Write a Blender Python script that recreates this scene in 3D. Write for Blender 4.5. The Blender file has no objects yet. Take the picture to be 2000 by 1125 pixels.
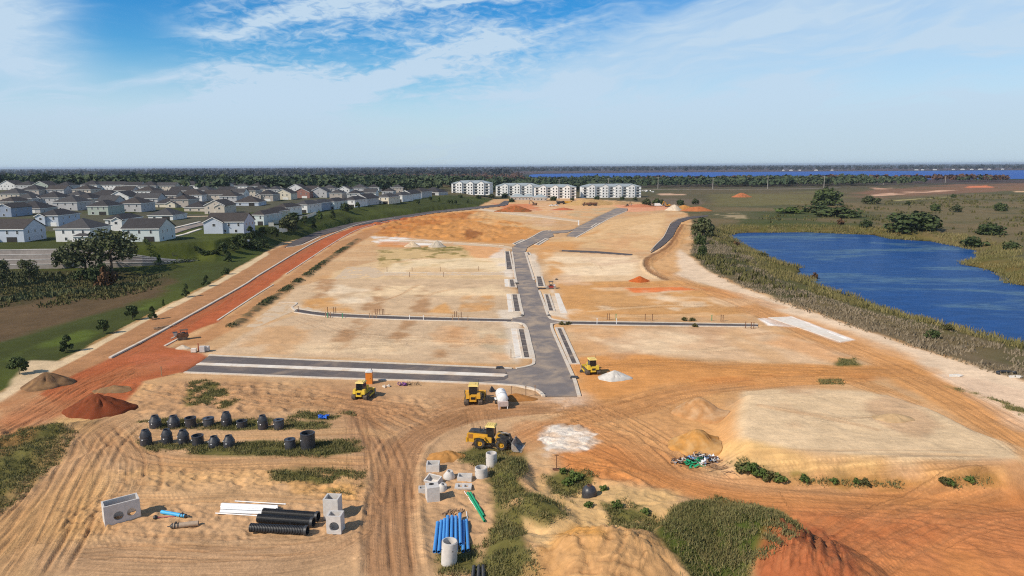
import bpy, bmesh, math, random
import numpy as np
from mathutils import Vector, Matrix, Euler

random.seed(7)
SC = bpy.context.scene
COL = SC.collection
R = math.radians

# ------------------------------------------------------------------ camera
FPX, CAMZ = 1376.0, 38.0                     # focal length in photograph pixels (2000 wide), flying height in metres
PITCH, ROLL = math.atan((562.5 - 323.5) / FPX), -0.0052
camd = bpy.data.cameras.new('camera'); cam = bpy.data.objects.new('camera', camd); COL.objects.link(cam)
camd.sensor_width = 36.0; camd.lens = 36.0 * FPX / 2000.0; camd.clip_start = 0.5; camd.clip_end = 200000.0
CAMROT = Matrix.Rotation(math.pi / 2 - PITCH, 4, 'X') @ Matrix.Rotation(ROLL, 4, 'Z')
cam.matrix_world = Matrix.Translation((0, 0, CAMZ)) @ CAMROT
SC.camera = cam
CR = np.array(CAMROT.to_3x3())

# ------------------------------------------------------------------ small node-expression helper
class E:
    """wraps a node socket so that sky and surface formulas can be written as plain arithmetic"""
    def __init__(s, nt, v): s.nt, s.v = nt, v
    def _op(s, op, *o, clamp=False):
        n = s.nt.nodes.new('ShaderNodeMath'); n.operation = op; n.use_clamp = clamp
        for i, a in enumerate((s,) + o):
            a = a.v if isinstance(a, E) else a
            if isinstance(a, (int, float)): n.inputs[i].default_value = a
            else: s.nt.links.new(a, n.inputs[i])
        return E(s.nt, n.outputs[0])
    def __add__(s, o): return s._op('ADD', o)
    def __radd__(s, o): return s._op('ADD', o)
    def __sub__(s, o): return s._op('SUBTRACT', o)
    def __rsub__(s, o): return E(s.nt, s._op('MULTIPLY', -1.0).v)._op('ADD', o)
    def __mul__(s, o): return s._op('MULTIPLY', o)
    def __rmul__(s, o): return s._op('MULTIPLY', o)
    def __truediv__(s, o): return s._op('DIVIDE', o)
    def f(s, op, *o): return s._op(op, *o)
    def ss(s, a, b):
        n = s.nt.nodes.new('ShaderNodeMapRange'); n.interpolation_type = 'SMOOTHSTEP'
        s.nt.links.new(s.v, n.inputs['Value']); n.inputs['From Min'].default_value = a; n.inputs['From Max'].default_value = b
        return E(s.nt, n.outputs[0])
def comb(nt, x, y, z):
    n = nt.nodes.new('ShaderNodeCombineXYZ')
    for i, a in enumerate((x, y, z)):
        a = a.v if isinstance(a, E) else a
        if isinstance(a, (int, float)): n.inputs[i].default_value = a
        else: nt.links.new(a, n.inputs[i])
    return n.outputs[0]
def noise(nt, vec, scale, detail=4, rough=.55, dist=0.0):
    n = nt.nodes.new('ShaderNodeTexNoise'); n.inputs['Scale'].default_value = scale; n.inputs['Detail'].default_value = detail
    n.inputs['Roughness'].default_value = rough; n.inputs['Distortion'].default_value = dist
    if vec is not None: nt.links.new(vec, n.inputs['Vector'])
    return E(nt, n.outputs['Fac'])
def mixc(nt, fac, a, b, mode='MIX'):
    n = nt.nodes.new('ShaderNodeMix'); n.data_type = 'RGBA'; n.blend_type = mode
    fac = fac.v if isinstance(fac, E) else fac
    if isinstance(fac, (int, float)): n.inputs[0].default_value = fac
    else: nt.links.new(fac, n.inputs[0])
    for i, c in ((6, a), (7, b)):
        if isinstance(c, (tuple, list)): n.inputs[i].default_value = (c[0], c[1], c[2], 1)
        else: nt.links.new(c, n.inputs[i])
    return n.outputs[2]
def lin(c):
    return tuple((v / 255 / 12.92) if v / 255 <= .04045 else (((v / 255) + .055) / 1.055) ** 2.4 for v in c)

# ------------------------------------------------------------------ sky, sun, exposure
SUN_AZ, SUN_EL = R(-124), R(40)              # clockwise from the view direction (+Y): behind and to the left
W = bpy.data.worlds.new('World'); SC.world = W; W.use_nodes = True
nt = W.node_tree; nt.nodes.clear()
out = nt.nodes.new('ShaderNodeOutputWorld'); bg = nt.nodes.new('ShaderNodeBackground')
sky = nt.nodes.new('ShaderNodeTexSky'); sky.sky_type = 'NISHITA'; sky.sun_disc = False
sky.sun_elevation = SUN_EL; sky.sun_rotation = SUN_AZ; sky.altitude = 60; sky.air_density = 1.0; sky.dust_density = .25; sky.ozone_density = 2.6
tc = nt.nodes.new('ShaderNodeTexCoord'); sep = nt.nodes.new('ShaderNodeSeparateXYZ'); nt.links.new(tc.outputs['Generated'], sep.inputs[0])
dx, dy, dz = (E(nt, sep.outputs[i]) for i in range(3))
az = dx.f('ARCTAN2', dy); el = dz.f('ARCSINE')               # radians
q = el - az * .16                                            # cirrus bands run from lower left to upper right
warp = noise(nt, comb(nt, az * 3.2, q * 9.0, dx * .5), 1.6, 3, .5)
fine = noise(nt, comb(nt, az * 8.0 + q * 14.0, q * 44.0 + warp * 2.6, dy), 1.4, 4, .58, .5)
band = noise(nt, comb(nt, az * 2.6, q * 17.0 + warp * 2.0, 3.1), 1.25, 4, .52, .35)
mack = noise(nt, comb(nt, az * 46.0, el * 120.0, 1.7), 1.0, 4, .6, .7)
low = 1.0 - el.ss(.015, .12)                                 # milky veil towards the horizon
veil = az.ss(-.25, .10) * (1.0 - (el - az * .28).ss(.105, .150)) * (band * .5 + .62)   # broad thin sheet on the right
lowl = (1.0 - az.ss(-.30, .02)) * (1.0 - (el + warp * .06).ss(.09, .185)) * .66        # bank of haze cloud low on the left
corner = (1.0 - az.ss(-.60, -.48)) * el.ss(.08, .15) * (mack * .7 + .55)
mott = az.ss(-.47, -.36) * (1.0 - az.ss(-.06, .18)) * (el - az * .10).ss(.07, .15) * (mack * .8 + band * .8 - .62).ss(.0, .38) * .72
puff = (band - .42).ss(.0, .26) * .66 + (fine - .47).ss(.0, .30) * .34
puff = puff * (mack * .7 + .55) * (1.0 - veil.f('MINIMUM', 1.0) * .6)
gap = 1.0 - ((az + .475) / .07).f('POWER', 2.0).f('MINIMUM', 9.0).f('MULTIPLY', -1.0).f('EXPONENT') * el.ss(.10, .15) * .92
cover = (low * .42 + veil * .86 + lowl + (corner + mott + puff) * gap).f('MINIMUM', .96) * (1.0 - el.ss(.26, .9) * .85)   # cirrus cut above the view to lower the fill light
hs = nt.nodes.new('ShaderNodeHueSaturation'); hs.inputs['Saturation'].default_value = 1.30; hs.inputs['Value'].default_value = 1.5; hs.inputs['Hue'].default_value = .489
nt.links.new(sky.outputs[0], hs.inputs['Color'])
hi = mixc(nt, el.ss(.0, .24), (.86, .97, 1.0), (.20, .67, 1.0)); hsm = mixc(nt, .92, hs.outputs[0], hi, 'MULTIPLY')
cl = mixc(nt, el.ss(.0, .10), (6.0, 7.6, 8.9), (6.4, 8.2, 10.0))
zen = mixc(nt, el.ss(.22, 1.2), (1, 1, 1), (.55, .55, .58)); hsm = mixc(nt, 1.0, hsm, zen, 'MULTIPLY')   # unseen upper sky dimmed so that shaded sides stay dark
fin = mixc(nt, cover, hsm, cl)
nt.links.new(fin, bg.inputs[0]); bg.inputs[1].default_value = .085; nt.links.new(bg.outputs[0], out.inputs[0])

sd = bpy.data.lights.new('sun', 'SUN'); sd.energy = 4.75; sd.angle = R(.55); sd.color = (1.0, .885, .735)
so = bpy.data.objects.new('sun', sd); COL.objects.link(so)
sdir = Vector((math.sin(SUN_AZ) * math.cos(SUN_EL), math.cos(SUN_AZ) * math.cos(SUN_EL), math.sin(SUN_EL)))
so.rotation_euler = sdir.to_track_quat('Z', 'Y').to_euler(); so.location = (-60, -60, 90)
SC.view_settings.view_transform = 'Standard'; SC.view_settings.look = 'None'
SC.view_settings.exposure = 0.0; SC.view_settings.gamma = 1.0; SC.view_settings.use_curve_mapping = False
SC.cycles.max_bounces = 6; SC.cycles.diffuse_bounces = 3; SC.cycles.glossy_bounces = 2; SC.cycles.transparent_max_bounces = 6; SC.cycles.volume_bounces = 0
SC.cycles.use_adaptive_sampling = True; SC.cycles.adaptive_threshold = .01
SC.cycles.use_denoising = False; SC.cycles.filter_width = 1.15; SC.cycles.sample_clamp_indirect = 4.0

# ------------------------------------------------------------------ numpy noise and geometry of the land
def _h(i, j, s):
    n = (i.astype(np.int64) * 374761393 + j.astype(np.int64) * 668265263 + s * 1442695041) & 0xffffffff
    n = ((n ^ (n >> 13)) * 1274126177) & 0xffffffff
    n = ((n ^ (n >> 16)) * 2246822519) & 0xffffffff
    return ((n ^ (n >> 15)) & 0xffff).astype(np.float32) / 65535.0
def vnoise(x, y, s=0):
    xi, yi = np.floor(x), np.floor(y); fx, fy = x - xi, y - yi
    fx = fx * fx * (3 - 2 * fx); fy = fy * fy * (3 - 2 * fy)
    a, b, c, d = _h(xi, yi, s), _h(xi + 1, yi, s), _h(xi, yi + 1, s), _h(xi + 1, yi + 1, s)
    return (a + (b - a) * fx) * (1 - fy) + (c + (d - c) * fx) * fy
def fbm(x, y, sc, octv=4, s=0):
    t = 0; a = .5; tot = 0
    for k in range(octv):
        t = t + a * vnoise(x / sc + 17.3 * k, y / sc - 9.1 * k, s + k); tot += a; a *= .5; sc *= .5
    return t / tot
def sst(x, a, b):
    t = np.clip((x - a) / (b - a), 0, 1); return t * t * (3 - 2 * t)
def sdf(poly, X, Y):
    """signed distance to a polygon in metres, positive inside"""
    p = np.asarray(poly, float); d2 = np.full(X.shape, 1e18); ins = np.zeros(X.shape, bool)
    for k in range(len(p)):
        ax, ay = p[k]; bx, by = p[(k + 1) % len(p)]; ex, ey = bx - ax, by - ay
        t = np.clip(((X - ax) * ex + (Y - ay) * ey) / (ex * ex + ey * ey + 1e-9), 0, 1)
        d2 = np.minimum(d2, (X - ax - t * ex) ** 2 + (Y - ay - t * ey) ** 2)
        if ay != by: ins ^= ((ay > Y) != (by > Y)) & (X < (bx - ax) * (Y - ay) / (by - ay) + ax)
    return np.where(ins, 1, -1) * np.sqrt(d2)
def G(px, py, z=0.0):
    """the point at height z that stands behind a photograph pixel"""
    d = CR @ np.array((px - 1000.0, 562.5 - py, -FPX)); t = (z - CAMZ) / d[2]
    return np.array((d[0] * t, d[1] * t))
def Gp(pts, z=0.0): return [tuple(G(a, b, z)) for a, b in pts]

TOE = Gp([(-500, 528), (0, 526), (250, 521), (385, 509), (420, 512), (470, 503), (520, 490), (560, 472), (640, 451), (760, 428), (860, 414), (935, 404)])
TOE = TOE + [tuple(G(968, 389)), (-30, 1500), (-1500, 1700), (-1500, 400)]
WALLX = G(385, 509)[0]
BASIN = Gp([(-400, 540), (0, 530), (240, 527), (360, 518), (345, 540), (300, 578), (205, 622), (100, 652), (0, 676), (-300, 740)])
POND = Gp([(1426, 461), (1447, 455), (1577, 454), (1701, 459), (1740, 467), (1818, 472), (1870, 482), (1904, 490), (1902, 506), (1876, 510), (1883, 519),
           (1922, 526), (1961, 542), (1961, 552), (2000, 560), (2110, 590), (2230, 640), (2260, 700), (2120, 705), (2000, 672), (1967, 661), (1896, 646), (1837, 631), (1772, 615),
           (1707, 597), (1675, 581), (1642, 571), (1597, 557), (1590, 544), (1551, 537), (1571, 531), (1561, 519), (1525, 513), (1503, 500), (1464, 485), (1441, 471)], -4.0)
STOCK = Gp([(1466, 770), (1600, 763), (1730, 770), (1810, 795), (1900, 840), (2040, 890), (1950, 906), (1800, 897), (1600, 884), (1472, 874), (1452, 846), (1455, 802)], 3.0)
SITE_E = [(1340, 416), (1352, 440), (1357, 470), (1347, 498), (1385, 530), (1450, 560), (1535, 590), (1680, 640), (1800, 682), (2000, 742)]
SITE_W = [(-250, 900), (0, 770), (130, 700), (300, 612), (430, 545), (520, 492), (556, 474), (640, 452), (760, 428), (860, 414), (935, 404), (950, 396)]
def mound(px, py, rx, ry, h, rot=0.0, pw=1.0): g = G(px, py, max(h, 0)); return (g[0], g[1], rx, ry, h, rot, pw)
MOUNDS = [mound(1240, 1046, 8.5, 8.0, 3.2, 0, 1.0), mound(1118, 1062, 6.0, 6.5, 2.4, .3, .85), mound(1425, 1006, 8.0, 7.0, 3.0, .2, .75),
          mound(1575, 1062, 8.0, 9.0, 3.4, 0, .8), mound(1040, 975, 6.0, 3.6, 1.9, -.6, 1.0), mound(1005, 905, 2.6, 6.0, 1.5, .2, 1.0), mound(1000, 1060, 4.0, 7.0, 1.6, .1, .9),
          mound(1100, 945, 7.0, 3.0, -.9, -.3, .8), mound(1330, 985, 5.0, 3.0, .9, -.2, 1.0), mound(60, 905, 11.0, 3.6, -1.3, .95, .8), mound(95, 832, 8.0, 1.6, .9, .75, 1.0)]
def H(X, Y):
    X = np.asarray(X, float); Y = np.asarray(Y, float)
    wid = 6.0 + 36.0 * sst(X, WALLX - 6, WALLX + 26)
    dT = sdf(TOE, X, Y)
    z = 7.0 * np.clip(dT / wid, 0, 1) ** .9 + .0165 * np.clip(dT - 45, 0, 420) * (1 - sst(Y, 1000, 1500))
    z = z - 1.6 * sst(sdf(BASIN, X, Y), 0, 16)
    dK = -sdf(POND, X, Y)
    z = z + np.where((X > 30) & (Y < 700), -4.5 + np.minimum(4.5, 4.5 * sst(dK, -3, 24) ** .8), 0)
    z = z + 3.0 * sst(sdf(STOCK, X, Y), -4.6, .5)
    z = z - 6.0 * sst(Y, 1300, 2200)
    for (cx, cy, rx, ry, h, rot, pw) in MOUNDS:
        ca, sa = math.cos(rot), math.sin(rot); u = ((X - cx) * ca + (Y - cy) * sa) / rx; v = (-(X - cx) * sa + (Y - cy) * ca) / ry
        z = z + h * np.clip(1.15 - 1.15 * np.sqrt(u * u + v * v + .02), 0, 1) ** pw
    return z
def Pn(pts):
    a = np.array(pts, float); d = (CR @ np.stack([a[:, 0] - 1000.0, 562.5 - a[:, 1], np.full(len(a), -FPX)])).T; z = np.zeros(len(a))
    for _ in range(14):
        t = (z - CAMZ) / d[:, 2]; h = H(d[:, 0] * t, d[:, 1] * t); st = np.abs(h - z).max(); z = .45 * z + .55 * h
        if st < 2e-3: break
    t = (z - CAMZ) / d[:, 2]; return np.stack([d[:, 0] * t, d[:, 1] * t, z], 1)
def P(px, py):
    """the point of the land seen at a photograph pixel"""
    return Vector(Pn([(px, py)])[0])
def ppm(p): return FPX / max(1.0, (np.array((p[0], p[1], p[2] - CAMZ)) @ CR @ np.array((0, 0, -1.0))))   # pixels per metre there

# ------------------------------------------------------------------ materials
MATS = {}
def mat(name, rgb, rough=.8, var=.12, scale=3.0, bump=0.0, metal=0.0, spec=.35, dirt=None, dirt_amt=.5, dirt_scale=.6):
    """procedural surface: base colour with noise, optional dirt of another colour, optional relief"""
    if name in MATS: return MATS[name]
    m = bpy.data.materials.new(name); m.use_nodes = True; t = m.node_tree; b = t.nodes['Principled BSDF']
    b.inputs['Roughness'].default_value = rough; b.inputs['Metallic'].default_value = metal; b.inputs['Specular IOR Level'].default_value = spec
    co = t.nodes.new('ShaderNodeTexCoord').outputs['Object']
    n = noise(t, co, scale, 5, .6)
    c = mixc(t, n.ss(.3, .7), tuple(v * (1 - var) for v in rgb), tuple(min(1, v * (1 + var)) for v in rgb))
    if dirt:
        d = noise(t, co, dirt_scale, 6, .65, .4)
        c = mixc(t, d.ss(.62 - dirt_amt * .3, .72) * dirt_amt, c, dirt)
    t.links.new(c, b.inputs['Base Color'])
    if bump:
        bn = t.nodes.new('ShaderNodeBump'); bn.inputs['Strength'].default_value = .6; bn.inputs['Distance'].default_value = bump
        t.links.new(n.v, bn.inputs['Height']); t.links.new(bn.outputs[0], b.inputs['Normal'])
    MATS[name] = m; return m
SANDD = lin((196, 160, 120))
M = dict(
    asphalt=mat('asphalt', lin((118, 111, 109)), .92, .08, .5, dirt=lin((184, 162, 136)), dirt_amt=.8, dirt_scale=.15),
    asphalt_new=mat('asphalt_new', lin((84, 77, 76)), .9, .14, .7, dirt=lin((140, 122, 106)), dirt_amt=.4, dirt_scale=.10),
    asphalt_mid=mat('asphalt_mid', lin((98, 91, 89)), .9, .12, .9, dirt=lin((160, 140, 120)), dirt_amt=.6, dirt_scale=.12),
    asphalt_bay=mat('asphalt_bay', lin((88, 81, 79)), .9, .15, 1.2, dirt=lin((165, 148, 130)), dirt_amt=.5, dirt_scale=.3),
    limebase=mat('limebase', lin((202, 178, 148)), .92, .08, .8, dirt=lin((190, 158, 120)), dirt_amt=.5, dirt_scale=.2),
    kerb=mat('kerb_concrete', lin((206, 195, 180)), .88, .10, 1.5, dirt=SANDD, dirt_amt=.6, dirt_scale=.3),
    slab=mat('pavement_concrete', lin((222, 214, 202)), .88, .08, 1.0, dirt=SANDD, dirt_amt=.5, dirt_scale=.25),
    conc=mat('precast_concrete', lin((198, 194, 190)), .85, .1, 2.2, bump=.006, dirt=lin((178, 170, 160)), dirt_amt=.5, dirt_scale=.9),
    tar=mat('black_coated_concrete', (.040, .041, .048), .40, .25, 3.0, bump=.006, spec=.5, dirt=(.085, .076, .066), dirt_amt=.3, dirt_scale=1.4),
    blackplastic=mat('black_plastic', (.03, .032, .037), .5, .2, 2.0, spec=.5, dirt=(.09, .075, .06), dirt_amt=.3),
    rubber=mat('rubber', (.035, .032, .03), .85, .3, 3.0, dirt=(.22, .16, .11), dirt_amt=.6, dirt_scale=1.6),
    yellow=mat('machine_yellow', (.62, .32, .022), .5, .08, 1.5, spec=.5, dirt=(.36, .23, .11), dirt_amt=.4, dirt_scale=1.5),
    paleyellow=mat('cab_roof_yellow', (.74, .55, .17), .5, .06, 1.5, dirt=(.5, .38, .22), dirt_amt=.4),
    limeyellow=mat('machine_lemon', (.68, .47, .045), .5, .08, 1.5, dirt=(.36, .25, .12), dirt_amt=.4, dirt_scale=1.5),
    steel=mat('worn_steel', (.34, .31, .28), .6, .25, 3.0, metal=.1, dirt=(.32, .22, .14), dirt_amt=.6, dirt_scale=1.8),
    darksteel=mat('dark_steel', (.05, .05, .052), .5, .3, 3.0, metal=.3, dirt=(.2, .15, .1), dirt_amt=.5, dirt_scale=1.6),
    track=mat('track_steel', (.11, .085, .068), .75, .35, 4.0, bump=.01, dirt=(.26, .18, .11), dirt_amt=.7, dirt_scale=1.5),
    glass=mat('dark_glass', (.012, .014, .017), .12, .1, 1.0, spec=.6),
    pane=mat('window_pane', (.02, .024, .03), .18, .2, .4, spec=.5),
    white=mat('white_paint', (.76, .76, .75), .55, .04, 1.5, dirt=(.55, .5, .44), dirt_amt=.25),
    trim=mat('white_trim', (.74, .74, .72), .6, .04, .8),
    dark_panel=mat('door_and_recess_shade', (.03, .028, .027), .8, .2, .5),  # dark door leaves; also the painted shade of recesses
    orange=mat('orange_plastic', lin((214, 128, 48)), .5, .06, 1.5, dirt=(.4, .26, .13), dirt_amt=.3),
    bluepvc=mat('blue_pvc', lin((72, 142, 208)), .42, .06, 1.2, spec=.45, dirt=lin((130, 160, 190)), dirt_amt=.3),
    greenpvc=mat('green_pvc', lin((35, 150, 105)), .45, .08, 1.2, spec=.45),
    whitepvc=mat('white_pvc', (.78, .79, .80), .4, .04, 1.2, spec=.45),
    wood=mat('weathered_wood', lin((150, 122, 96)), .85, .25, 4.0),
    rust=mat('rusty_steel', (.16, .075, .04), .8, .4, 2.5, dirt=(.05, .04, .035), dirt_amt=.6),
    red=mat('machine_red', (.30, .035, .025), .55, .12, 2.0, dirt=(.3, .18, .1), dirt_amt=.4),
    purple=mat('purple_pvc', lin((120, 70, 130)), .5, .1, 1.0),
    bark=mat('bark', (.10, .075, .055), .95, .3, 2.0, bump=.03),
    pole=mat('pole_grey', lin((150, 145, 138)), .8, .1, .5),
    block=mat('wall_block', lin((150, 142, 136)), .9, .12, .5, bump=.05, dirt=lin((110, 102, 96)), dirt_amt=.5, dirt_scale=.25),
    lumber=mat('fence_vinyl', lin((216, 212, 196)), .7, .05, .6),
)
def leafmat(name, rgb, rgb2, sc=.5):
    if name in MATS: return MATS[name]
    m = bpy.data.materials.new(name); m.use_nodes = True; t = m.node_tree; b = t.nodes['Principled BSDF']
    b.inputs['Roughness'].default_value = .75; b.inputs['Specular IOR Level'].default_value = .15
    co = t.nodes.new('ShaderNodeTexCoord').outputs['Object']; oi = t.nodes.new('ShaderNodeObjectInfo')
    n = noise(t, co, sc, 4, .6); g = noise(t, co, sc * 9, 2, .6)
    f = (n * .7 + g * .45 + E(t, oi.outputs['Random']) * .25).ss(.38, .95)
    t.links.new(mixc(t, f, rgb, rgb2), b.inputs['Base Color']); MATS[name] = m; return m
LEAF = dict(
    lawn_tree=leafmat('leaf_dark_green', (.030, .046, .018), (.075, .10, .034)),
    oak=leafmat('leaf_oak', (.042, .054, .026), (.105, .115, .050)),
    olive=leafmat('leaf_olive', (.06, .062, .022), (.13, .12, .045)),
    bright=leafmat('leaf_bright', (.05, .085, .022), (.12, .16, .042)),
    brown=leafmat('leaf_brown', (.085, .045, .022), (.16, .09, .045)),
    weed=leafmat('leaf_weed', (.060, .085, .022), (.25, .22, .10), .35),
    reed=leafmat('leaf_reed', (.125, .125, .042), (.31, .24, .11), .09),
    scrub=leafmat('leaf_scrub', (.12, .105, .060), (.25, .20, .14), .07),
    forest=leafmat('leaf_forest', (.026, .050, .028), (.074, .096, .046), .011),
)

# ------------------------------------------------------------------ mesh builder and scene-tree helpers
class MB:
    def __init__(s): s.v, s.f, s.m = [], [], []
    def add(s, vs, fs, mi=0):
        o = len(s.v); s.v += [tuple(v) for v in vs]; s.f += [tuple(i + o for i in f) for f in fs]; s.m += [mi] * len(fs); return s
    def box(s, x0, x1, y0, y1, z0, z1, mi=0, M4=None):
        vs = [Vector((x, y, z)) for z in (z0, z1) for y in (y0, y1) for x in (x0, x1)]
        if M4 is not None: vs = [M4 @ v for v in vs]
        return s.add(vs, [(0, 2, 3, 1), (4, 5, 7, 6), (0, 1, 5, 4), (1, 3, 7, 5), (3, 2, 6, 7), (2, 0, 4, 6)], mi)
    def taper(s, x0, x1, y0, y1, z0, z1, ix, iy, mi=0, M4=None):
        vs = [Vector(v) for v in ((x0, y0, z0), (x1, y0, z0), (x0, y1, z0), (x1, y1, z0), (x0 + ix, y0 + iy, z1), (x1 - ix, y0 + iy, z1), (x0 + ix, y1 - iy, z1), (x1 - ix, y1 - iy, z1))]
        if M4 is not None: vs = [M4 @ v for v in vs]
        return s.add(vs, [(0, 2, 3, 1), (4, 5, 7, 6), (0, 1, 5, 4), (1, 3, 7, 5), (3, 2, 6, 7), (2, 0, 4, 6)], mi)
    def lathe(s, prof, n=20, M4=None, mi=0, close=True):
        """prof: list of (radius, z); revolved about z"""
        vs = []; fs = []
        for r, z in prof:
            for k in range(n):
                a = 2 * math.pi * k / n; vs.append(Vector((r * math.cos(a), r * math.sin(a), z)))
        for i in range(len(prof) - 1):
            for k in range(n): fs.append((i * n + k, i * n + (k + 1) % n, (i + 1) * n + (k + 1) % n, (i + 1) * n + k))
        if close:
            if prof[0][0] > 1e-4: fs.append(tuple(range(n))[::-1])
            if prof[-1][0] > 1e-4: fs.append(tuple((len(prof) - 1) * n + k for k in range(n)))
        if M4 is not None: vs = [M4 @ v for v in vs]
        return s.add(vs, fs, mi)
    def tube(s, pts, rad, n=8, mi=0, cap=True):
        pts = [Vector(p) for p in pts]; rad = rad if isinstance(rad, (list, tuple)) else [rad] * len(pts); vs = []; fs = []
        for i, p in enumerate(pts):
            t = (pts[min(i + 1, len(pts) - 1)] - pts[max(i - 1, 0)]).normalized()
            a = t.orthogonal().normalized() if i == 0 else (a - t * a.dot(t)).normalized(); b = t.cross(a)
            for k in range(n):
                th = 2 * math.pi * k / n; vs.append(p + (a * math.cos(th) + b * math.sin(th)) * rad[i])
        for i in range(len(pts) - 1):
            for k in range(n): fs.append((i * n + k, i * n + (k + 1) % n, (i + 1) * n + (k + 1) % n, (i + 1) * n + k))
        if cap: fs.append(tuple(range(n))[::-1]); fs.append(tuple((len(pts) - 1) * n + k for k in range(n)))
        return s.add(vs, fs, mi)
    def pipe(s, a, b, ro, ri, n=14, mi=0):
        """hollow straight pipe from a to b"""
        a, b = Vector(a), Vector(b); L = (b - a).length
        q = (b - a).to_track_quat('Z', 'Y').to_matrix().to_4x4(); M4 = Matrix.Translation(a) @ q
        return s.lathe([(ri, 0), (ro, 0), (ro, L), (ri, L), (ri, 0)], n, M4, mi, close=False)
    def prism(s, poly, z0, z1, mi=0, M4=None):
        n = len(poly); vs = [Vector((x, y, z0)) for x, y in poly] + [Vector((x, y, z1)) for x, y in poly]
        if M4 is not None: vs = [M4 @ v for v in vs]
        return s.add(vs, [tuple(range(n))[::-1], tuple(range(n, 2 * n))] + [(k, (k + 1) % n, n + (k + 1) % n, n + k) for k in range(n)], mi)
    def side(s, poly, y0, y1, mi=0):
        """outline in the x-z plane extruded along y"""
        n = len(poly); vs = [Vector((x, y0, z)) for x, z in poly] + [Vector((x, y1, z)) for x, z in poly]
        return s.add(vs, [tuple(range(n)), tuple(range(n, 2 * n))[::-1]] + [((k + 1) % n, k, n + k, n + (k + 1) % n) for k in range(n)], mi)
    def mesh(s, name, mats, smooth=False):
        me = bpy.data.meshes.new(name); me.from_pydata(s.v, [], s.f)
        for m in (mats if isinstance(mats, (list, tuple)) else [mats]): me.materials.append(m)
        me.polygons.foreach_set('material_index', s.m)
        if smooth:
            me.polygons.foreach_set('use_smooth', [True] * len(s.f)); me.set_sharp_from_angle(angle=R(40))
        me.update(); return me
    def build(s, name, mats, parent=None, smooth=False):
        o = bpy.data.objects.new(name, s.mesh(name, mats, smooth)); COL.objects.link(o)
        if parent is not None: o.parent = parent
        return o
def inst(name, me, parent=None, loc=(0, 0, 0), rz=0, sc=None):
    o = bpy.data.objects.new(name, me); COL.objects.link(o); o.location = loc; o.rotation_euler = (0, 0, rz)
    if sc is not None: o.scale = sc if isinstance(sc, (tuple, list)) else (sc, sc, sc)
    if parent is not None: o.parent = parent
    return o
def empty(name, loc, rz=0):
    o = bpy.data.objects.new(name, None); COL.objects.link(o); o.location = loc; o.rotation_euler = (0, 0, rz); o.empty_display_size = .3; return o
def tag(o, label, cat, group=None, kind=None):
    o['label'] = label; o['category'] = cat
    if group: o['group'] = group
    if kind: o['kind'] = kind
    return o
def copy_tree(o, parent=None):
    c = o.copy(); COL.objects.link(c); c.parent = parent
    for ch in list(o.children): copy_tree(ch, c)
    return c
def spline(pts, step=2.0):
    """Catmull-Rom through the points, resampled"""
    p = [np.array(q, float) for q in pts]; p = [2 * p[0] - p[1]] + p + [2 * p[-1] - p[-2]]; outp = []
    for i in range(1, len(p) - 2):
        n = max(2, int(np.linalg.norm(p[i + 1] - p[i]) / step))
        for k in range(n):
            t = k / n
            outp.append(.5 * ((2 * p[i]) + (-p[i - 1] + p[i + 1]) * t + (2 * p[i - 1] - 5 * p[i] + 4 * p[i + 1] - p[i + 2]) * t * t + (-p[i - 1] + 3 * p[i] - 3 * p[i + 1] + p[i + 2]) * t ** 3))
    outp.append(p[-2]); return np.array(outp)
# ------------------------------------------------------------------ the land: one sheet to the horizon
def wpoly(pts, z=None): return [tuple(v[:2]) for v in Pn(pts)] if z is None else Gp(pts, z)
NC = 900
ys = [44.0]
while ys[-1] < 42000: ys.append(ys[-1] + max(.165, ys[-1] ** 2 / 44000.0))
ys = np.array(ys); NR = len(ys)
us = np.linspace(-1, 1, NC)
X = (us[None, :] * (16 + 1.0 * ys[:, None])).ravel(); Y = np.repeat(ys, NC)
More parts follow.
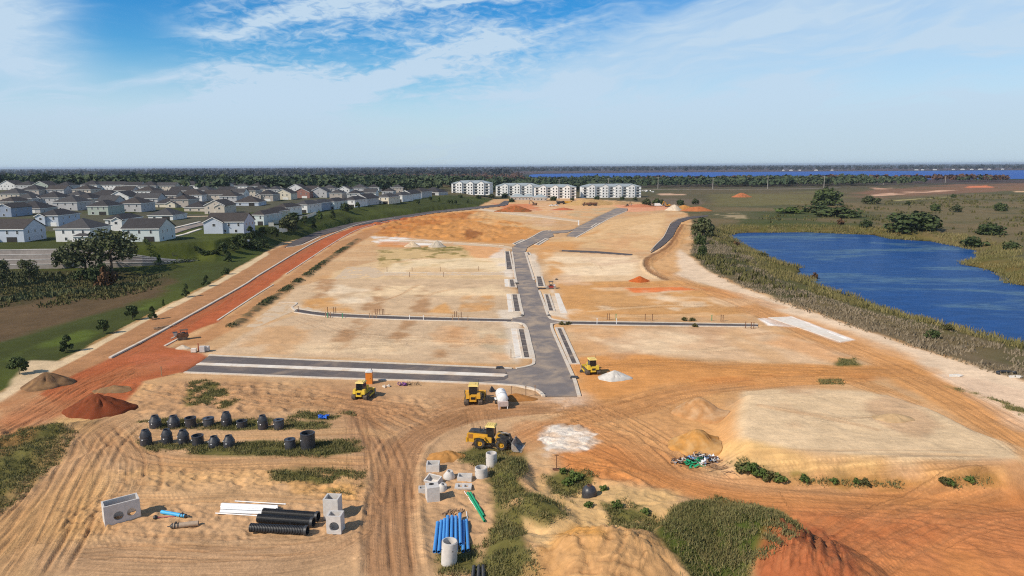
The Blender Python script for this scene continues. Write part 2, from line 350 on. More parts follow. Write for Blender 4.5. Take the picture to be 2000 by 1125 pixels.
# roads lie on flattened formation: their outlines, in world metres
ROADS = dict(
    main=[(1131, 773), (1124, 748), (1119, 735), (1098, 688), (1077, 638), (1082, 633), (1100, 631), (1100, 627), (1078, 623), (1071, 617), (1062, 592), (1053, 568), (1043, 545), (1033, 515), (1026, 492), (1030, 483), (1050, 472), (1082, 461),
          (1076, 450), (1060, 452), (1035, 466), (1012, 476), (1000, 484), (1000, 492), (1003, 512), (1005, 531), (1010, 554), (1013, 574), (1017, 597), (1021, 616), (1012, 620), (1000, 622), (1000, 628), (1016, 631), (1028, 640), (1036, 672), (1043, 704), (1037, 714), (1010, 720),
          (985, 720), (992, 731), (993, 738), (985, 742), (914, 748), (1010, 753), (1049, 762), (1062, 773)],
    upper=[(1107, 461), (1112, 456), (1125, 445), (1170, 422), (1205, 406), (1226, 407), (1225, 411), (1190, 426), (1155, 446), (1125, 463)],
    link=[(1078, 451), (1112, 449), (1125, 446), (1108, 454), (1078, 456)],
    dual=[(408, 695), (600, 704), (800, 712), (985, 719.5), (990, 730), (993, 738), (985, 750.5), (914, 747.5), (800, 743), (650, 738.5), (500, 732.5), (360, 727), (389, 709)],
    westlane=[(575, 603), (642, 612), (800, 619), (998, 624), (998, 628.5), (800, 624.5), (642, 618), (575, 609)],
    eastlane=[(1096, 628), (1250, 630), (1400, 632), (1480, 634), (1480, 638), (1400, 637.5), (1250, 635.5), (1096, 633)],
    farlane=[(1097, 488), (1160, 490), (1235, 496), (1234, 498.5), (1160, 493.5), (1097, 490.5)],
    curve=[(556, 483), (575, 470), (620, 452), (690, 435), (760, 424.5), (850, 411.5), (930, 403.5), (975, 399), (985, 392), (996, 392), (990, 401), (940, 407), (850, 416), (760, 430), (690, 442), (620, 462), (585, 478)],
    bank=[(1271, 494), (1283, 478), (1297, 464), (1306, 446), (1312, 436), (1325, 428), (1345, 423), (1383, 420), (1383, 422), (1350, 427), (1330, 434), (1322, 446), (1314, 462), (1300, 475), (1288, 484)],
)
RW = {k: Gp(v) for k, v in ROADS.items()}
Z = H(X, Y)
near = Y < 1400
def sub(poly, pad):
    p = np.array(poly); return np.nonzero((X > p[:, 0].min() - pad) & (X < p[:, 0].max() + pad) & (Y > p[:, 1].min() - pad) & (Y < p[:, 1].max() + pad))[0]
C = np.zeros((len(X), 3), np.float32); GR = np.zeros(len(X), np.float32); WET = np.zeros(len(X), np.float32)
n1 = fbm(X, Y, 9.0, 4, 1); n2 = fbm(X, Y, 60.0, 4, 5); n3 = fbm(X, Y, 2.2, 3, 9); n4 = fbm(X, Y, 420.0, 4, 13)
n5 = fbm(X * .35 + Y * .1, Y, 14.0, 4, 31)
def paint(idx, m, rgb, grass=None):
    c = np.array(lin(rgb), np.float32); m = m.astype(np.float32)[:, None]
    C[idx] = C[idx] * (1 - m) + c * m
    if grass is not None: GR[idx] = GR[idx] * (1 - m[:, 0]) + grass * m[:, 0]
def region(pts, rgb, feather=2.0, amt=1.0, rag=1.5, grass=0.0, z=None, rscale=9.0, patch=None, seed=0):
    """soil or plant cover inside an outline, with a ragged, feathered border; patch=(a,b) thins it with noise"""
    w = wpoly(pts, z); idx = sub(w, feather + rag * 2 + 2); 
    if not len(idx): return idx, np.zeros(0)
    x, y = X[idx], Y[idx]
    d = sdf(w, x, y) + rag * 2 * (fbm(x, y, rscale, 4, 40 + seed) - .5)
    m = sst(d, -feather * .5, feather * .5) * amt
    if patch: m = m * sst(fbm(x, y, rscale, 5, 77 + seed), *patch)
    paint(idx, m, rgb, grass); return idx, m
# --- base cover
ALL = np.arange(len(X))
paint(ALL, np.ones(len(X)), (88, 86, 58), 1.0)
paint(ALL, sst(n2, .42, .62) * (Y < 1700), (112, 98, 70), .8)
paint(ALL, sst(n4 * .6 + n2 * .4, .46, .6) * (Y >= 700) * .7, (92, 84, 62), .8)
farm = sst(Y, 1000, 1700) * 1.0
paint(ALL, farm, (44, 58, 50), 1.0)
paint(ALL, farm * sst(fbm(X * .25, Y, 900, 3, 22), .50, .60), (84, 70, 70), 1.0)
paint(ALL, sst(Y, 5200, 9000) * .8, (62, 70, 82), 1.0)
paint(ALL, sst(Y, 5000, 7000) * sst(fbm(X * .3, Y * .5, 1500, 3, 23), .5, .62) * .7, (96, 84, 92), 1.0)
# --- west side: lawns, dry basin, neighbourhood ground
LAWN = [(-400, 800), (0, 770), (130, 700), (300, 612), (430, 545), (520, 492), (556, 474), (640, 452), (760, 428), (860, 414), (935, 404), (965, 389), (900, 383), (800, 384), (600, 380), (400, 372), (0, 366), (-500, 400)]
region(LAWN, (66, 72, 34), 1.5, 1, .6, 1.0)
idx, m = region(LAWN, (82, 90, 38), 1, .7, 1, 1.0, rscale=30, patch=(.45, .7))
region([(-300, 455), (0, 452), (300, 448), (450, 436), (520, 424), (640, 402), (800, 380), (600, 372), (400, 366), (0, 364), (-300, 366)], (88, 84, 74), 10, .75, 6, .4, rscale=26, patch=(.38, .56))
region([(0, 552), (100, 540), (240, 536), (340, 545), (320, 570), (250, 600), (150, 622), (0, 668), (-300, 720), (-300, 560)], (90, 74, 52), 8, 1, 4, .7)
region([(-300, 545), (0, 528), (200, 530), (340, 530), (300, 560), (200, 575), (100, 590), (0, 600), (-300, 620)], (66, 62, 38), 8, .9, 5, 1.0)
region([(-300, 640), (0, 585), (150, 580), (240, 582), (170, 612), (0, 660), (-300, 720)], (106, 86, 62), 10, .6, 5, .4, rscale=16, patch=(.4, .65))
region([(0, 700), (120, 660), (300, 590), (300, 600), (130, 680), (0, 740)], (92, 106, 42), 4, .7, 2, 1.0, rscale=14, patch=(.4, .6))
region([(330, 560), (450, 520), (540, 480), (520, 470), (430, 500)], (70, 82, 40), 4, .6, 2, 1.0, rscale=14, patch=(.35, .6))
# --- the cleared site
SITE = SITE_W + [(965, 389), (1120, 386), (1260, 396)] + SITE_E + [(2500, 930), (2500, 1300), (-500, 1300)]
region(SITE, (199, 161, 119), 1.0, 1, .7, 0.0)
sid = np.nonzero(sdf(wpoly(SITE), X, Y) > -1)[0]
paint(sid, sst(n1[sid] * .5 + n2[sid] * .5, .47, .63) * .55, (206, 156, 102))
paint(sid, sst(n5[sid], .52, .70) * .45, (218, 188, 148))
paint(sid, sst(n3[sid], .50, .70) * .35, (176, 134, 94))
# foreground tan yard
region([(-200, 1200), (-200, 930), (60, 830), (200, 800), (340, 740), (640, 742), (1050, 765), (1020, 860), (1000, 1000), (980, 1200)], (189, 152, 114), 6, .8, 3)
region([(0, 1030), (180, 900), (230, 950), (160, 1010), (180, 1060), (60, 1125), (-100, 1150)], (205, 160, 102), 6, .7, 3)
region([(100, 1050), (450, 1050), (730, 1060), (730, 1130), (-100, 1130)], (178, 146, 112), 6, .6, 3, rscale=6, patch=(.3, .6))
region([(300, 905), (720, 890), (720, 960), (560, 965), (240, 960), (230, 930)], (203, 160, 108), 3, .7, 3, rscale=6, patch=(.35, .6))
region([(200, 930), (320, 930), (460, 950), (700, 965), (700, 985), (300, 985)], (192, 154, 112), 3, .8, 2)
region([(570, 945), (690, 950), (735, 985), (690, 985), (600, 965)], (212, 160, 92), 2, .6, 2, rscale=5, patch=(.3, .6))
region([(340, 745), (640, 742), (1000, 756), (1040, 790), (700, 830), (250, 830), (250, 790)], (178, 138, 100), 4, .7, 3, rscale=8, patch=(.3, .6))
region([(640, 760), (850, 770), (880, 830), (780, 900), (700, 880), (690, 820)], (168, 126, 92), 5, .65, 3, rscale=8, patch=(.25, .6))
# residential pads
region([(480, 640), (580, 560), (660, 540), (990, 545), (1012, 612), (1000, 622), (580, 606)], (202, 174, 140), 2, .9, 1)
region([(410, 690), (500, 640), (590, 612), (1000, 630), (1010, 712), (700, 700)], (201, 173, 140), 2, .94, 1)
region([(440, 690), (520, 640), (620, 630), (560, 690)], (196, 152, 106), 4, .7, 3, rscale=8, patch=(.3, .6))
region([(930, 640), (1005, 640), (1012, 705), (960, 700)], (182, 166, 138), 3, .6, 2, rscale=7, patch=(.3, .6))
for a, b, c_, d_ in ((715, 622, 640, 690), (800, 625, 745, 690), (890, 640, 855, 700), (640, 545, 610, 600), (745, 560, 720, 610), (830, 560, 815, 610)):
    region([(a - 14, b), (a + 14, b), (c_ + 24, d_), (c_ - 14, d_)], (172, 132, 94), 2.5, .85, 2, rscale=4, patch=(.3, .55))
region([(905, 575), (960, 575), (965, 608), (900, 608)], (203, 150, 92), 2, .8, 2, rscale=6, patch=(.2, .55))
region([(835, 610), (870, 590), (885, 612)], (207, 152, 88), 2, .8, 2)
region([(595, 585), (650, 580), (690, 608), (600, 606)], (204, 152, 92), 3, .8, 2, rscale=6, patch=(.2, .55))
region([(660, 530), (750, 505), (990, 500), (1000, 545), (640, 545)], (214, 184, 142), 3, .8, 2)
region([(735, 488), (900, 480), (975, 490), (985, 512), (930, 520), (740, 522)], (203, 173, 124), 3, .95, 2)
region([(735, 486), (930, 480), (960, 500), (930, 521), (745, 522)], (124, 112, 56), 1, .8, 2, .7, rscale=5, patch=(.56, .64), seed=3)
region([(800, 481), (900, 482), (925, 489), (850, 490), (800, 486)], (112, 104, 50), 1, .8, 2, .7, rscale=4, patch=(.4, .55), seed=3)
region([(900, 478), (985, 485), (985, 520), (930, 505)], (218, 160, 110), 3, .8, 2)
region([(960, 500), (985, 485), (1002, 530), (1000, 545), (965, 525)], (224, 212, 196), 3, .8, 2)
region([(725, 462), (800, 462), (860, 470), (850, 480), (740, 477)], (228, 220, 210), 1.5, .95, 4, rscale=10, patch=(.2, .45))
region([(740, 472), (800, 470), (800, 482), (740, 482)], (205, 138, 82), 2, .8, 3)
region([(700, 455), (760, 430), (850, 416), (935, 412), (1000, 430), (1060, 452), (1000, 476), (860, 470), (760, 462)], (197, 138, 78), 4, .95, 4)
region([(720, 450), (800, 428), (940, 412), (960, 422), (840, 440), (760, 462)], (178, 112, 58), 3, .8, 3, rscale=14, patch=(.3, .6))
region([(880, 440), (960, 446), (1060, 452), (1010, 470), (920, 465)], (206, 150, 92), 3, .7, 3, rscale=20, patch=(.3, .6))
region([(910, 448), (945, 455), (920, 468), (908, 465)], (140, 88, 50), 2, .8, 2)
region([(940, 408), (1120, 432), (1060, 450), (900, 432)], (212, 176, 128), 4, .75, 4, rscale=25, patch=(.3, .6))
region([(960, 398), (1100, 396), (1240, 400), (1215, 408), (1130, 430), (990, 408)], (212, 166, 118), 3, .9, 4)
region([(960, 398), (1040, 398), (1060, 412), (985, 408)], (200, 120, 80), 3, .8, 4)
region([(1090, 412), (1210, 404), (1190, 418), (1130, 430)], (176, 164, 132), 3, .6, 4, rscale=15, patch=(.3, .6))
region([(1200, 400), (1300, 396), (1340, 408), (1220, 415)], (214, 150, 116), 3, .8, 4)
region([(1110, 462), (1190, 430), (1300, 415), (1300, 450), (1270, 490), (1100, 482), (1050, 475)], (212, 174, 126), 3, .9, 2)
region([(1040, 475), (1150, 455), (1190, 440), (1120, 490), (1050, 495)], (206, 148, 88), 5, .8, 4, rscale=20, patch=(.25, .55))
region([(1060, 492), (1240, 498), (1260, 510), (1300, 545), (1090, 552), (1060, 530)], (220, 188, 148), 3, .9, 2)
region([(1050, 490), (1075, 488), (1105, 520), (1110, 560), (1075, 545)], (204, 148, 86), 4, .8, 3, rscale=10, patch=(.2, .55))
region([(1090, 552), (1320, 548), (1500, 580), (1460, 612), (1300, 622), (1110, 622), (1080, 590)], (203, 150, 92), 4, .9, 3)
region([(1150, 575), (1350, 570), (1450, 600), (1300, 612), (1140, 605)], (196, 152, 102), 5, .6, 3, rscale=18, patch=(.3, .6))
region([(1160, 563), (1340, 558), (1385, 566), (1230, 578)], (216, 180, 140), 2, .8, 3, rscale=14, patch=(.25, .5))
for pl in ([(1215, 562), (1330, 560), (1360, 566), (1240, 571)], [(1360, 560), (1420, 566), (1470, 585), (1450, 588)], [(1240, 546), (1262, 546), (1268, 552), (1236, 551)]):
    region(pl, (222, 120, 62), 2, .9, 2, rscale=10, patch=(.15, .45))
region([(1105, 640), (1480, 640), (1690, 690), (1600, 712), (1150, 690)], (211, 177, 140), 3, .9, 2)
region([(1110, 640), (1230, 640), (1190, 690), (1140, 690)], (206, 152, 96), 4, .6, 3, rscale=12, patch=(.2, .6))
region([(1380, 645), (1440, 642), (1560, 715), (1520, 718)], (200, 158, 112), 3, .6, 2)
region([(1560, 650), (1700, 690), (1640, 712), (1500, 670)], (214, 156, 102), 4, .6, 3, rscale=12, patch=(.3, .6))
region([(1130, 700), (1250, 690), (1420, 712), (1650, 715), (1780, 720), (1660, 745), (1420, 758), (1180, 790), (1130, 770)], (205, 144, 84), 4, .95, 3)
region([(1250, 730), (1420, 735), (1700, 728), (1700, 740), (1400, 750)], (196, 128, 70), 3, .7, 2, rscale=8, patch=(.3, .6))
region([(1060, 790), (1180, 780), (1340, 750), (1420, 770), (1420, 880), (1340, 950), (1150, 880)], (200, 148, 96), 5, .85, 3)
region([(1040, 770), (1140, 770), (1150, 800), (1060, 800)], (206, 170, 140), 4, .8, 3, rscale=7, patch=(.2, .5))
# east haul road, pale margin and stockpile
region([(1345, 500), (1385, 532), (1450, 562), (1535, 592), (1680, 642), (1800, 684), (2000, 744), (2200, 810), (2200, 860), (2000, 800), (1800, 720), (1640, 655), (1500, 605), (1400, 562), (1290, 530), (1270, 500), (1310, 470)], (222, 196, 166), 2, .95, 1.5)
region([(1390, 560), (1500, 598), (1660, 650), (1790, 700), (1760, 720), (1620, 680), (1480, 620), (1380, 580)], (205, 152, 100), 5, .9, 3)
region([(1262, 515), (1275, 500), (1310, 470), (1325, 440), (1345, 430), (1340, 470), (1320, 500), (1330, 530), (1300, 542)], (203, 156, 104), 3, .9, 2)
region([(1700, 690), (1780, 705), (1860, 750), (2000, 830), (2100, 880), (2100, 930), (1990, 880), (1850, 800), (1740, 745)], (206, 150, 94), 3, .95, 2)
region([(1480, 622), (1545, 618), (1670, 664), (1640, 670), (1560, 640), (1500, 636)], (240, 232, 224), .8, 1, .4)
region([(1800, 720), (2000, 760), (2200, 830), (2000, 840), (1880, 760)], (220, 190, 160), 3, .9, 3)
region([(1850, 755), (1960, 780), (2100, 830), (2100, 850), (1960, 810)], (140, 128, 80), 1, .7, 2, .7, rscale=3, patch=(.55, .66), seed=4)
region([(1450, 762), (1600, 760), (1740, 768), (1830, 800), (1920, 850), (2060, 900), (1950, 912), (1800, 900), (1600, 888), (1466, 878), (1436, 846)], (216, 188, 150), 2, .95, 1.5)
region([(1330, 770), (1430, 760), (1420, 880), (1340, 880), (1320, 800)], (208, 158, 104), 4, .9, 3)
region([(1400, 880), (1600, 890), (1800, 902), (1960, 912), (1980, 945), (1800, 950), (1560, 945), (1440, 915)], (214, 174, 116), 2.5, .95, 1.5)
region([(1740, 895), (1800, 900), (1800, 945), (1745, 945)], (222, 196, 160), 3, .7, 2)
region([(1420, 905), (1530, 925), (1540, 942), (1440, 925)], (150, 130, 84), 1.5, .8, 1, .6, rscale=3, patch=(.3, .5))
region([(1550, 928), (1760, 940), (1930, 930), (1960, 948), (1800, 954), (1560, 948)], (134, 124, 62), 1.0, .9, 1.2, .8, rscale=3.5, patch=(.42, .55), seed=6)
# south-east orange ground
region([(1080, 880), (1200, 870), (1330, 930), (1480, 960), (2000, 955), (2200, 960), (2200, 1250), (1420, 1250), (1500, 1050), (1420, 985), (1300, 960), (1100, 920)], (197, 128, 72), 4, .95, 2)
region([(1480, 975), (2000, 990), (2100, 1000), (2100, 1200), (1600, 1200), (1520, 1020)], (192, 124, 78), 6, .9, 3, rscale=14, patch=(.25, .55))
region([(1600, 1000), (2000, 1040), (2000, 1130), (1650, 1130)], (182, 110, 66), 5, .7, 3, rscale=10, patch=(.4, .6))
region([(1100, 880), (1300, 930), (1480, 965), (2000, 960), (2000, 985), (1400, 985), (1180, 920)], (203, 144, 88), 3, .7, 2, rscale=10, patch=(.3, .6))
region([(1040, 930), (1330, 960), (1320, 1030), (1180, 1050), (1030, 1020)], (204, 168, 116), 3, .9, 2)
region([(1060, 1040), (1330, 1030), (1340, 1200), (1000, 1200)], (188, 146, 100), 4, .8, 2)
region([(1070, 1050), (1120, 1035), (1200, 1040), (1240, 1022), (1290, 1045), (1330, 1090), (1350, 1200), (1020, 1200)], (190, 148, 100), 2.5, .95, 1.5)
region([(1075, 1045), (1130, 1030), (1170, 1045), (1180, 1070), (1100, 1080), (1070, 1125), (1050, 1120)], (200, 146, 78), 2.0, .85, 1.5, rscale=4, patch=(.25, .5))
region([(1010, 1010), (1060, 1005), (1100, 1030), (1070, 1070), (1020, 1050)], (216, 180, 128), 1.5, .85, 1.2)
region([(1490, 1035), (1560, 1015), (1640, 1040), (1680, 1130), (1700, 1250), (1440, 1250), (1460, 1110)], (160, 92, 58), 2.0, .95, 1.2)
region([(1290, 1030), (1330, 1000), (1350, 1030), (1320, 1060)], (216, 168, 92), 2.0, .8, 1.2)
# white lime spill, red-orange graded road on the west
region([(970, 865), (1020, 865), (1030, 880), (970, 885)], (176, 124, 84), 2, .6, 1)
ORNG = [(626, 468), (707, 437), (772, 426), (840, 416), (837, 419), (707, 446), (662, 468), (558, 536), (500, 577), (425, 627), (352, 661), (322, 678), (400, 690), (405, 700), (360, 726), (280, 745), (240, 800), (180, 818), (110, 800), (80, 770), (215, 700), (320, 645), (472, 560), (519, 530)]
region([(70, 770), (215, 702), (320, 646), (470, 560), (640, 462), (707, 436), (840, 414), (935, 404), (860, 412), (760, 428), (690, 440), (600, 466), (556, 478), (520, 494), (430, 547), (300, 614), (130, 702), (0, 772), (-100, 830), (0, 800)], (170, 124, 86), 1.5, .95, .8)
region(SITE_W[:6] + [(526, 497), (434, 552), (304, 619), (135, 708), (0, 782), (-250, 915)], (214, 190, 152), .6, .9, .6)
region([(60, 705), (130, 706), (40, 760), (0, 785), (0, 770)], (212, 186, 150), 1.5, .9, 1)
region([(500, 580), (558, 540), (662, 472), (720, 448), (760, 440), (700, 475), (600, 540), (470, 636), (400, 672), (340, 678), (425, 632)], (178, 130, 88), 2, .9, 1)
region(ORNG, (168, 92, 56), 1.2, .95, 1.2)
region([(472, 562), (630, 470), (700, 442), (690, 450), (560, 534), (420, 626), (340, 665)], (176, 94, 58), 1, .7, 1.2)
region([(250, 690), (400, 690), (400, 702), (360, 724), (260, 720)], (178, 106, 76), 3, .6, 2, rscale=8, patch=(.3, .6))
region([(0, 790), (80, 768), (190, 815), (120, 830), (0, 880), (-120, 930)], (176, 122, 82), 3, .8, 3, rscale=10, patch=(.2, .6))
region([(100, 815), (190, 818), (180, 845), (110, 845)], (216, 176, 118), 2, .8, 1)
for k, (pl, c_) in enumerate((([(1120, 650), (1300, 648), (1450, 660), (1500, 700), (1250, 690)], (232, 202, 164)), ([(1250, 560), (1480, 585), (1440, 600), (1260, 585)], (226, 192, 152)), ([(620, 560), (960, 556), (985, 575), (640, 580)], (226, 198, 158)), ([(560, 640), (960, 648), (980, 690), (520, 685)], (224, 196, 158)), ([(1080, 500), (1230, 502), (1240, 540), (1100, 540)], (232, 206, 170)), ([(1130, 465), (1290, 430), (1280, 480), (1110, 482)], (222, 186, 140)), ([(780, 505), (980, 505), (985, 530), (760, 532)], (228, 204, 166)))):
    region(pl, c_, 4, .85, 5, rscale=16, patch=(.38, .56), seed=60 + k)
rq = random.Random(77)
for k in range(16):
    q_ = ((540, 640, 980, 695), (640, 556, 975, 600), (1130, 645, 1600, 695), (1100, 500, 1250, 545), (1120, 430, 1280, 480), (1130, 575, 1480, 618), (1480, 780, 1850, 880), (960, 410, 1180, 440))[k % 8]
    cx_, cy_ = rq.uniform(q_[0], q_[2]), rq.uniform(q_[1], q_[3]); w_ = rq.uniform(25, 70); h_ = rq.uniform(.25, .5) * (q_[3] - q_[1])
    region([(cx_ - w_, cy_), (cx_ - w_ * .3, cy_ - h_), (cx_ + w_ * .8, cy_ - h_ * .5), (cx_ + w_, cy_ + h_ * .6), (cx_, cy_ + h_)], ((204, 156, 110), (232, 212, 182), (190, 150, 114), (212, 178, 146))[k % 4], 3, .55, 5, rscale=9, patch=(.35, .58), seed=90 + k)
# verge behind the kerbs (pale lime)
for pl in ([(975, 605), (1015, 605), (1022, 640), (1012, 710), (1000, 700)], [(1077, 560), (1095, 590), (1112, 625), (1070, 612)], [(1025, 495), (1045, 495), (1062, 545), (1045, 548)]):
    region(pl, (216, 202, 182), 2, .8, 1.5)
# weedy ground in the yard
WEEDS = [
    ([(270, 824), (320, 818), (540, 818), (650, 826), (640, 838), (540, 840), (360, 838), (280, 838)], (.30, .50)),
    ([(262, 862), (300, 866), (460, 866), (560, 862), (700, 866), (712, 880), (640, 892), (420, 888), (300, 884)], (.28, .48)),
    ([(370, 745), (410, 742), (470, 780), (440, 796), (365, 792)], (.42, .54)),
    ([(530, 920), (600, 915), (712, 918), (714, 950), (650, 945), (530, 940)], (.36, .52)),
    ([(560, 806), (690, 804), (700, 822), (560, 816)], (.42, .55)),
    ([(590, 855), (700, 860), (705, 880), (590, 885)], (.36, .5)),
    ([(-100, 900), (40, 838), (110, 828), (150, 845), (120, 900), (60, 960), (0, 1005), (-120, 1060)], (.12, .36)),
    ([(890, 885), (930, 872), (1010, 880), (1030, 920), (1010, 945), (960, 940), (955, 915), (900, 905)], (.30, .45)),
    ([(960, 930), (1010, 920), (1030, 960), (1090, 985), (1110, 1010), (1070, 1030), (1010, 1000), (1040, 1080), (1060, 1140), (930, 1140), (945, 1060), (975, 1000)], (.22, .42)),
    ([(1060, 930), (1130, 915), (1180, 930), (1200, 965), (1250, 990), (1170, 1010), (1100, 980)], (.40, .52)),
    ([(1180, 985), (1260, 1000), (1330, 1010), (1320, 1045), (1210, 1035)], (.42, .55)),
    ([(1310, 1000), (1400, 968), (1520, 1000), (1540, 1020), (1480, 1060), (1460, 1130), (1350, 1130), (1300, 1060)], (.08, .3)),
    ([(620, 1010), (690, 1000), (720, 1030), (690, 1040)], (.5, .6)),
    ([(640, 955), (740, 980), (730, 1010), (690, 1000)], (.5, .6)),
    ([(860, 1080), (930, 1060), (960, 1130), (850, 1120)], (.42, .56)),
    ([(1640, 700), (1670, 700), (1672, 714), (1638, 714)], (.2, .4)),
    ([(1600, 740), (1645, 740), (1645, 752), (1600, 750)], (.2, .4)),
    ([(1420, 900), (1480, 905), (1540, 938), (1500, 940), (1430, 915)], (.3, .5)),
    ([(1550, 930), (1650, 938), (1760, 940), (1760, 952), (1560, 948)], (.42, .54)),
    ([(1800, 940), (1860, 932), (1950, 926), (1960, 944), (1830, 954)], (.42, .54)),
    ([(1860, 756), (1960, 785), (2060, 820), (2060, 836), (1950, 806)], (.52, .62)),
]
for k, (pl, pt) in enumerate(WEEDS):
    region(pl, (84, 88, 42), 1.5, .9, 1.5, 1.0, rscale=5, patch=pt, seed=20 + k)
region([(1310, 1000), (1400, 968), (1520, 1000), (1535, 1020), (1480, 1060), (1450, 1130), (1350, 1130), (1300, 1060)], (70, 82, 34), 2, .9, 2, 1.0, rscale=5, patch=(.0, .2))
# planted strips along the west road (dark, weedy berms)
BERMS = [[(698, 468), (672, 486), (640, 508), (610, 530), (594, 542)], [(585, 548), (550, 572), (515, 595), (480, 620), (455, 638)]]
# east bank: reeds, scrub, pond margin
dP = sdf(POND, X, Y)
e = (X > 20) & (Y < 800) & (dP < 1)
paint(ALL, e * sst(dP, -20, -6) * .9 * sst(n2, .25, .45), (106, 92, 48), 1.0)
paint(ALL, e * sst(dP, -30, -14) * .8 * sst(n1, .4, .6), (92, 90, 46), 1.0)
paint(ALL, ((dP > -2) & (X > 20) & (Y < 800)) * 1.0, (40, 40, 26), 1.0)
region([(1352, 440), (1420, 455), (1440, 490), (1470, 540), (1560, 585), (1500, 572), (1400, 530), (1350, 498), (1360, 470)], (64, 66, 36), 6, .9, 4, 1.0, rscale=14, patch=(.25, .55))
region([(1560, 585), (1700, 625), (1900, 690), (2100, 750), (2100, 770), (2000, 742), (1680, 640)], (112, 98, 76), 3, .85, 2, 1.0)
region([(1440, 415), (1640, 410), (1720, 420), (1700, 440), (1440, 440)], (66, 76, 38), 8, .8, 6, 1.0, rscale=25, patch=(.3, .55))
region([(1640, 400), (1760, 380), (2000, 378), (2100, 420), (2050, 520), (1960, 500), (1800, 450)], (116, 102, 74), 12, .7, 8, .8, rscale=30, patch=(.3, .6))
region([(1380, 380), (1600, 372), (1700, 380), (1600, 398), (1400, 404)], (112, 106, 66), 14, .7, 8, .9, rscale=60, patch=(.3, .6))
region([(1640, 380), (1700, 372), (1860, 360), (2100, 356), (2100, 366), (1880, 378), (1700, 388)], (132, 98, 78), 14, .8, 10, .5, rscale=60, patch=(.2, .55))
for pl, c in (([(1690, 381), (1760, 375), (1850, 371), (1885, 371), (1800, 377), (1710, 384)], (208, 168, 140)), ([(1700, 367), (1750, 366), (1760, 368), (1710, 370)], (206, 160, 134)), ([(1885, 363), (1930, 362), (1940, 366), (1890, 367)], (214, 128, 90)), ([(1740, 391), (1850, 384), (1852, 386), (1745, 393)], (176, 166, 110)), ([(1980, 373), (2040, 372), (2040, 376), (1985, 376)], (214, 176, 140)), ([(1290, 378), (1340, 379), (1340, 381), (1290, 381)], (206, 170, 142))):
    region(pl, c, 6, .9, 8, .2, rscale=40, patch=(.25, .45))
region([(1255, 388), (1370, 388), (1372, 400), (1260, 402)], (112, 98, 84), 6, .7, 6, .6)
region([(1360, 422), (1440, 414), (1470, 430), (1400, 434)], (200, 176, 140), 4, .5, 4, .3, rscale=14, patch=(.5, .6))
GROUND_N = fbm(X, Y, 1.1, 3, 51)
C *= (1 + (n3[:, None] - .5) * .22 + (GROUND_N[:, None] - .5) * .16).astype(np.float32)

# --- relief: ruts, tracks, trampled ground
TRK = np.zeros((len(X), 3), np.float32)
D = np.zeros(len(X))
soil = (1 - np.clip(GR, 0, 1)) * (Y < 900)
def path(pts, half, rgb=None, amt=.6, ruts=6, depth=.10, rw=.22, seed=0, edge=0.0, wob=1.0, z=None):
    """a haul track: darker compacted soil with parallel wheel ruts pressed into the ground"""
    w = spline(wpoly(pts, z), 3.0); idx = sub(w, half + 3)
    if not len(idx): return
    x, y = X[idx], Y[idx]; bd = np.full(len(idx), 1e9); bs = np.zeros(len(idx)); sg = np.zeros(len(idx)); s0 = 0.0
    for k in range(len(w) - 1):
        ax, ay = w[k]; ex, ey = w[k + 1] - w[k]; L2 = ex * ex + ey * ey + 1e-9; L = math.sqrt(L2)
        t = np.clip(((x - ax) * ex + (y - ay) * ey) / L2, 0, 1); d2 = (x - ax - t * ex) ** 2 + (y - ay - t * ey) ** 2
        c = d2 < bd; bd = np.where(c, d2, bd); bs = np.where(c, s0 + t * L, bs); sg = np.where(c, np.sign(ex * (y - ay) - ey * (x - ax)), sg); s0 += L
    d = np.sqrt(bd) * sg; rng = np.random.RandomState(100 + seed)
    if rgb is not None:
        m = sst(half - np.abs(d) + (fbm(x, y, 3, 3, seed) - .5) * half * .5, 0, half * .45) * amt
        paint(idx, m, rgb, 0.0)
    g = np.zeros(len(idx)); tint = np.zeros(len(idx))
    for k in range(ruts):
        off = rng.uniform(-1, 1) * half * .9; ph = rng.uniform(0, 50); dep = depth * rng.uniform(.5, 1.25); ww = rw * rng.uniform(.7, 1.4)
        on = sst(vnoise(bs / 9.0 + ph, bs * 0 + k, seed), .32, .62) * (.6 + .8 * fbm(x, y, 1.5, 2, seed + k))
        for gauge in (0.0, 2.0) if half > 2.4 else (0.0,):
            q = d - off - gauge - wob * (vnoise(bs / 14.0 + ph, bs * 0 + .5, seed + 3) - .5) * 2
            pr = np.exp(-(q / ww) ** 2); berm = np.exp(-((np.abs(q) - ww * 1.7) / (ww * .7)) ** 2) * .45
            g += on * dep * (berm - pr); tint += on * pr
    if edge: g += edge * np.exp(-((np.abs(d) - half) / .45) ** 2) * (.5 + fbm(x, y, 2, 2, seed))
    fade = sst(bs, 0, 4) * sst(s0 - bs, 0, 4)
    D[idx] += g * fade
    mk = (sst(half + .6 - np.abs(d), 0, .8) * fade).astype(np.float32); w_ = mk > TRK[idx, 2] * .7
    ii = idx[w_]; TRK[ii, 0] = d[w_]; TRK[ii, 1] = bs[w_] + 97.0 * seed; TRK[ii, 2] = mk[w_] * (1 - np.clip(GR[ii], 0, 1))
    paint(idx, np.clip(tint * fade, 0, 1) * .28 * soil[idx], (150, 110, 76))
path([(768, 1140), (765, 1060), (764, 1000), (770, 930), (795, 870), (850, 835), (930, 812), (1040, 800)], 3.2, (158, 116, 82), .75, 5, .10, .3, 1, .22)
path([(700, 790), (720, 830), (745, 880), (758, 930), (764, 1000)], 2.6, (160, 120, 86), .55, 5, .10, .25, 2)
path([(-60, 1125), (20, 1050), (90, 960), (150, 890), (190, 835), (260, 800)], 5.5, (188, 146, 104), .4, 10, .10, .25, 3)
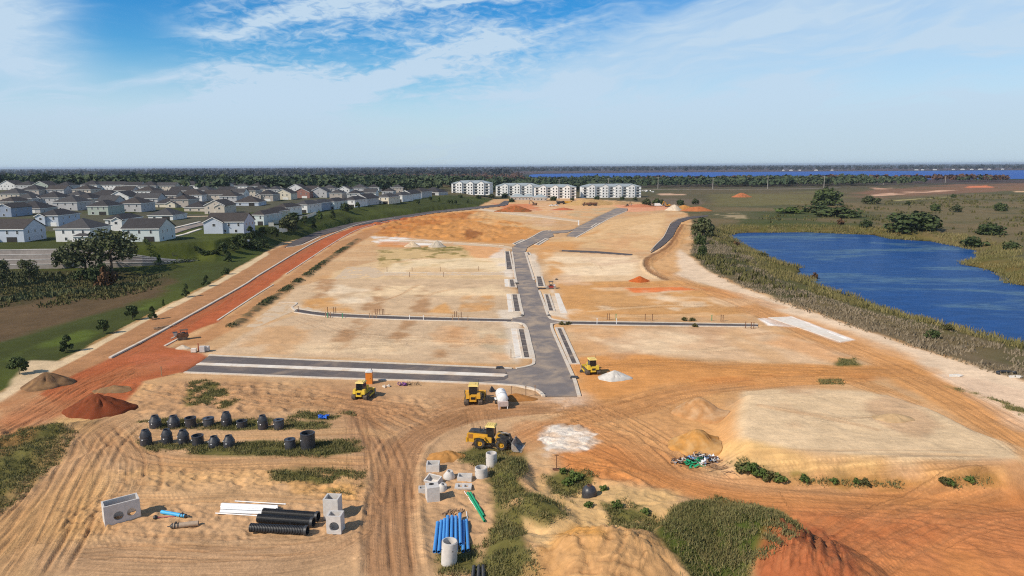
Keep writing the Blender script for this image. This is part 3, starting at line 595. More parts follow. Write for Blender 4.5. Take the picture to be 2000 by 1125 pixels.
path([(60, 1140), (120, 1040), (170, 930), (215, 860), (270, 820)], 4.0, None, 0, 7, .09, .24, 4)
path([(-80, 900), (20, 850), (100, 800), (180, 750), (280, 720)], 5.0, (178, 120, 80), .35, 10, .10, .26, 5)
path([(190, 835), (225, 868), (290, 900), (420, 908), (560, 904), (740, 908)], 3.2, (172, 132, 94), .55, 7, .10, .22, 6)
path([(255, 845), (330, 852), (450, 852), (560, 850), (690, 842), (760, 850)], 1.8, (196, 156, 112), .5, 4, .08, .2, 7)
path([(200, 850), (235, 905), (225, 960), (170, 1010), (120, 1080)], 3.0, None, 0, 5, .09, .22, 8)
path([(130, 1090), (300, 1098), (500, 1096), (640, 1075), (725, 1035)], 3.4, (170, 134, 102), .35, 8, .07, .16, 9)
path([(100, 1075), (300, 1062), (480, 1070), (640, 1060), (720, 1010)], 2.4, None, 0, 6, .07, .15, 10)
path([(180, 970), (330, 975), (480, 968), (700, 975), (740, 985)], 1.6, None, 0, 5, .12, .22, 11)
path([(400, 760), (520, 770), (640, 790), (720, 810), (800, 850)], 4.0, None, 0, 9, .12, .24, 12)
path([(640, 790), (740, 800), (840, 815), (900, 800), (960, 790)], 4.5, (166, 126, 90), .35, 10, .13, .26, 13)
path([(300, 760), (420, 775), (560, 790), (680, 790)], 3.5, None, 0, 9, .15, .22, 14)
path([(850, 838), (900, 812), (990, 800), (1080, 795), (1150, 792)], 3.4, (166, 124, 86), .5, 8, .12, .25, 15)
path([(920, 790), (930, 805), (940, 850)], 1.5, None, 0, 3, .08, .2, 16)
path([(1010, 870), (1060, 845), (1140, 815), (1250, 790), (1340, 765), (1500, 745), (1700, 732)], 4.0, (192, 134, 82), .5, 9, .10, .26, 17)
path([(1040, 840), (1150, 850), (1250, 890), (1330, 935), (1450, 962), (1600, 970), (2000, 968)], 5.0, (190, 128, 78), .5, 9, .08, .26, 18, .1)
path([(1100, 790), (1180, 820), (1260, 870), (1330, 930)], 4.0, None, 0, 9, .10, .22, 19)
path([(1060, 880), (1110, 900), (1200, 915), (1300, 960)], 2.0, None, 0, 5, .10, .2, 20)
path([(2050, 880), (1950, 820), (1850, 765), (1760, 722), (1680, 690), (1560, 640), (1450, 592), (1340, 552), (1290, 530)], 4.5, (204, 148, 94), .45, 9, .07, .28, 21, .08)
path([(2050, 915), (1900, 850), (1780, 790), (1700, 755), (1640, 740), (1500, 745)], 3.2, (204, 148, 92), .6, 7, .07, .26, 22)
path([(1140, 720), (1300, 712), (1500, 720), (1700, 725), (1800, 722)], 4.5, (200, 140, 80), .4, 9, .07, .28, 23)
path([(1268, 512), (1290, 500), (1315, 480), (1322, 460), (1328, 440)], 2.6, (196, 146, 96), .7, 4, .10, .3, 24, .25)
path([(1500, 1000), (1700, 1010), (1900, 1030), (2050, 1060)], 5.5, None, 0, 8, .07, .28, 25)
path([(1560, 1120), (1700, 1060), (1850, 1000), (2000, 975)], 4.5, None, 0, 8, .07, .26, 26)
path([(215, 702), (320, 650), (472, 568), (626, 472)], 4.2, None, 0, 7, .05, .35, 27)
path([(330, 690), (230, 715), (140, 765), (60, 815)], 5.0, (180, 96, 56), .3, 9, .09, .26, 28)
path([(580, 620), (700, 655), (860, 662), (990, 665)], 3.0, None, 0, 4, .05, .25, 29)
path([(1180, 560), (1270, 556), (1400, 566), (1520, 600)], 3.0, (206, 144, 88), .4, 5, .08, .3, 30)
path([(1090, 590), (1200, 600), (1350, 598), (1480, 612)], 4.0, None, 0, 6, .07, .3, 31)
path([(690, 800), (700, 860), (705, 940), (740, 1000)], 1.4, (170, 130, 96), .4, 3, .10, .2, 32)
path([(1180, 1140), (1200, 1090), (1225, 1050), (1240, 1025)], 2.2, None, 0, 6, .16, .22, 41)
path([(1060, 1130), (1100, 1090), (1180, 1080), (1240, 1095), (1300, 1130)], 2.4, (182, 140, 96), .5, 6, .14, .22, 42)
path([(1270, 1040), (1290, 1080), (1310, 1130)], 2.0, None, 0, 5, .14, .2, 43)
for k in range(9): path([(1475 + k * 20, 1150), (1500 + k * 16, 1080), (1530 + k * 9, 1030)], .7, None, 0, 2, .22, .22, 50 + k, 0, .5)
path([(1334, 438), (1318, 464), (1304, 482), (1280, 497), (1264, 507), (1263, 520), (1275, 534), (1300, 546)], 1.5, (128, 88, 56), .8, 3, .18, .3, 150, .5)
rp = random.Random(21)                       # tyre tracks criss-crossing the graded pads
for k in range(20):
    q_ = ((520, 640, 990, 700), (620, 556, 985, 604), (1130, 645, 1560, 690), (1100, 500, 1240, 545), (1120, 430, 1280, 480), (1130, 575, 1450, 618), (760, 490, 970, 530), (1470, 780, 1800, 870))[k % 8]
    xa, xb = sorted((rp.uniform(q_[0], q_[2]), rp.uniform(q_[0], q_[2]))); ya, yb = rp.uniform(q_[1], q_[3]), rp.uniform(q_[1], q_[3])
    if xb - xa < 60: xb = xa + 60
    path([(xa, ya), (xa * .5 + xb * .5 + rp.uniform(-15, 15), (ya + yb) / 2 + rp.uniform(-5, 5)), (xb, yb)], rp.choice((.9, 1.3, 2.6)), rp.choice((None, (196, 150, 106), (226, 196, 156))), .35, 2, .05, .2, 200 + k)
rough_area = np.zeros(len(X))
def rough(pts, amp, scale=2.0, seed=0, feather=4.0):
    w = wpoly(pts); idx = sub(w, feather); x, y = X[idx], Y[idx]
    m = sst(sdf(w, x, y), -feather * .5, feather * .5); r = fbm(x * .8 + y * .3, y, scale, 4, 60 + seed)
    D[idx] += m * amp * (2.0 * np.abs(r - .5) * -1.0 + .25 + (fbm(x, y, scale * .45, 3, 80 + seed) - .5) * .5)
rough([(1050, 848), (1080, 828), (1145, 830), (1175, 860), (1150, 885), (1070, 892)], .55, 1.6, 18, 2)
rough([(240, 750), (640, 745), (680, 800), (560, 812), (270, 815), (250, 790)], .70, 1.9, 1)
rough([(210, 915), (520, 912), (720, 950), (700, 985), (560, 960), (240, 955)], .65, 1.3, 2)
rough([(120, 985), (480, 975), (740, 985), (730, 1050), (480, 1060), (150, 1060), (110, 1020)], .45, 1.3, 3)
rough([(700, 770), (870, 775), (860, 815), (760, 815)], .6, 1.5, 4)
rough([(815, 885), (910, 872), (960, 920), (940, 1000), (930, 1100), (820, 1100), (805, 980)], .42, 1.6, 5)
rough([(1040, 905), (1180, 900), (1330, 960), (1330, 1020), (1200, 1030), (1060, 990)], .7, 2.2, 6)
rough([(1560, 1000), (2050, 1010), (2050, 1140), (1600, 1140)], .35, 2.5, 7)
rough([(1050, 790), (1400, 760), (1420, 860), (1300, 920), (1100, 840)], .22, 2.2, 8)
rough([(720, 430), (930, 412), (1050, 450), (960, 470), (760, 462)], 3.2, 7, 9)
rough([(410, 690), (500, 640), (590, 612), (1000, 630), (1010, 712), (700, 700)], .16, 3, 15)
rough([(480, 640), (580, 560), (660, 540), (990, 545), (1012, 612), (580, 606)], .16, 3, 16)
rough([(1105, 640), (1480, 640), (1690, 690), (1600, 712), (1150, 690)], .14, 3, 17)
rough([(-100, 850), (120, 828), (150, 850), (20, 1000), (-100, 1040)], .9, 2.6, 10)
rough([(940, 930), (1010, 920), (1100, 1000), (1060, 1140), (920, 1140)], .9, 3.0, 11)
rough([(1260, 500), (1300, 470), (1350, 440), (1350, 500), (1300, 540)], .5, 4, 12)
rough([(1435, 905), (1900, 930), (1960, 945), (1440, 930)], .4, 1.6, 13, 2)
rough([(1450, 780), (1800, 800), (1950, 890), (1500, 870)], .16, 3, 14)
for (cx, cy, rx, ry, h, rot, pw) in MOUNDS[:4]:
    idx = np.nonzero((np.abs(X - cx) < rx * 1.1) & (np.abs(Y - cy) < ry * 1.1))[0]; x, y = X[idx], Y[idx]; m = sst(1.1 - np.sqrt(((x - cx) / rx) ** 2 + ((y - cy) / ry) ** 2), 0, .4)
    an = np.arctan2(y - cy, x - cx); gl_ = fbm(an * 3.2 + cx, np.hypot(x - cx, y - cy) * .10, .55, 3, 91)
    D[idx] += m * (.55 * (fbm(x, y, 2.4, 4, 92) - .5) + .30 * (fbm(x, y, .8, 2, 93) - .5) - .22 * sst(gl_, .55, .75))
D += (n3 - .5) * .07 * (Y < 400) + (GROUND_N - .5) * .045 * (Y < 300)
D += (n1 - .5) * .35 * np.clip(GR, 0, 1) * (Y < 900)
region([(1050, 852), (1078, 828), (1140, 830), (1172, 858), (1155, 882), (1072, 892)], (216, 196, 174), 1.5, .8, 1.8, rscale=3, patch=(.1, .35))
region([(1060, 850), (1082, 832), (1138, 836), (1162, 858), (1145, 876), (1080, 884)], (230, 220, 206), .8, .85, 2.0, rscale=2.0, patch=(.22, .5))
region([(1075, 770), (1135, 768), (1140, 790), (1090, 800)], (214, 190, 166), 3, .6, 2, rscale=4, patch=(.3, .55))
# berms carry the planted strips
for b in BERMS:
    w = spline(wpoly(b), 3.0); idx = sub(w, 5); x, y = X[idx], Y[idx]
    dd = np.min(np.stack([(x - q[0]) ** 2 + (y - q[1]) ** 2 for q in w]), 0) ** .5
    D[idx] += .7 * np.exp(-(dd / 1.5) ** 2); paint(idx, sst(2.2 - dd + (n3[idx] - .5) * 3, 0, 1.2) * .85, (92, 84, 60), 1.0)
# formation of roads is level and a little below the paving
ROADN = 0
for k, w in RW.items():
    idx = sub(w, 6); sd_ = sdf(w, X[idx], Y[idx]); m = sst(sd_, -3.2, -.4)
    D[idx] *= (1 - m); Z[idx] = Z[idx] * (1 - m) ; Z[idx] -= .22 * sst(sd_, -.9, .2) + np.where(sd_ > 0, np.minimum(Y[idx] * .0012, .6), 0)
Z += D
land = bpy.data.meshes.new('ground')
nv = NR * NC; co = np.stack([X, Y, Z], 1).astype(np.float32)
i0 = (np.arange(NR - 1)[:, None] * NC + np.arange(NC - 1)[None, :]).ravel()
quads = np.stack([i0, i0 + 1, i0 + NC + 1, i0 + NC], 1).astype(np.int32)
land.vertices.add(nv); land.vertices.foreach_set('co', co.ravel())
land.loops.add(quads.size); land.loops.foreach_set('vertex_index', quads.ravel())
land.polygons.add(len(quads)); land.polygons.foreach_set('loop_start', np.arange(0, quads.size, 4, dtype=np.int32)); land.polygons.foreach_set('loop_total', np.full(len(quads), 4, np.int32))
land.update(calc_edges=True); land.polygons.foreach_set('use_smooth', np.ones(len(quads), bool))
ca = land.attributes.new('soil', 'FLOAT_COLOR', 'POINT'); ca.data.foreach_set('color', np.concatenate([np.clip(C, .004, .95), np.ones((nv, 1), np.float32)], 1).astype(np.float32).ravel())
ga = land.attributes.new('cover', 'FLOAT', 'POINT'); ga.data.foreach_set('value', np.clip(GR, 0, 1).astype(np.float32))
ta = land.attributes.new('wheel_track', 'FLOAT_VECTOR', 'POINT'); ta.data.foreach_set('vector', TRK.ravel())
gm = bpy.data.materials.new('ground_soil_and_cover'); gm.use_nodes = True; t = gm.node_tree; b = t.nodes['Principled BSDF']
b.inputs['Roughness'].default_value = .95; b.inputs['Specular IOR Level'].default_value = .08
at = t.nodes.new('ShaderNodeAttribute'); at.attribute_name = 'soil'; ag = t.nodes.new('ShaderNodeAttribute'); ag.attribute_name = 'cover'
oc = t.nodes.new('ShaderNodeTexCoord').outputs['Object']
g1 = noise(t, oc, 1.7, 8, .72, .3); g2 = noise(t, oc, .23, 6, .6, .5); g3 = noise(t, oc, .045, 5, .6)
att = t.nodes.new('ShaderNodeAttribute'); att.attribute_name = 'wheel_track'; sx = t.nodes.new('ShaderNodeSeparateXYZ'); t.links.new(att.outputs['Vector'], sx.inputs[0])
td, tsn, tm = (E(t, sx.outputs[i]) for i in range(3))
st1 = noise(t, comb(t, td * 2.6, tsn * .10, 0.0), 1.0, 5, .68, .25); st2 = noise(t, comb(t, td * 1.1, tsn * 1.9, 3.0), 1.0, 4, .6)
tread = (tsn * 11.0 + td.f('ABSOLUTE') * 7.0).f('SINE') * (st1 - .48).ss(.0, .1)
streak = tm.f('MINIMUM', 1.0) * ((st1 - .5) * 1.15 + (st2 - .5) * .35 + tread * .10)
sxo = t.nodes.new('ShaderNodeSeparateXYZ'); t.links.new(oc, sxo.inputs[0]); ox, oy = E(t, sxo.outputs[0]), E(t, sxo.outputs[1])
grade = noise(t, comb(t, ox * .10 + oy * .03, oy * .75, 0.0), 1.0, 5, .66, .4); bare = 1.0 - E(t, ag.outputs['Fac'])
speck = noise(t, oc, .9, 3, .5); fleck = (speck - .70).ss(.0, .05) * bare
var = (g1 - .5) * .62 + (g2 - .5) * .50 + (g3 - .5) * .38 + streak + (grade - .5) * .42 * bare - fleck * .16 + 1.0
vv = t.nodes.new('ShaderNodeVectorMath'); vv.operation = 'SCALE'; t.links.new(at.outputs['Color'], vv.inputs[0]); t.links.new(var.v, vv.inputs['Scale'])
t.links.new(vv.outputs[0], b.inputs['Base Color'])
bn = t.nodes.new('ShaderNodeBump'); bn.inputs['Distance'].default_value = .16; bn.inputs['Strength'].default_value = .75
t.links.new((g1 * 1.0 + g2 * .6 + streak * .9 + grade * .35 * bare).v, bn.inputs['Height']); t.links.new(bn.outputs[0], b.inputs['Normal'])
land.materials.append(gm)
go = bpy.data.objects.new('ground', land); COL.objects.link(go)
tag(go, 'tan and orange bare soil of the building site with grassy land around it', 'ground', kind='structure')
ZG = Z.reshape(NR, NC)
def ground_z(x, y):
    """height of the finished land (with its relief)"""
    r = min(max(np.searchsorted(ys, y) - 1, 0), NR - 2); u = (x / (16 + y) + 1) / 2 * (NC - 1); c = int(min(max(u, 0), NC - 2)); fy = (y - ys[r]) / (ys[r + 1] - ys[r]); fx = u - c
    a = ZG[r, c] * (1 - fx) + ZG[r, c + 1] * fx; b_ = ZG[r + 1, c] * (1 - fx) + ZG[r + 1, c + 1] * fx
    return float(a * (1 - fy) + b_ * fy)
def PG(px, py):
    v = P(px, py); v.z = ground_z(v.x, v.y); return v
# ------------------------------------------------------------------ paving
def sheet(name, pts, z, m, label, cat='road', thick=.25, world=False, kind='structure'):
    w = pts if world else Gp(pts); bm = bmesh.new()
    a = sum(w[i][0] * w[(i + 1) % len(w)][1] - w[(i + 1) % len(w)][0] * w[i][1] for i in range(len(w)))
    if a < 0: w = w[::-1]
    top = [bm.verts.new((x, y, z)) for x, y in w]; bot = [bm.verts.new((x, y, z - thick)) for x, y in w]
    f = bm.faces.new(top)
    for k in range(len(w)): bm.faces.new((top[k], bot[k], bot[(k + 1) % len(w)], top[(k + 1) % len(w)]))
    bm.normal_update(); bmesh.ops.triangulate(bm, faces=[f], ngon_method='EAR_CLIP')
    me = bpy.data.meshes.new(name); bm.to_mesh(me); bm.free(); me.materials.append(m)
    o = bpy.data.objects.new(name, me); COL.objects.link(o)
    if label: tag(o, label, cat, kind=kind)
    return o
sheet('main_road', ROADS['main'], .020, M['asphalt'], 'dusty grey asphalt spine road running up the middle of the site')
sheet('upper_road', ROADS['upper'], .020, M['asphalt'], 'grey asphalt road slanting up towards the far end of the site')
sheet('link_road', ROADS['link'], .016, M['asphalt'], 'short grey cross link joining the two offset parts of the spine road')
sheet('dual_road', ROADS['dual'], .014, M['asphalt_mid'], 'dark divided entrance road with raised median across the site')
sheet('west_lane', ROADS['westlane'], .016, M['asphalt_new'], 'narrow asphalt lane between sandy house pads west of the spine road')
sheet('east_lane', ROADS['eastlane'], .016, M['asphalt_new'], 'narrow asphalt lane running east between sandy house pads')
sheet('far_lane', ROADS['farlane'], .016, M['asphalt_new'], 'thin dark lane across pale pads towards the eastern bank')
sheet('curved_road', ROADS['curve'], .016, M['asphalt_new'], 'dark curving road along the foot of the lawn below the houses')
sheet('bank_road', ROADS['bank'], .016, M['asphalt_new'], 'dark winding strip of new asphalt above the pond bank')
sheet('median', [(391, 709.5), (600, 717), (800, 724.5), (985, 731.5), (992, 733.5), (985, 736), (800, 730), (600, 721.5), (383, 713)], .17, M['slab'], 'long pale raised concrete median of the divided road', 'median')
for pts, lab in (([(545, 591), (580, 593), (640, 612), (640, 618), (570, 609), (500, 640), (480, 638)], 'pale lime rock turnaround at the end of the western lane'),
                 ([(652, 545), (678, 521), (730, 521), (748, 533), (985, 533), (985, 537), (750, 538), (735, 543)], 'pale lime rock lane between weedy ground and house pads'),
                 ([(780, 470), (890, 474), (985, 480), (1000, 482), (1000, 486), (960, 482), (880, 477), (780, 473)], 'pale thin lane below the brown excavated slope'),
                 ([(938, 407), (1000, 413), (1132, 430), (1128, 433), (1000, 420), (935, 410)], 'pale grey far lane crossing the upper end of the site')):
    sheet('lime_rock_lane', pts, .012, M['limebase'], lab, 'lane')
def kerb(pts, label, w=.42, h=.15, m='kerb', world=False, step=4.0):
    s = spline(pts if world else Gp(pts), step); mb = MB(); n = len(s); L = []
    for i in range(n):
        t = s[min(i + 1, n - 1)] - s[max(i - 1, 0)]; t = t / (np.linalg.norm(t) + 1e-9); nx, ny = -t[1], t[0]
        wv = w / 2; x, y = s[i]
        L += [(x - nx * wv, y - ny * wv, -.2), (x - nx * wv, y - ny * wv, h), (x + nx * wv, y + ny * wv, h), (x + nx * wv, y + ny * wv, -.2)]
    fs = []
    for i in range(n - 1):
        for k in range(3): fs.append((i * 4 + k, i * 4 + k + 1, i * 4 + 5 + k, i * 4 + 4 + k))
    fs += [(0, 3, 2, 1), (n * 4 - 4, n * 4 - 3, n * 4 - 2, n * 4 - 1)]
    mb.add(L, fs); o = mb.build('kerb', M[m]); tag(o, label, 'kerb', kind='structure'); return o
kerb([(1131, 773), (1124, 748), (1119, 735), (1098, 688), (1077, 638), (1083, 632), (1110, 631)], 'east kerb of the spine road beside the nearest bay', .62)
kerb([(1100, 627), (1080, 624), (1071, 617), (1062, 592), (1053, 568)], 'east kerb of the spine road beside the middle bay', .62)
kerb([(1043, 547), (1033, 515), (1026, 493)], 'east kerb of the spine road along the pale verge', .7)
kerb([(1008, 720), (1037, 714), (1043, 704), (1036, 672), (1028, 640), (1016, 631), (990, 629.5)], 'west kerb of the spine road curving into the divided road', .62)
kerb([(1000, 621), (1013, 620), (1021, 615), (1017, 597), (1013, 575)], 'west kerb of the spine road beside the white slab', .62)
kerb([(1009, 552), (1005, 531), (1003, 512), (1000, 492)], 'west kerb of the spine road by the far bay', .7)
kerb([(408, 694), (600, 703), (800, 711.3), (1000, 719.8)], 'north kerb of the divided road', .55)
kerb([(360, 727.6), (500, 733), (650, 739), (800, 743.6), (914, 748), (1010, 753.5), (1049, 762.5), (1062, 774)], 'south kerb of the divided road curving into the spine road', .55)
kerb([(575, 602), (642, 611.4), (800, 618.4), (998, 623.4)], 'north kerb of the western lane', .5)
kerb([(575, 610), (642, 618.8), (800, 625.2), (1000, 629.2)], 'south kerb of the western lane', .5)
kerb([(1096, 627.5), (1250, 629.6), (1480, 633.5)], 'north kerb of the eastern lane', .45)
kerb([(1096, 633.6), (1250, 636), (1480, 638.7)], 'south kerb of the eastern lane', .45)
kerb([(545, 591), (580, 592), (570, 600), (578, 607)], 'curved kerb at the western turnaround', .6)
kerb([(215, 700), (320, 645), (472, 560), (519, 530), (626, 468), (707, 436.5), (772, 426)], 'west kerb of the orange graded road', .6, .3)
kerb([(322, 676), (352, 660)], 'short kerb end beside the kerb-laying machine', .5)
kerb([(425, 626), (500, 577), (534, 556)], 'east kerb of the orange graded road, lower run', .45)
kerb([(558, 536), (662, 468), (707, 445.5), (760, 432), (837, 417.5), (900, 409), (935, 406)], 'east kerb of the orange graded road, upper run', .45)
kerb([(560, 483), (590, 478), (625, 462)], 'pale footing beside the start of the curved road', .9, .12)
kerb([(1078, 450), (1060, 451.5), (1035, 465), (1012, 475.5)], 'west kerb of the bend in the spine road', .7)
kerb([(1125, 464), (1155, 447), (1190, 427), (1225, 412)], 'east kerb of the upper road', .8)
kerb([(940, 409), (1000, 417), (1128, 433.5)], 'dark-edged kerb of the far lane', .6)
kerb([(1270, 490), (1283, 476), (1296, 462.5), (1305, 445), (1311, 435), (1325, 427), (1345, 422)], 'kerb on the land side of the winding asphalt strip', .35)
kerb([(780, 470), (890, 474), (985, 480)], 'kerb of the lane below the excavated slope', .45)
kerb([(750, 533), (860, 532.6), (985, 532.6)], 'north kerb of the lime rock lane', .4)
kerb([(750, 538.2), (860, 537.6), (985, 537.4)], 'south kerb of the lime rock lane', .4)
# parking bays: asphalt with a kerb frame, and white pavement slabs
def bay(pts, label, w=.55):
    o = sheet('parking_bay', pts, .03, M['asphalt_bay'], label, 'parking bay')
    kk = Gp(pts); mb = MB()
    for i in range(4):
        a, b_ = np.array(kk[i]), np.array(kk[(i + 1) % 4]); t_ = (b_ - a) / np.linalg.norm(b_ - a); nn = np.array((-t_[1], t_[0])) * w / 2
        a2, b2 = a - t_ * w / 2, b_ + t_ * w / 2 - t_ * w
        mb.prism([tuple(a2 + nn), tuple(a2 - nn), tuple(b2 - nn), tuple(b2 + nn)], -.2, .16)
    k = mb.build('kerb_frame', M['kerb'], o)
    # painted stall lines
    for f in (.2, .4, .6, .8):
        a = np.array(kk[0]) * (1 - f) + np.array(kk[3]) * f; b_ = np.array(kk[1]) * (1 - f) + np.array(kk[2]) * f
        t_ = (b_ - a) / np.linalg.norm(b_ - a); nn = np.array((-t_[1], t_[0])) * .06
        MB().prism([tuple(a * .8 + b_ * .2 + nn), tuple(a * .8 + b_ * .2 - nn), tuple(b_ * .9 + a * .1 - nn), tuple(b_ * .9 + a * .1 + nn)], .031, .036).build('stall_line', M['kerb'], o)
bay([(1011, 643), (1025, 643), (1037, 700), (1022, 700)], 'dark parking bay west of the spine road, nearest')
bay([(999, 575), (1011, 575), (1018, 609), (1004, 609)], 'dark parking bay beside the white slab, middle of the west side')
bay([(994, 546), (1004, 546), (1008, 561), (996, 561)], 'small grey parking bay on the west side before the dirt crossing')
bay([(986, 491), (995, 491), (1002, 527), (989, 527)], 'parking bay on the west side below the road bend')
bay([(1086, 641), (1098, 641), (1130, 711), (1115, 711)], 'dark parking bay east of the spine road, nearest')
bay([(1063, 575), (1072, 575), (1083, 608), (1071, 608)], 'grey parking bay on the east side, second from the front')
bay([(1047, 540), (1058, 540), (1064, 560), (1050, 560)], 'grey parking bay next to the small red machine')
bay([(1028, 493), (1034, 493), (1037, 499), (1031, 499)], 'tiny square bay beside the far pale verge')
bay([(1045, 478), (1066, 466), (1071, 467), (1052, 479)], 'slanting bay on the bend of the spine road', .9)
bay([(1155, 443), (1166, 436), (1172, 436), (1160, 444)], 'slanting bay beside the upper road', .9)
bay([(1002, 476), (1020, 468), (1024, 469), (1006, 478)], 'slanting bay west of the road bend', .7)
for pts, lab in (([(998, 642), (1009, 642), (1020, 700), (1007, 700)], 'white concrete slab beside the nearest western bay'),
                 ([(989, 574), (997.5, 574), (1002.5, 609), (993, 609)], 'white concrete slab beside the middle western bay'),
                 ([(985, 545), (992.5, 545), (994.5, 560), (986, 560)], 'small white concrete slab before the dirt crossing'),
                 ([(1500, 620), (1544, 619), (1665, 664.5), (1642, 668), (1560, 640)], 'bright white lime strip at the end of the eastern lane'),
                 ([(1083, 573), (1092, 573), (1108, 612), (1095, 612)], 'pale verge slab behind the second eastern bay')):
    sheet('pavement', pts, .05, M['slab'], lab, 'pavement')

# ------------------------------------------------------------------ water
def watermat(name, c1, c2, wave, refl):
    """wind-ruffled water: body colour painted with the blue of reflected sky, paler wind lanes and floating weed, and a weak broken reflection"""
    m = bpy.data.materials.new(name); m.use_nodes = True; t = m.node_tree; t.nodes.clear()
    mo = t.nodes.new('ShaderNodeOutputMaterial'); df = t.nodes.new('ShaderNodeBsdfDiffuse'); gl = t.nodes.new('ShaderNodeBsdfGlossy'); mx = t.nodes.new('ShaderNodeMixShader'); gl.inputs['Roughness'].default_value = .12
    oc = t.nodes.new('ShaderNodeTexCoord').outputs['Object']; mp = t.nodes.new('ShaderNodeMapping'); t.links.new(oc, mp.inputs[0]); mp.inputs['Scale'].default_value = (.4, 1.0, 1.0)
    n = noise(t, mp.outputs[0], wave, 5, .62); p = noise(t, mp.outputs[0], .035, 5, .6, .8); w2 = noise(t, mp.outputs[0], .35, 4, .7)
    lane = ((p * .8 + w2 * .2) - .487).ss(.0, .12)
    t.links.new(mixc(t, lane, mixc(t, w2.ss(.3, .7), c1, tuple(v * 1.35 for v in c1)), mixc(t, n.ss(.35, .65), c2, tuple(v * .6 for v in c2))), df.inputs['Color'])
    bn = t.nodes.new('ShaderNodeBump'); bn.inputs['Distance'].default_value = .15; bn.inputs['Strength'].default_value = 1.0
    t.links.new((n * .7 + w2 * .5).v, bn.inputs['Height']); t.links.new(bn.outputs[0], gl.inputs['Normal'])
    lw = t.nodes.new('ShaderNodeLayerWeight'); lw.inputs['Blend'].default_value = .25
    t.links.new((E(t, lw.outputs['Fresnel']) * refl).v, mx.inputs[0]); t.links.new(df.outputs[0], mx.inputs[1]); t.links.new(gl.outputs[0], mx.inputs[2]); t.links.new(mx.outputs[0], mo.inputs[0]); return m
pw = [(x, y) for x, y in POND]; pc = np.mean(pw, 0)
big = [tuple(np.array(p_) + (np.array(p_) - pc) / np.linalg.norm(np.array(p_) - pc) * 2.5) for p_ in pw]
sheet('pond_water', big, -4.0, watermat('pond_water', (.010, .055, .185), (.085, .175, .29), 1.1, .26), 'deep blue pond water beyond the sandy east edge', 'water', .3, True)
lk = Gp([(1031, 345), (1036, 341), (1060, 339.5), (1290, 337), (1650, 334.5), (2000, 332.5), (2300, 331), (2300, 351), (2000, 349.5), (1600, 351), (1390, 353), (1250, 351), (1120, 352), (1040, 349)], -5.0)
sheet('lake', lk, -5.0, watermat('lake_water', (.014, .080, .33), (.02, .10, .36), .05, .12), 'long bright blue lake below the horizon', 'lake', .3, True)

# ------------------------------------------------------------------ heaps of soil
def heap(px, py, rx, ry, h, rgb, label, rgb2=None, seed=0, rot=0.0, ridge=0, flat=0.0, name='soil_heap', sink=.25, n=44, rings=18, scale=2.0):
    """heap of loose soil: slopes at the angle of repose, gullies and an uneven crest"""
    p = P(px, py); mb = MB(); vs = [(0, 0, 0)]; rng = random.Random(seed)
    ph = [rng.uniform(0, 6.28) for _ in range(6)]
    a_ = np.linspace(0, 2 * np.pi, n, endpoint=False); r_ = np.linspace(0, 1, rings + 1)[1:]
    V = []
    def hz(x, y, r, ed):
        q = r / ed; tip = (np.sqrt(q * q + .018) - .134) * 1.13
        z = h * np.clip((1 - tip) / (1 - flat), 0, 1.0 if flat else 2.0)
        if flat: z = z - h * .10 * sst(.25 - q, 0, .25) * 0
        z = z + (fbm(x + seed * 9, y, scale * 1.3, 4, seed) - .5) * h * .34 * np.clip(1.15 - q, 0, 1)
        gul = fbm(np.arctan2(y, x) * 5.0 + seed + q * 1.2, q * 1.6, 1.0, 3, seed + 5)
        return z - h * .22 * sst(gul, .52, .75) * sst(q, .12, .45) * (1 - q)
    for r in r_:
        ed = 1 + .12 * np.sin(2 * a_ + ph[0]) + .09 * np.sin(3 * a_ + ph[1]) + .04 * np.sin(7 * a_ + ph[2])
        x = np.cos(a_) * r * rx * ed; y = np.sin(a_) * r * ry * ed
        z = hz(x, y, r, 1.0)
        if r == r_[-1]: z = z * 0 - sink
        V.append(np.stack([x, y, z], 1))
    V = np.concatenate(V); z0 = float(hz(np.array([1e-3]), np.array([0.]), np.array([0.]), 1.0)[0])
    vs = [(0, 0, z0)] + [tuple(v) for v in V]
    fs = [(0, 1 + k, 1 + (k + 1) % n) for k in range(n)]
    for i in range(rings - 1):
        for k in range(n): a = 1 + i * n; fs.append((a + k, a + n + k, a + n + (k + 1) % n, a + (k + 1) % n))
    ca, sa = math.cos(rot), math.sin(rot)        # the heap follows the lie of the land below it
    vs = [(x, y, z + ground_z(p.x + x * ca - y * sa, p.y + x * sa + y * ca) - p.z) for x, y, z in vs]
    mb.add(vs, fs)
    m = mat('soil_%d_%d_%d' % rgb, tuple(v * .74 for v in lin(rgb)), .95, .18, 1.1, bump=.12, spec=.05, dirt=tuple(v * .74 for v in lin(rgb2)) if rgb2 else tuple(v * .58 for v in lin(rgb)), dirt_amt=.8, dirt_scale=.35)
    o = mb.build(name, m, smooth=True); o.location = p; o.rotation_euler = (0, 0, rot); tag(o, label, 'heap', 'heaps of soil on the site'); return o
heap(194, 803, 5.0, 3.8, 2.8, (136, 76, 50), 'dark orange soil heap beside the west haul track', (142, 70, 44), 1)
heap(92, 752, 4.2, 3.4, 2.4, (126, 98, 74), 'brown heap of spoil at the edge of the western lawn', (190, 150, 105), 2)
heap(222, 762, 3.0, 2.2, .8, (164, 128, 92), 'low grey-brown heap behind the dark orange one', (130, 110, 84), 3)
heap(1200, 739, 2.9, 2.2, 1.5, (226, 222, 214), 'white sand heap beside the eastern bulldozer', None, 4)
heap(1368, 808, 4.4, 4.0, 2.7, (196, 146, 98), 'tan heap of clods against the pale stockpile', (224, 190, 150), 5, scale=1.4)
heap(1360, 872, 4.2, 3.8, 2.4, (206, 150, 84), 'golden brown conical heap above the debris', (222, 184, 132), 6)
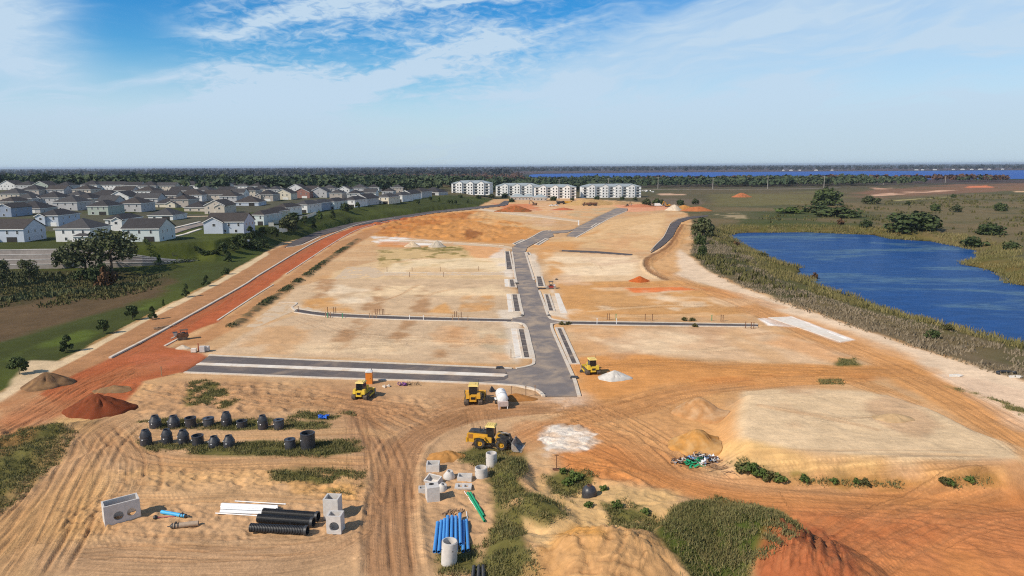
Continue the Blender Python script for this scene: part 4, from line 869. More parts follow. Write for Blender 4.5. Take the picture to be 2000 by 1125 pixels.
heap(1744, 818, 2.6, 1.8, .7, (216, 182, 138), 'small pale heap on top of the stockpile', None, 7)
heap(1249, 549.5, 3.2, 2.6, 1.7, (206, 108, 56), 'small bright orange cone of soil on the eastern pads', None, 8)
heap(357, 680.5, 1.6, 1.2, .8, (226, 208, 184), 'little white sand cone beside the kerb-laying machine', None, 9)
heap(853, 482, 4.4, 3.6, 3.0, (204, 192, 174), 'grey-white cone of lime rock behind the weedy plot', None, 10)
heap(806, 482, 4.0, 3.0, 2.4, (222, 200, 170), 'cream cone of sand behind the weedy plot', None, 11)
heap(1005, 413, 17, 9, 5.0, (190, 112, 70), 'large orange heap with a grassy flank at the far end', (104, 96, 60), 20, scale=6)
heap(1100, 410, 10, 6, 2.0, (204, 122, 88), 'far red-orange heap beside the white pickup', None, 21, scale=5)
heap(1150, 400, 28, 11, 5.0, (208, 170, 116), 'long far tan stockpile below the apartments', None, 22, flat=.25, scale=8)
heap(1200, 399, 20, 9, 3.2, (212, 170, 122), 'second far tan stockpile east of the long one', None, 23, flat=.2, scale=8)
heap(1250, 404, 18, 8, 2.6, (212, 140, 104), 'pinkish far heap near the upper road end', None, 24, scale=7)
heap(1317, 411, 7.0, 5, 4.6, (228, 210, 186), 'far white cone of sand above the winding strip', None, 25, scale=5)
heap(1336, 410, 11, 7, 4.2, (206, 148, 84), 'far golden heap next to the white cone', None, 26, scale=6)
heap(1360, 412, 14, 6, 3.6, (196, 124, 80), 'far low orange-brown ridge at the site edge', None, 27, flat=.2, scale=6)
heap(1448, 385, 12, 7, 5.0, (206, 124, 84), 'lone orange heap in the far meadow', (150, 118, 80), 28, scale=6)
heap(1008, 779, 3.6, 1.6, .8, (186, 130, 76), 'low orange-brown heap beside the white tank trailer', None, 30)
heap(870, 893, 2.6, 1.8, .8, (206, 150, 88), 'small golden heap north of the concrete pieces', None, 31)

# ------------------------------------------------------------------ pipe-laying materials in the yard
def at_ground(px, py, dz=0.0):
    v = PG(px, py); v.z += dz; return v
# black coated manhole sections
def manhole(px, py, wpx, hpx, kind, label):
    p = at_ground(px, py, -.06); s = ppm(p); r = wpx / s / 2; h = hpx / s / .90
    h -= 2 * r * .30 * .55                       # the photograph's height includes part of the top ellipse
    root = empty('manhole_section', p, random.uniform(0, 6)); tag(root, label, 'manhole', 'black coated manhole sections on the weedy strips')
    b = MB(); t = r * .16
    if kind == 'cone':
        hc = min(h * .42, r * 1.1); b.lathe([(r, 0), (r, h - hc), (r * .97, h - hc + .05), (r * .55, h), (r * .42, h), (r * .42, h - .35)], 28, close=False); b.lathe([(0, h - .35), (r * .42, h - .35)], 28, close=False)
    elif kind == 'tall':
        b.lathe([(r, 0), (r, h * .46), (r * .95, h * .48), (r * .95, h * .72), (r * .58, h), (r * .44, h), (r * .44, h - .45)], 28, close=False); b.lathe([(0, h - .45), (r * .44, h - .45)], 28, close=False)
    elif kind == 'ring':
        b.lathe([(r, 0), (r, h), (r - t, h), (r - t, .1), (0, .1)], 28, close=False)
    else:
        b.lathe([(r, 0), (r, h - .04), (r * .96, h), (r * .40, h), (r * .40, h - .3), (0, h - .3)], 28, close=False)
    b.build('barrel', M['tar'], root, True)
    if kind in ('cone', 'tall'):
        MB().lathe([(r * .60, h - .02), (r * .60, h + .07), (r * .43, h + .07), (r * .43, h - .02)], 24, close=False).build('rim', M['tar'], root, True)
    else:
        MB().lathe([(r + .012, h - .16), (r + .03, h - .14), (r + .03, h - .02), (r + .005, h - .01)], 28, close=False).build('rim', M['tar'], root, True)
    for k, (a, zz) in enumerate(((3.9, .62), (4.6, .45))[:2 if kind in ('cone', 'tall') else 1]):
        a -= root.rotation_euler.z
        MB().lathe([(0, .0), (.085, .0), (.085, .05), (0, .06)], 10, Matrix.Translation((math.cos(a) * (r * .99), math.sin(a) * (r * .99), h * zz)) @ Vector((math.cos(a), math.sin(a), 0)).to_track_quat('Z', 'Y').to_matrix().to_4x4()).build('lifting_plug', M['whitepvc'], root)
for a in ((304, 834, 22, 24, 'cone', 'black cone-topped manhole section, first in the rear row'), (340, 833, 23, 24, 'cone', 'black cone-topped manhole section, second in the rear row'),
          (373, 833, 21, 21, 'ring', 'black open-topped manhole ring, third in the rear row'), (408, 831, 21, 18, 'flat', 'low black manhole cap with round opening, fourth in the rear row'),
          (443, 830, 20, 28, 'tall', 'tallest black manhole section in the rear row'), (473, 834, 20, 16, 'ring', 'low black open ring beside the tallest one in the rear row'),
          (514, 837, 19.5, 27, 'tall', 'tall black manhole section, second from the end of the rear row'), (545, 837, 20, 20, 'flat', 'black manhole barrel with flat top at the end of the rear row'),
          (286, 868, 22, 30, 'tall', 'tall black manhole section, first in the front row'), (327, 865, 21, 28, 'tall', 'tall black manhole section, second in the front row'),
          (359, 865, 22, 27, 'tall', 'tall black manhole section, third in the front row'), (387, 868, 22, 21, 'ring', 'open black manhole ring in the middle of the front row'),
          (419, 872, 22, 22, 'cone', 'squat black cone section, fifth in the front row'), (448, 872, 22, 23, 'cone', 'squat black cone section, sixth in the front row'),
          (567, 875, 21, 21, 'flat', 'short black barrel standing alone next to the large open ring'), (602, 875, 28, 34, 'ring', 'largest black open ring, at the end of the front row')):
    manhole(*a)
def dome(px, py, label):
    p = at_ground(px, py, -.15); root = empty('coated_dome', p); tag(root, label, 'manhole cone')
    r = .86; b = MB(); b.lathe([(r, 0), (r * 1.04, .45), (r * .98, .9), (r * .78, 1.25), (r * .42, 1.48), (.24, 1.52), (.24, 1.2), (0, 1.2)], 32, close=False); b.build('shell', M['tar'], root, True)
    MB().lathe([(.30, 1.50), (.30, 1.58), (.22, 1.58), (.22, 1.5)], 20, close=False).build('neck_ring', M['rust'], root, True)
dome(1151, 969, 'black coated dome-shaped manhole cone on the weedy slope')
def ring(px, py, wpx, hpx, label, tilt=0.0):
    p = at_ground(px, py, -.05); s = ppm(p); r = wpx / s / 2; h = (hpx / s - 2 * r * .42) / .88; t = .13
    root = empty('concrete_ring', p); root.rotation_euler = (0, tilt, 0); tag(root, label, 'concrete ring', 'concrete manhole rings')
    MB().lathe([(r, 0), (r, h), (r - t * .5, h), (r - t * .5, h + .05), (r - t, h + .05), (r - t, .08), (0, .08)], 36, close=False).build('barrel', M['conc'], root, True)
    for a in (3.6, 5.2):
        MB().lathe([(0, 0), (.06, 0), (.06, .02), (0, .02)], 10, Matrix.Translation((math.cos(a) * r, math.sin(a) * r, h * .7)) @ Vector((math.cos(a), math.sin(a), 0)).to_track_quat('Z', 'Y').to_matrix().to_4x4()).build('lifting_hole', M['darksteel'], root)
ring(960, 910, 21.5, 33, 'tall grey concrete ring furthest back, by the wheel loader')
ring(940, 931, 24.5, 29, 'shorter grey concrete ring in front of the tall one')
ring(877, 1099, 31, 54, 'tallest grey concrete ring, standing against the blue pipes', .05)
def wallbox(c, rz, lx, ly, h, t, label, holes=(), name='concrete_box', m='conc', group='precast concrete boxes', tiltx=0.0, floor=.12):
    """open-topped precast box; holes: (side 'f' or 'r' or 't', offset, height, radius)"""
    root = empty(name, c, rz); root.rotation_euler = (tiltx, 0, rz); tag(root, label, 'concrete box', group)
    def wall(length, height, hs, n=28):
        b = MB(); L = length / 2; vs = []; 
        bm = bmesh.new()
        # plate in x-z with round openings: outline ring bridged to each hole by strips
        if not hs:
            b.box(-L, L, -t / 2, t / 2, 0, height); bm.free(); return b
        xs = [-L] + [ (hs[i][0] + hs[i + 1][0]) / 2 for i in range(len(hs) - 1)] + [L]
        for i, (hx, hz, hr) in enumerate(hs):
            x0, x1 = xs[i], xs[i + 1]; ringo = []; ringi = []
            for k in range(n):
                a = 2 * math.pi * k / n; ca, sa = math.cos(a), math.sin(a)
                f = min(((x1 - hx) / ca) if ca > 1e-6 else 1e9, ((x0 - hx) / ca) if ca < -1e-6 else 1e9, ((height - hz) / sa) if sa > 1e-6 else 1e9, ((0 - hz) / sa) if sa < -1e-6 else 1e9)
                ringo.append((hx + ca * f, hz + sa * f)); ringi.append((hx + ca * hr, hz + sa * hr))
            for cx_, cz_ in ((x0, 0), (x1, 0), (x1, height), (x0, height)):
                a = math.atan2(cz_ - hz, cx_ - hx) % (2 * math.pi); k = int(round(a / (2 * math.pi) * n)) % n; ringo[k] = (cx_, cz_)
            for yy, fl in ((-t / 2, 1), (t / 2, -1)):
                vv = [(x, yy, z) for x, z in ringo + ringi]; ff = [(k, (k + 1) % n, n + (k + 1) % n, n + k)[::fl] for k in range(n)]; b.add(vv, ff)
            b.add([(x, -t / 2, z) for x, z in ringi] + [(x, t / 2, z) for x, z in ringi], [(k, (k + 1) % n, n + (k + 1) % n, n + k) for k in range(n)])
        b.add([(-L, -t / 2, height), (L, -t / 2, height), (L, t / 2, height), (-L, t / 2, height)], [(0, 1, 2, 3)])
        b.add([(-L, -t / 2, 0), (-L, t / 2, 0), (-L, t / 2, height), (-L, -t / 2, height), (L, -t / 2, 0), (L, t / 2, 0), (L, t / 2, height), (L, -t / 2, height)], [(0, 3, 2, 1), (4, 5, 6, 7)])
        bm.free(); return b
    fh = [q[1:] for q in holes if q[0] == 'f']; rh = [q[1:] for q in holes if q[0] == 'r']
    o = wall(lx, h, fh).build('front_wall', M[m], root); o.location = (0, -ly / 2 + t / 2, 0)
    o = wall(lx, h, []).build('back_wall', M[m], root); o.location = (0, ly / 2 - t / 2, 0)
    o = wall(ly - 2 * t, h - .002, rh).build('side_wall', M[m], root); o.location = (lx / 2 - t / 2, 0, 0); o.rotation_euler = (0, 0, math.pi / 2)
    o = wall(ly - 2 * t, h - .002, []).build('side_wall', M[m], root); o.location = (-lx / 2 + t / 2, 0, 0); o.rotation_euler = (0, 0, math.pi / 2)
    MB().box(-lx / 2 + t, lx / 2 - t, -ly / 2 + t, ly / 2 - t, 0, floor).build('floor_slab', M[m], root)
    tops = [q for q in holes if q[0] == 't']
    if tops:
        b = MB(); b.box(-lx / 2, lx / 2, -ly / 2, ly / 2, h + .002, h + .12); o = b.build('top_slab', M[m], root)
        MB().lathe([(0, 0), (tops[0][3], 0), (tops[0][3], .01), (0, .01)], 20, Matrix.Translation((tops[0][1], tops[0][2], h + .121))).build('top_opening_shade', M['dark_panel'], root)
    return root
a = PG(205.5, 1028); rz = R(37); L = 3.5; b_ = a + Vector((math.cos(rz), math.sin(rz), 0)) * L; D_ = 1.75
c = (a + b_) / 2 + Vector((-math.sin(rz), math.cos(rz), 0)) * D_ / 2; c.z = min(a.z, b_.z) - .08
wallbox(c, rz, L, D_, 2.35, .16, 'long open grey concrete box with two round holes in its front', [('f', -.40, .98, .50), ('f', .86, 1.02, .46)])
c = at_ground(656, 1037, -.05); wallbox(c, -.06, 1.55, 1.35, 2.0, .2, 'grey concrete box with a big round hole in its front', [('f', .06, .85, .52)])
c = at_ground(651, 1009, -.05); wallbox(c, -.08, 1.65, 1.5, 2.35, .17, 'tall plain concrete box behind the one with a round hole')
c = at_ground(846, 917, -.05); wallbox(c, .02, 1.65, 1.5, .95, .17, 'small open concrete box north of the other pieces')
c = at_ground(908, 937, -.05); wallbox(c, -.05, 1.75, 1.25, .62, .16, 'shallow open concrete tray beside the rings')
c = at_ground(845, 976, -.05); wallbox(c, .28, 1.45, 1.45, 1.75, .2, 'tall square concrete box with a dark top opening', [('t', -.05, .3, .30)])
c = at_ground(848, 942, -.1); wallbox(c, -.5, 1.9, 1.3, .85, .15, 'tipped open concrete box behind the tall square one', tiltx=.35)
c = at_ground(826, 963, -.05); wallbox(c, .1, 1.0, .9, .62, .14, 'smallest concrete box, beside the tall square one')
def cone(px, py, label, tilt, r=.74, h=.85):
    p = at_ground(px, py, -.05); root = empty('concrete_cone', p); root.rotation_euler = tilt; tag(root, label, 'concrete cone', 'concrete manhole cones')
    MB().lathe([(r, 0), (r, .22), (r * .5, h), (r * .34, h), (r * .34, .3), (0, .3)], 30, close=False).build('shell', M['conc'], root, True)
    MB().lathe([(r * .52, h), (r * .52, h + .06), (r * .33, h + .06), (r * .33, h)], 24, close=False).build('rim', M['conc'], root, True)
cone(877, 932, 'pale concrete cone with dark opening beside the shallow tray', (.1, .12, 0)); cone(862, 956, 'concrete cone leaning behind the tall square box', (.1, .35, 0))
p = at_ground(905, 953, .02); root = empty('slab_frame', p, -.03); tag(root, 'flat concrete slab with two square openings', 'concrete slab')
b = MB()
for x0, x1, y0, y1 in ((-1, 1, -.62, -.35), (-1, 1, .35, .62), (-1, -.62, -.35, .35), (-.14, .14, -.35, .35), (.62, 1, -.35, .35)): b.box(x0, x1, y0, y1, 0, .22)
b.build('slab', M['conc'], root)
# pipes
ords = ('first', 'second', 'third', 'fourth', 'fifth', 'sixth', 'seventh', 'eighth', 'ninth')
def pipe_obj(name, a, b_, r, m, label, cat='pipe', group=None, rib=0, bell=0.0, parts=True, wall=.12):
    a, b_ = Vector(a), Vector(b_); L = (b_ - a).length; root = empty(name, a); q = (b_ - a).to_track_quat('Z', 'Y'); root.rotation_mode = 'QUATERNION'; root.rotation_quaternion = q
    tag(root, label, cat, group); mb = MB(); ri = r * (1 - wall)
    if rib:
        n = int(L / rib); pr = [(ri, 0), (r, 0)]
        for k in range(n): z = k * L / n; pr += [(r, z + .02), (r, z + rib * .55), (r * .90, z + rib * .62), (r * .90, z + rib * .95)]
        pr += [(r, L), (ri, L), (ri, 0)]; mb.lathe(pr, 22, None, 0, False)
    else: mb.lathe([(ri, 0), (r, 0), (r, L), (ri, L), (ri, 0)], 16, None, 0, False)
    mb.build('barrel', m, root, not rib)
    if bell: MB().lathe([(r + .002, L - bell), (r * 1.16, L - bell * .7), (r * 1.16, L + .02), (r * 1.02, L + .02)], 18, None, 0, False).build('bell_end', m, root, True)
    return root
def lie(px0, py0, px1, py1, r, up=0.0):
    a, b_ = PG(px0, py0), PG(px1, py1); z = max(a.z, b_.z) + r + up; a.z = b_.z = z; return a, b_
a, b_ = lie(490, 1039, 601, 1045, .46); pipe_obj('corrugated_pipe', a, b_, .47, M['blackplastic'], 'black ribbed drainage pipe nearest the viewer of the three', 'drain pipe', 'black drainage pipes', .17, .35, wall=.1)
a, b_ = lie(505, 1022, 613, 1030, .48); pipe_obj('corrugated_pipe', a, b_, .48, M['blackplastic'], 'black drainage pipe in the middle of the three', 'drain pipe', 'black drainage pipes', .09, .35, wall=.1)
a, b_ = lie(515, 1009, 622, 1017, .48); pipe_obj('corrugated_pipe', a, b_, .48, M['blackplastic'], 'black drainage pipe furthest back of the three', 'drain pipe', 'black drainage pipes', .09, .35, wall=.1)
for k in range(9):
    f = k / 8; a, b_ = lie(430 + f * 4 + random.uniform(-1, 1), 1003 - f * 17, 538 + f * 6 + random.uniform(-2, 2), 1007.5 - f * 17, .11, .18 if k in (2, 4, 5, 6) else 0)
    pipe_obj('white_pipe', a, b_, .115, M['whitepvc'], 'white plastic pipe in the flat bundle, %s from the front' % ords[k], 'pipe', 'bundle of white pipes', bell=.2)
for q, lab in (((459, 980, 558, 986), 'loose white pipe lying behind the white bundle'), ((421, 1004, 504, 1009), 'loose white pipe lying in front of the white bundle')):
    a, b_ = lie(*q, .06); pipe_obj('white_pipe', a, b_, .065, M['whitepvc'], lab, 'pipe', bell=.15)
for k, (xa, ya, xb, yb, up) in enumerate(((318, 690, 290, 932, 0), (348, 676, 328, 932, 0), (376, 666, 362, 920, 0), (402, 645, 392, 915, .1), (437, 640, 430, 915, 0), (470, 645, 472, 925, 0), (503, 640, 509, 890, .33), (530, 680, 530, 930, 0), (556, 665, 572, 912, 0))):
    a, b_ = lie(780 + xb / 4.245, 862 + yb / 4.245, 780 + xa / 4.245, 862 + ya / 4.245, .17, up)
    pipe_obj('blue_pipe', a, b_, .175, M['bluepvc'], 'blue water pipe, %s from the west in the blue stack' % ords[k], 'pipe', 'stack of blue pipes', bell=.3)
for xa, ya, xb, yb, lab in ((568, 434, 706, 670, 'long green sewer pipe nearest the blue stack'), (590, 434, 702, 628, 'green sewer pipe behind the long one')):
    a, b_ = lie(780 + xb / 4.245, 862 + yb / 4.245, 780 + xa / 4.245, 862 + ya / 4.245, .12); pipe_obj('green_pipe', a, b_, .125, M['greenpvc'], lab, 'pipe', 'green sewer pipes', bell=.25)
a, b_ = lie(907, 960, 931, 996, .04); pipe_obj('white_pipe', a, b_, .045, M['whitepvc'], 'thin white pipe beside the green pipes', 'pipe')
a, b_ = lie(911, 1000, 913, 1014, .04); pipe_obj('white_pipe', a, b_, .05, M['whitepvc'], 'short white stick at the head of the blue pipes', 'pipe')
for k, (xa, ya, xb, yb) in enumerate(((926, 1112, 922, 1150), (936, 1111, 934, 1150), (944, 1110, 945, 1150))):
    a, b_ = lie(xb, yb, xa, ya, .2); pipe_obj('black_pipe', a, b_, .19, M['blackplastic'], 'black pipe cut by the bottom edge, %s from the west' % ords[k], 'pipe', 'black pipes at the bottom edge', .1)
def valve(px0, py0, px1, py1, r, m, label):
    a, b_ = lie(px0, py0, px1, py1, r); root = pipe_obj('hydrant_barrel', a, b_, r, m, label, 'hydrant', wall=.3); L = (b_ - a).length
    MB().lathe([(0, -.55), (.05, -.55), (.07, -.3), (r * .8, -.18), (r * 1.15, -.05), (r * 1.15, .0), (0, .0)], 18, None, 0, False).build('bonnet', M['darksteel'], root, True)
    for z in (.18, .5): MB().lathe([(r + .003, z), (r * 1.18, z), (r * 1.18, z + .08), (r + .003, z + .08)], 18, None, 0, False).build('flange', M['darksteel'], root, True)
    for s_ in (-1, 1): MB().pipe((0, s_ * r * .8, .33), (0, s_ * r * 1.6, .33), .11, .05, 12).build('nozzle', M['darksteel'], root)
valve(362, 1012, 316, 1004, .21, mat('hydrant_blue', lin((70, 168, 220)), .45), 'sky-blue hydrant lying on the sand with a black end')
valve(338, 1033, 388, 1027, .27, mat('hydrant_grey', lin((168, 148, 128)), .7, dirt=SANDD), 'grey hydrant barrel with black bonnet lying on the sand')
a, b_ = lie(304, 1013, 342, 1011, .08); o = pipe_obj('valve_key', a, b_, .05, mat('faded_pink', lin((176, 92, 98)), .7), 'faded red valve key with a black knob lying behind the hydrants', 'valve key')
MB().lathe([(0, -.25), (.2, -.2), (.26, 0), (.18, .16), (.05, .2)], 14, None, 0, False).build('knob', M['darksteel'], o, True)
root = empty('timber_offcuts', at_ground(886, 1003, .02)); tag(root, 'scatter of brown timber offcuts at the head of the blue pipes', 'timber')
for k in range(13):
    a = random.uniform(.7, 2.4); L = random.uniform(.7, 1.5); x, y = random.uniform(-1.1, 1.1), random.uniform(-.5, .5)
    MB().box(-L / 2, L / 2, -.05, .05, 0, .05, M4=Matrix.Translation((x, y, .02 + .045 * (k % 4))) @ Matrix.Rotation(a, 4, 'Z') @ Matrix.Rotation(random.uniform(-.05, .08), 4, 'Y')).build('plank', M['wood'], root)

# debris
root = empty('debris_pile', at_ground(1366, 903, -.1)); root.scale = (1.1, 1.2, 1.25); tag(root, 'jumble of discarded pipes, sheeting and timber beside the golden heap', 'debris')
rng = random.Random(5)
dm = [M['whitepvc'], M['greenpvc'], M['conc'], M['wood'], M['darksteel'], mat('debris_blue', lin((120, 150, 190)), .6), M['wood'], M['rust']]
for k in range(150):
    gx = max(-3.0, min(3.2, rng.gauss(0, 1.35))); gy = max(-1.3, min(1.3, rng.gauss(0, .6))); hz = max(0, 1.05 - abs(gx) * .28 - abs(gy) * .5) * rng.uniform(.1, 1)
    mm = dm[1] if (-1.7 < gx < .1 and gy < -.35) else dm[rng.choice((0, 2, 2, 3, 3, 4, 4, 5, 6, 7, 0))]; L = rng.uniform(.3, .95)
    T = Matrix.Translation((gx, gy, hz + .06)) @ Euler((rng.uniform(-.5, .5), rng.uniform(-.4, .4), rng.uniform(0, 3.1))).to_matrix().to_4x4()
    mb = MB(); k3 = k % 3
    if k3 == 0: mb.lathe([(.05, -L / 2), (.075, -L / 2), (.075, L / 2), (.05, L / 2)], 8, T @ Matrix.Rotation(math.pi / 2, 4, 'Y'), 0, False)
    elif k3 == 1: mb.box(-L / 2, L / 2, -.11, .11, -.03, .03, M4=T)
    else: mb.tube([T @ Vector((math.cos(a) * .38, math.sin(a) * .28, .1 * math.sin(2 * a))) for a in np.linspace(0, 4.6, 9)], .045, 6)
    mb.build(('pipe_offcut', 'board', 'hose_piece')[k3], mm, root)
for k in range(5):
    gx, gy = rng.uniform(-2.2, 2.6), rng.uniform(-.7, .6); b = MB(); T = Matrix.Translation((gx, gy, .35)) @ Euler((rng.uniform(-.6, .6), rng.uniform(-.5, .5), rng.uniform(0, 3))).to_matrix().to_4x4()
    n = 6; vs = [T @ Vector(((i / n - .5) * 1.3, (j / n - .5) * .9, .16 * math.sin(i * 1.7 + k) + .12 * math.cos(j * 2.1 + k))) for j in range(n + 1) for i in range(n + 1)]
    b.add(vs, [(j * (n + 1) + i, j * (n + 1) + i + 1, (j + 1) * (n + 1) + i + 1, (j + 1) * (n + 1) + i) for j in range(n) for i in range(n)])
    o = b.build('crumpled_sheet', (M['whitepvc'], M['blackplastic'], dm[5], M['wood'], M['whitepvc'])[k], root, True); o.modifiers.new('thickness', 'SOLIDIFY').thickness = .02
root = empty('brushwood', at_ground(1412, 918, -.05)); tag(root, 'grey cut branches lying east of the debris jumble', 'brushwood')
for k in range(34):
    x, y = rng.gauss(0, 1.7), rng.gauss(0, .6) ; y -= x * .35; L = rng.uniform(.8, 2.2); a = rng.gauss(-.35, .5)
    MB().tube([(x, y, .1 + .3 * rng.random()), (x + math.cos(a) * L * .5, y + math.sin(a) * L * .5, .25 + .3 * rng.random()), (x + math.cos(a) * L, y + math.sin(a) * L, .08 + .3 * rng.random())], [.05, .035, .015], 5).build('branch', M['wood'], root)
# blue tarpaulin bundle, post, hose loops, black bundle
p = at_ground(633, 818); root = empty('blue_tarpaulin', p); tag(root, 'small bundle of bright blue tarpaulin on the weedy strip', 'tarpaulin')
for k, (x, a) in enumerate(((-.45, .5), (.25, -.5))):
    b = MB(); n = 8; T = Matrix.Translation((x, 0, .28)) @ Euler((.35, .3 * (1 - 2 * k), a)).to_matrix().to_4x4()
    vs = [T @ Vector(((i / n - .5) * 1.0, (j / n - .5) * .9, .14 * math.sin(i * 1.3 + k) * math.cos(j * 1.1) + .25 - .5 * ((j / n - .5) ** 2 + (i / n - .5) ** 2))) for j in range(n + 1) for i in range(n + 1)]
    b.add(vs, [(j * (n + 1) + i, j * (n + 1) + i + 1, (j + 1) * (n + 1) + i + 1, (j + 1) * (n + 1) + i) for j in range(n) for i in range(n)]); o = b.build('fold', mat('tarp_blue', lin((28, 92, 190)), .5), root, True); o.modifiers.new('thickness', 'SOLIDIFY').thickness = .03
p = at_ground(1087, 917); root = empty('marker_post', p); tag(root, 'thin rusty post on a square foot beside the lime spill', 'post')
MB().box(-.05, .05, -.05, .05, 0, 1.9).build('shaft', M['rust'], root); MB().box(-.5, .5, -.3, .3, -.05, .12).build('foot', M['rust'], root); MB().box(-.25, .25, -.035, .035, 1.9, 1.97).build('cross_bar', M['rust'], root)
p = at_ground(1966, 731); root = empty('black_hose', p); tag(root, 'black hose bent into an arch on the pale eastern margin', 'hose')
MB().tube([(math.cos(a) * 1.7, math.sin(a) * .8, .35) for a in np.linspace(.0, 3.6, 16)], .24, 9).build('coil', M['blackplastic'], root, True)
for px, py, lab in ((1865, 735, 'flat white slab lying on the orange haul junction'), (1982, 737, 'broken white slab beside the black hose')):
    p = at_ground(px, py, .03); root = empty('white_slab', p, .2); tag(root, lab, 'slab'); b = MB(); b.prism([(-1.5, -.3), (.3, -.75), (1.6, -.2), (1.2, .6), (-.6, .7)], 0, .18); b.build('plate', M['slab'], root); MB().prism([(-.5, -.2), (.3, -.3), (.5, .3), (-.2, .35)], .181, .3).build('chip', M['slab'], root)
p = at_ground(961, 764); root = empty('black_bundle', p, .5); tag(root, 'small black folded sheet between the bulldozer and the tank trailer', 'bundle')
MB().add([(-.5, -.3, 0), (.6, -.35, 0), (.4, .5, 0), (-.4, .45, 0), (-.1, -.05, 1.0), (.2, .15, .75)], [(0, 1, 4), (1, 5, 4), (1, 2, 5), (2, 3, 4), (2, 4, 5), (3, 0, 4)]).build('sheet', M['blackplastic'], root); MB().box(-.45, .5, -.5, -.38, 0, .1).build('edge_roll', M['blackplastic'], root)
p = at_ground(786, 752); root = empty('purple_fittings', p); tag(root, 'purple pipe fittings beside dry brush on the verge', 'fittings')
for k, (x, y, r_) in enumerate(((-.5, 0, .3), (.1, .1, .26), (.5, -.1, .3))):
    MB().lathe([(r_ * .7, 0), (r_, 0), (r_, .55), (r_ * .7, .55), (r_ * .7, 0)], 12, Matrix.Translation((x, y, .25)) @ Matrix.Rotation(1.2 + k * .4, 4, 'X'), 0, False).build('coupling', M['purple'], root, True)
p = at_ground(800, 752); root = empty('dry_brush', p); tag(root, 'dark dry brush lying beside the purple fittings', 'brush')
for k in range(26):
    x, y = rng.gauss(.3, .8), rng.gauss(0, .3); a = rng.uniform(0, 6.3); L = rng.uniform(.5, 1.1)
    MB().tube([(x, y, .02), (x + math.cos(a) * L * .4, y + math.sin(a) * L * .4, .35), (x + math.cos(a) * L, y + math.sin(a) * L, .3 + .4 * rng.random())], [.04, .03, .012], 4).build('twig', M['bark'], root)
p = at_ground(757, 756); root = empty('broken_kerb', p); tag(root, 'broken kerb pieces lying south of the divided road', 'rubble')
for k in range(5): MB().taper(-.35, .35, -.15, .15, 0, .28, .05, .03, M4=Matrix.Translation((rng.uniform(-.9, .9), rng.uniform(-.3, .3), .02)) @ Euler((rng.uniform(-.3, .3), rng.uniform(-.5, .5), rng.uniform(0, 3))).to_matrix().to_4x4()).build('chunk', M['kerb'], root)
for px, py, lab in ((976, 719, 'black inlet cover on the north kerb of the divided road'), (1009, 554, 'black inlet mat on the west kerb at the dirt crossing'), (1055, 564, 'black inlet mat on the east kerb at the dirt crossing'), (1122, 738, 'dark inlet at the nearest corner of the spine road'), (1140, 726, 'small dark clod beside the eastern bulldozer'), (1020, 617, 'dark inlet box at the western lane corner'), (1072, 617, 'dark inlet box at the eastern lane corner'), (1087, 546, 'dark pointed bag east of the pale verge')):
    p = P(px, py); root = empty('inlet_cover', p, rng.uniform(-.2, .2)); tag(root, lab, 'inlet', 'dark inlet covers along the kerbs'); w_ = 1.5 if py > 700 or 550 < py < 566 else .9
    b = MB(); b.taper(-w_ / 2, w_ / 2, -.4, .4, .02, .34, .18, .12); b.build('mat', M['blackplastic'], root); MB().tube([(-w_ / 2, -.45, .12), (w_ / 2, -.48, .12)], .11, 7).build('sand_sock', M['darksteel'], root)
# service stakes along the lanes
def stake(px, py, col, h=1.3, label='', grp='service stakes along the lanes'):
    p = P(px, py); root = empty('service_stake', p); tag(root, label, 'stake', grp); MB().box(-.07, .07, -.05, .05, 0, h).build('shaft', M[col], root); MB().box(-.11, .11, -.06, .06, h, h + .15).build('cap', M[col], root)
ow = ('first', 'second', 'third', 'fourth', 'fifth', 'sixth', 'seventh', 'eighth', 'ninth', 'tenth', 'eleventh', 'twelfth')
for k, px in enumerate((583, 640, 652, 656, 733, 737, 742, 747, 750, 888, 892, 901)): stake(px, 612 + (px - 640) * .035, 'rust', 1.5, 'thin rusty service stake north of the western lane, %s from the west' % ow[k])
for k, px in enumerate((636, 641, 646, 722, 727, 735, 884, 896, 914)): stake(px, 620 + (px - 640) * .028, 'wood', 1.3, 'thin brown service stake south of the western lane, %s from the west' % ow[k])
for k, px in enumerate((640, 669, 800, 827)): stake(px, 621 + (px - 640) * .028, 'greenpvc' if k < 2 else 'whitepvc', 1.2, '%s service stub south of the western lane, %s one' % (('green', 'green', 'white', 'white')[k], ('western', 'eastern')[k % 2]))
for k, px in enumerate((1186, 1190, 1260, 1274, 1408, 1412)): stake(px, 625 + (px - 1180) * .012, 'rust', 1.5, 'thin rusty service stake north of the eastern lane, %s from the west' % ow[k])
for k, px in enumerate((1203, 1390, 1166, 1204)): stake(px, 624 + (px - 1180) * .012 + (9 if k > 1 else 0), 'greenpvc' if k < 2 else 'whitepvc', 1.3, '%s service stub beside the eastern lane, %s one' % (('green', 'green', 'white', 'white')[k], ('western', 'eastern')[k % 2]))
for k, (px, py) in enumerate(((1456, 641), (1467, 642), (1472, 642))): stake(px, py, 'rust', 1.4, 'rusty service stake at the end of the eastern lane, %s from the west' % ow[k])
for k, (px, py) in enumerate(((756, 531), (805, 530), (860, 530), (935, 529), (800, 541), (866, 541))): stake(px, py, 'rust', 1.5, 'rusty service stake %s the lime rock lane, %s from the west' % (('north of', ow[k]) if k < 4 else ('south of', ow[k - 4])))
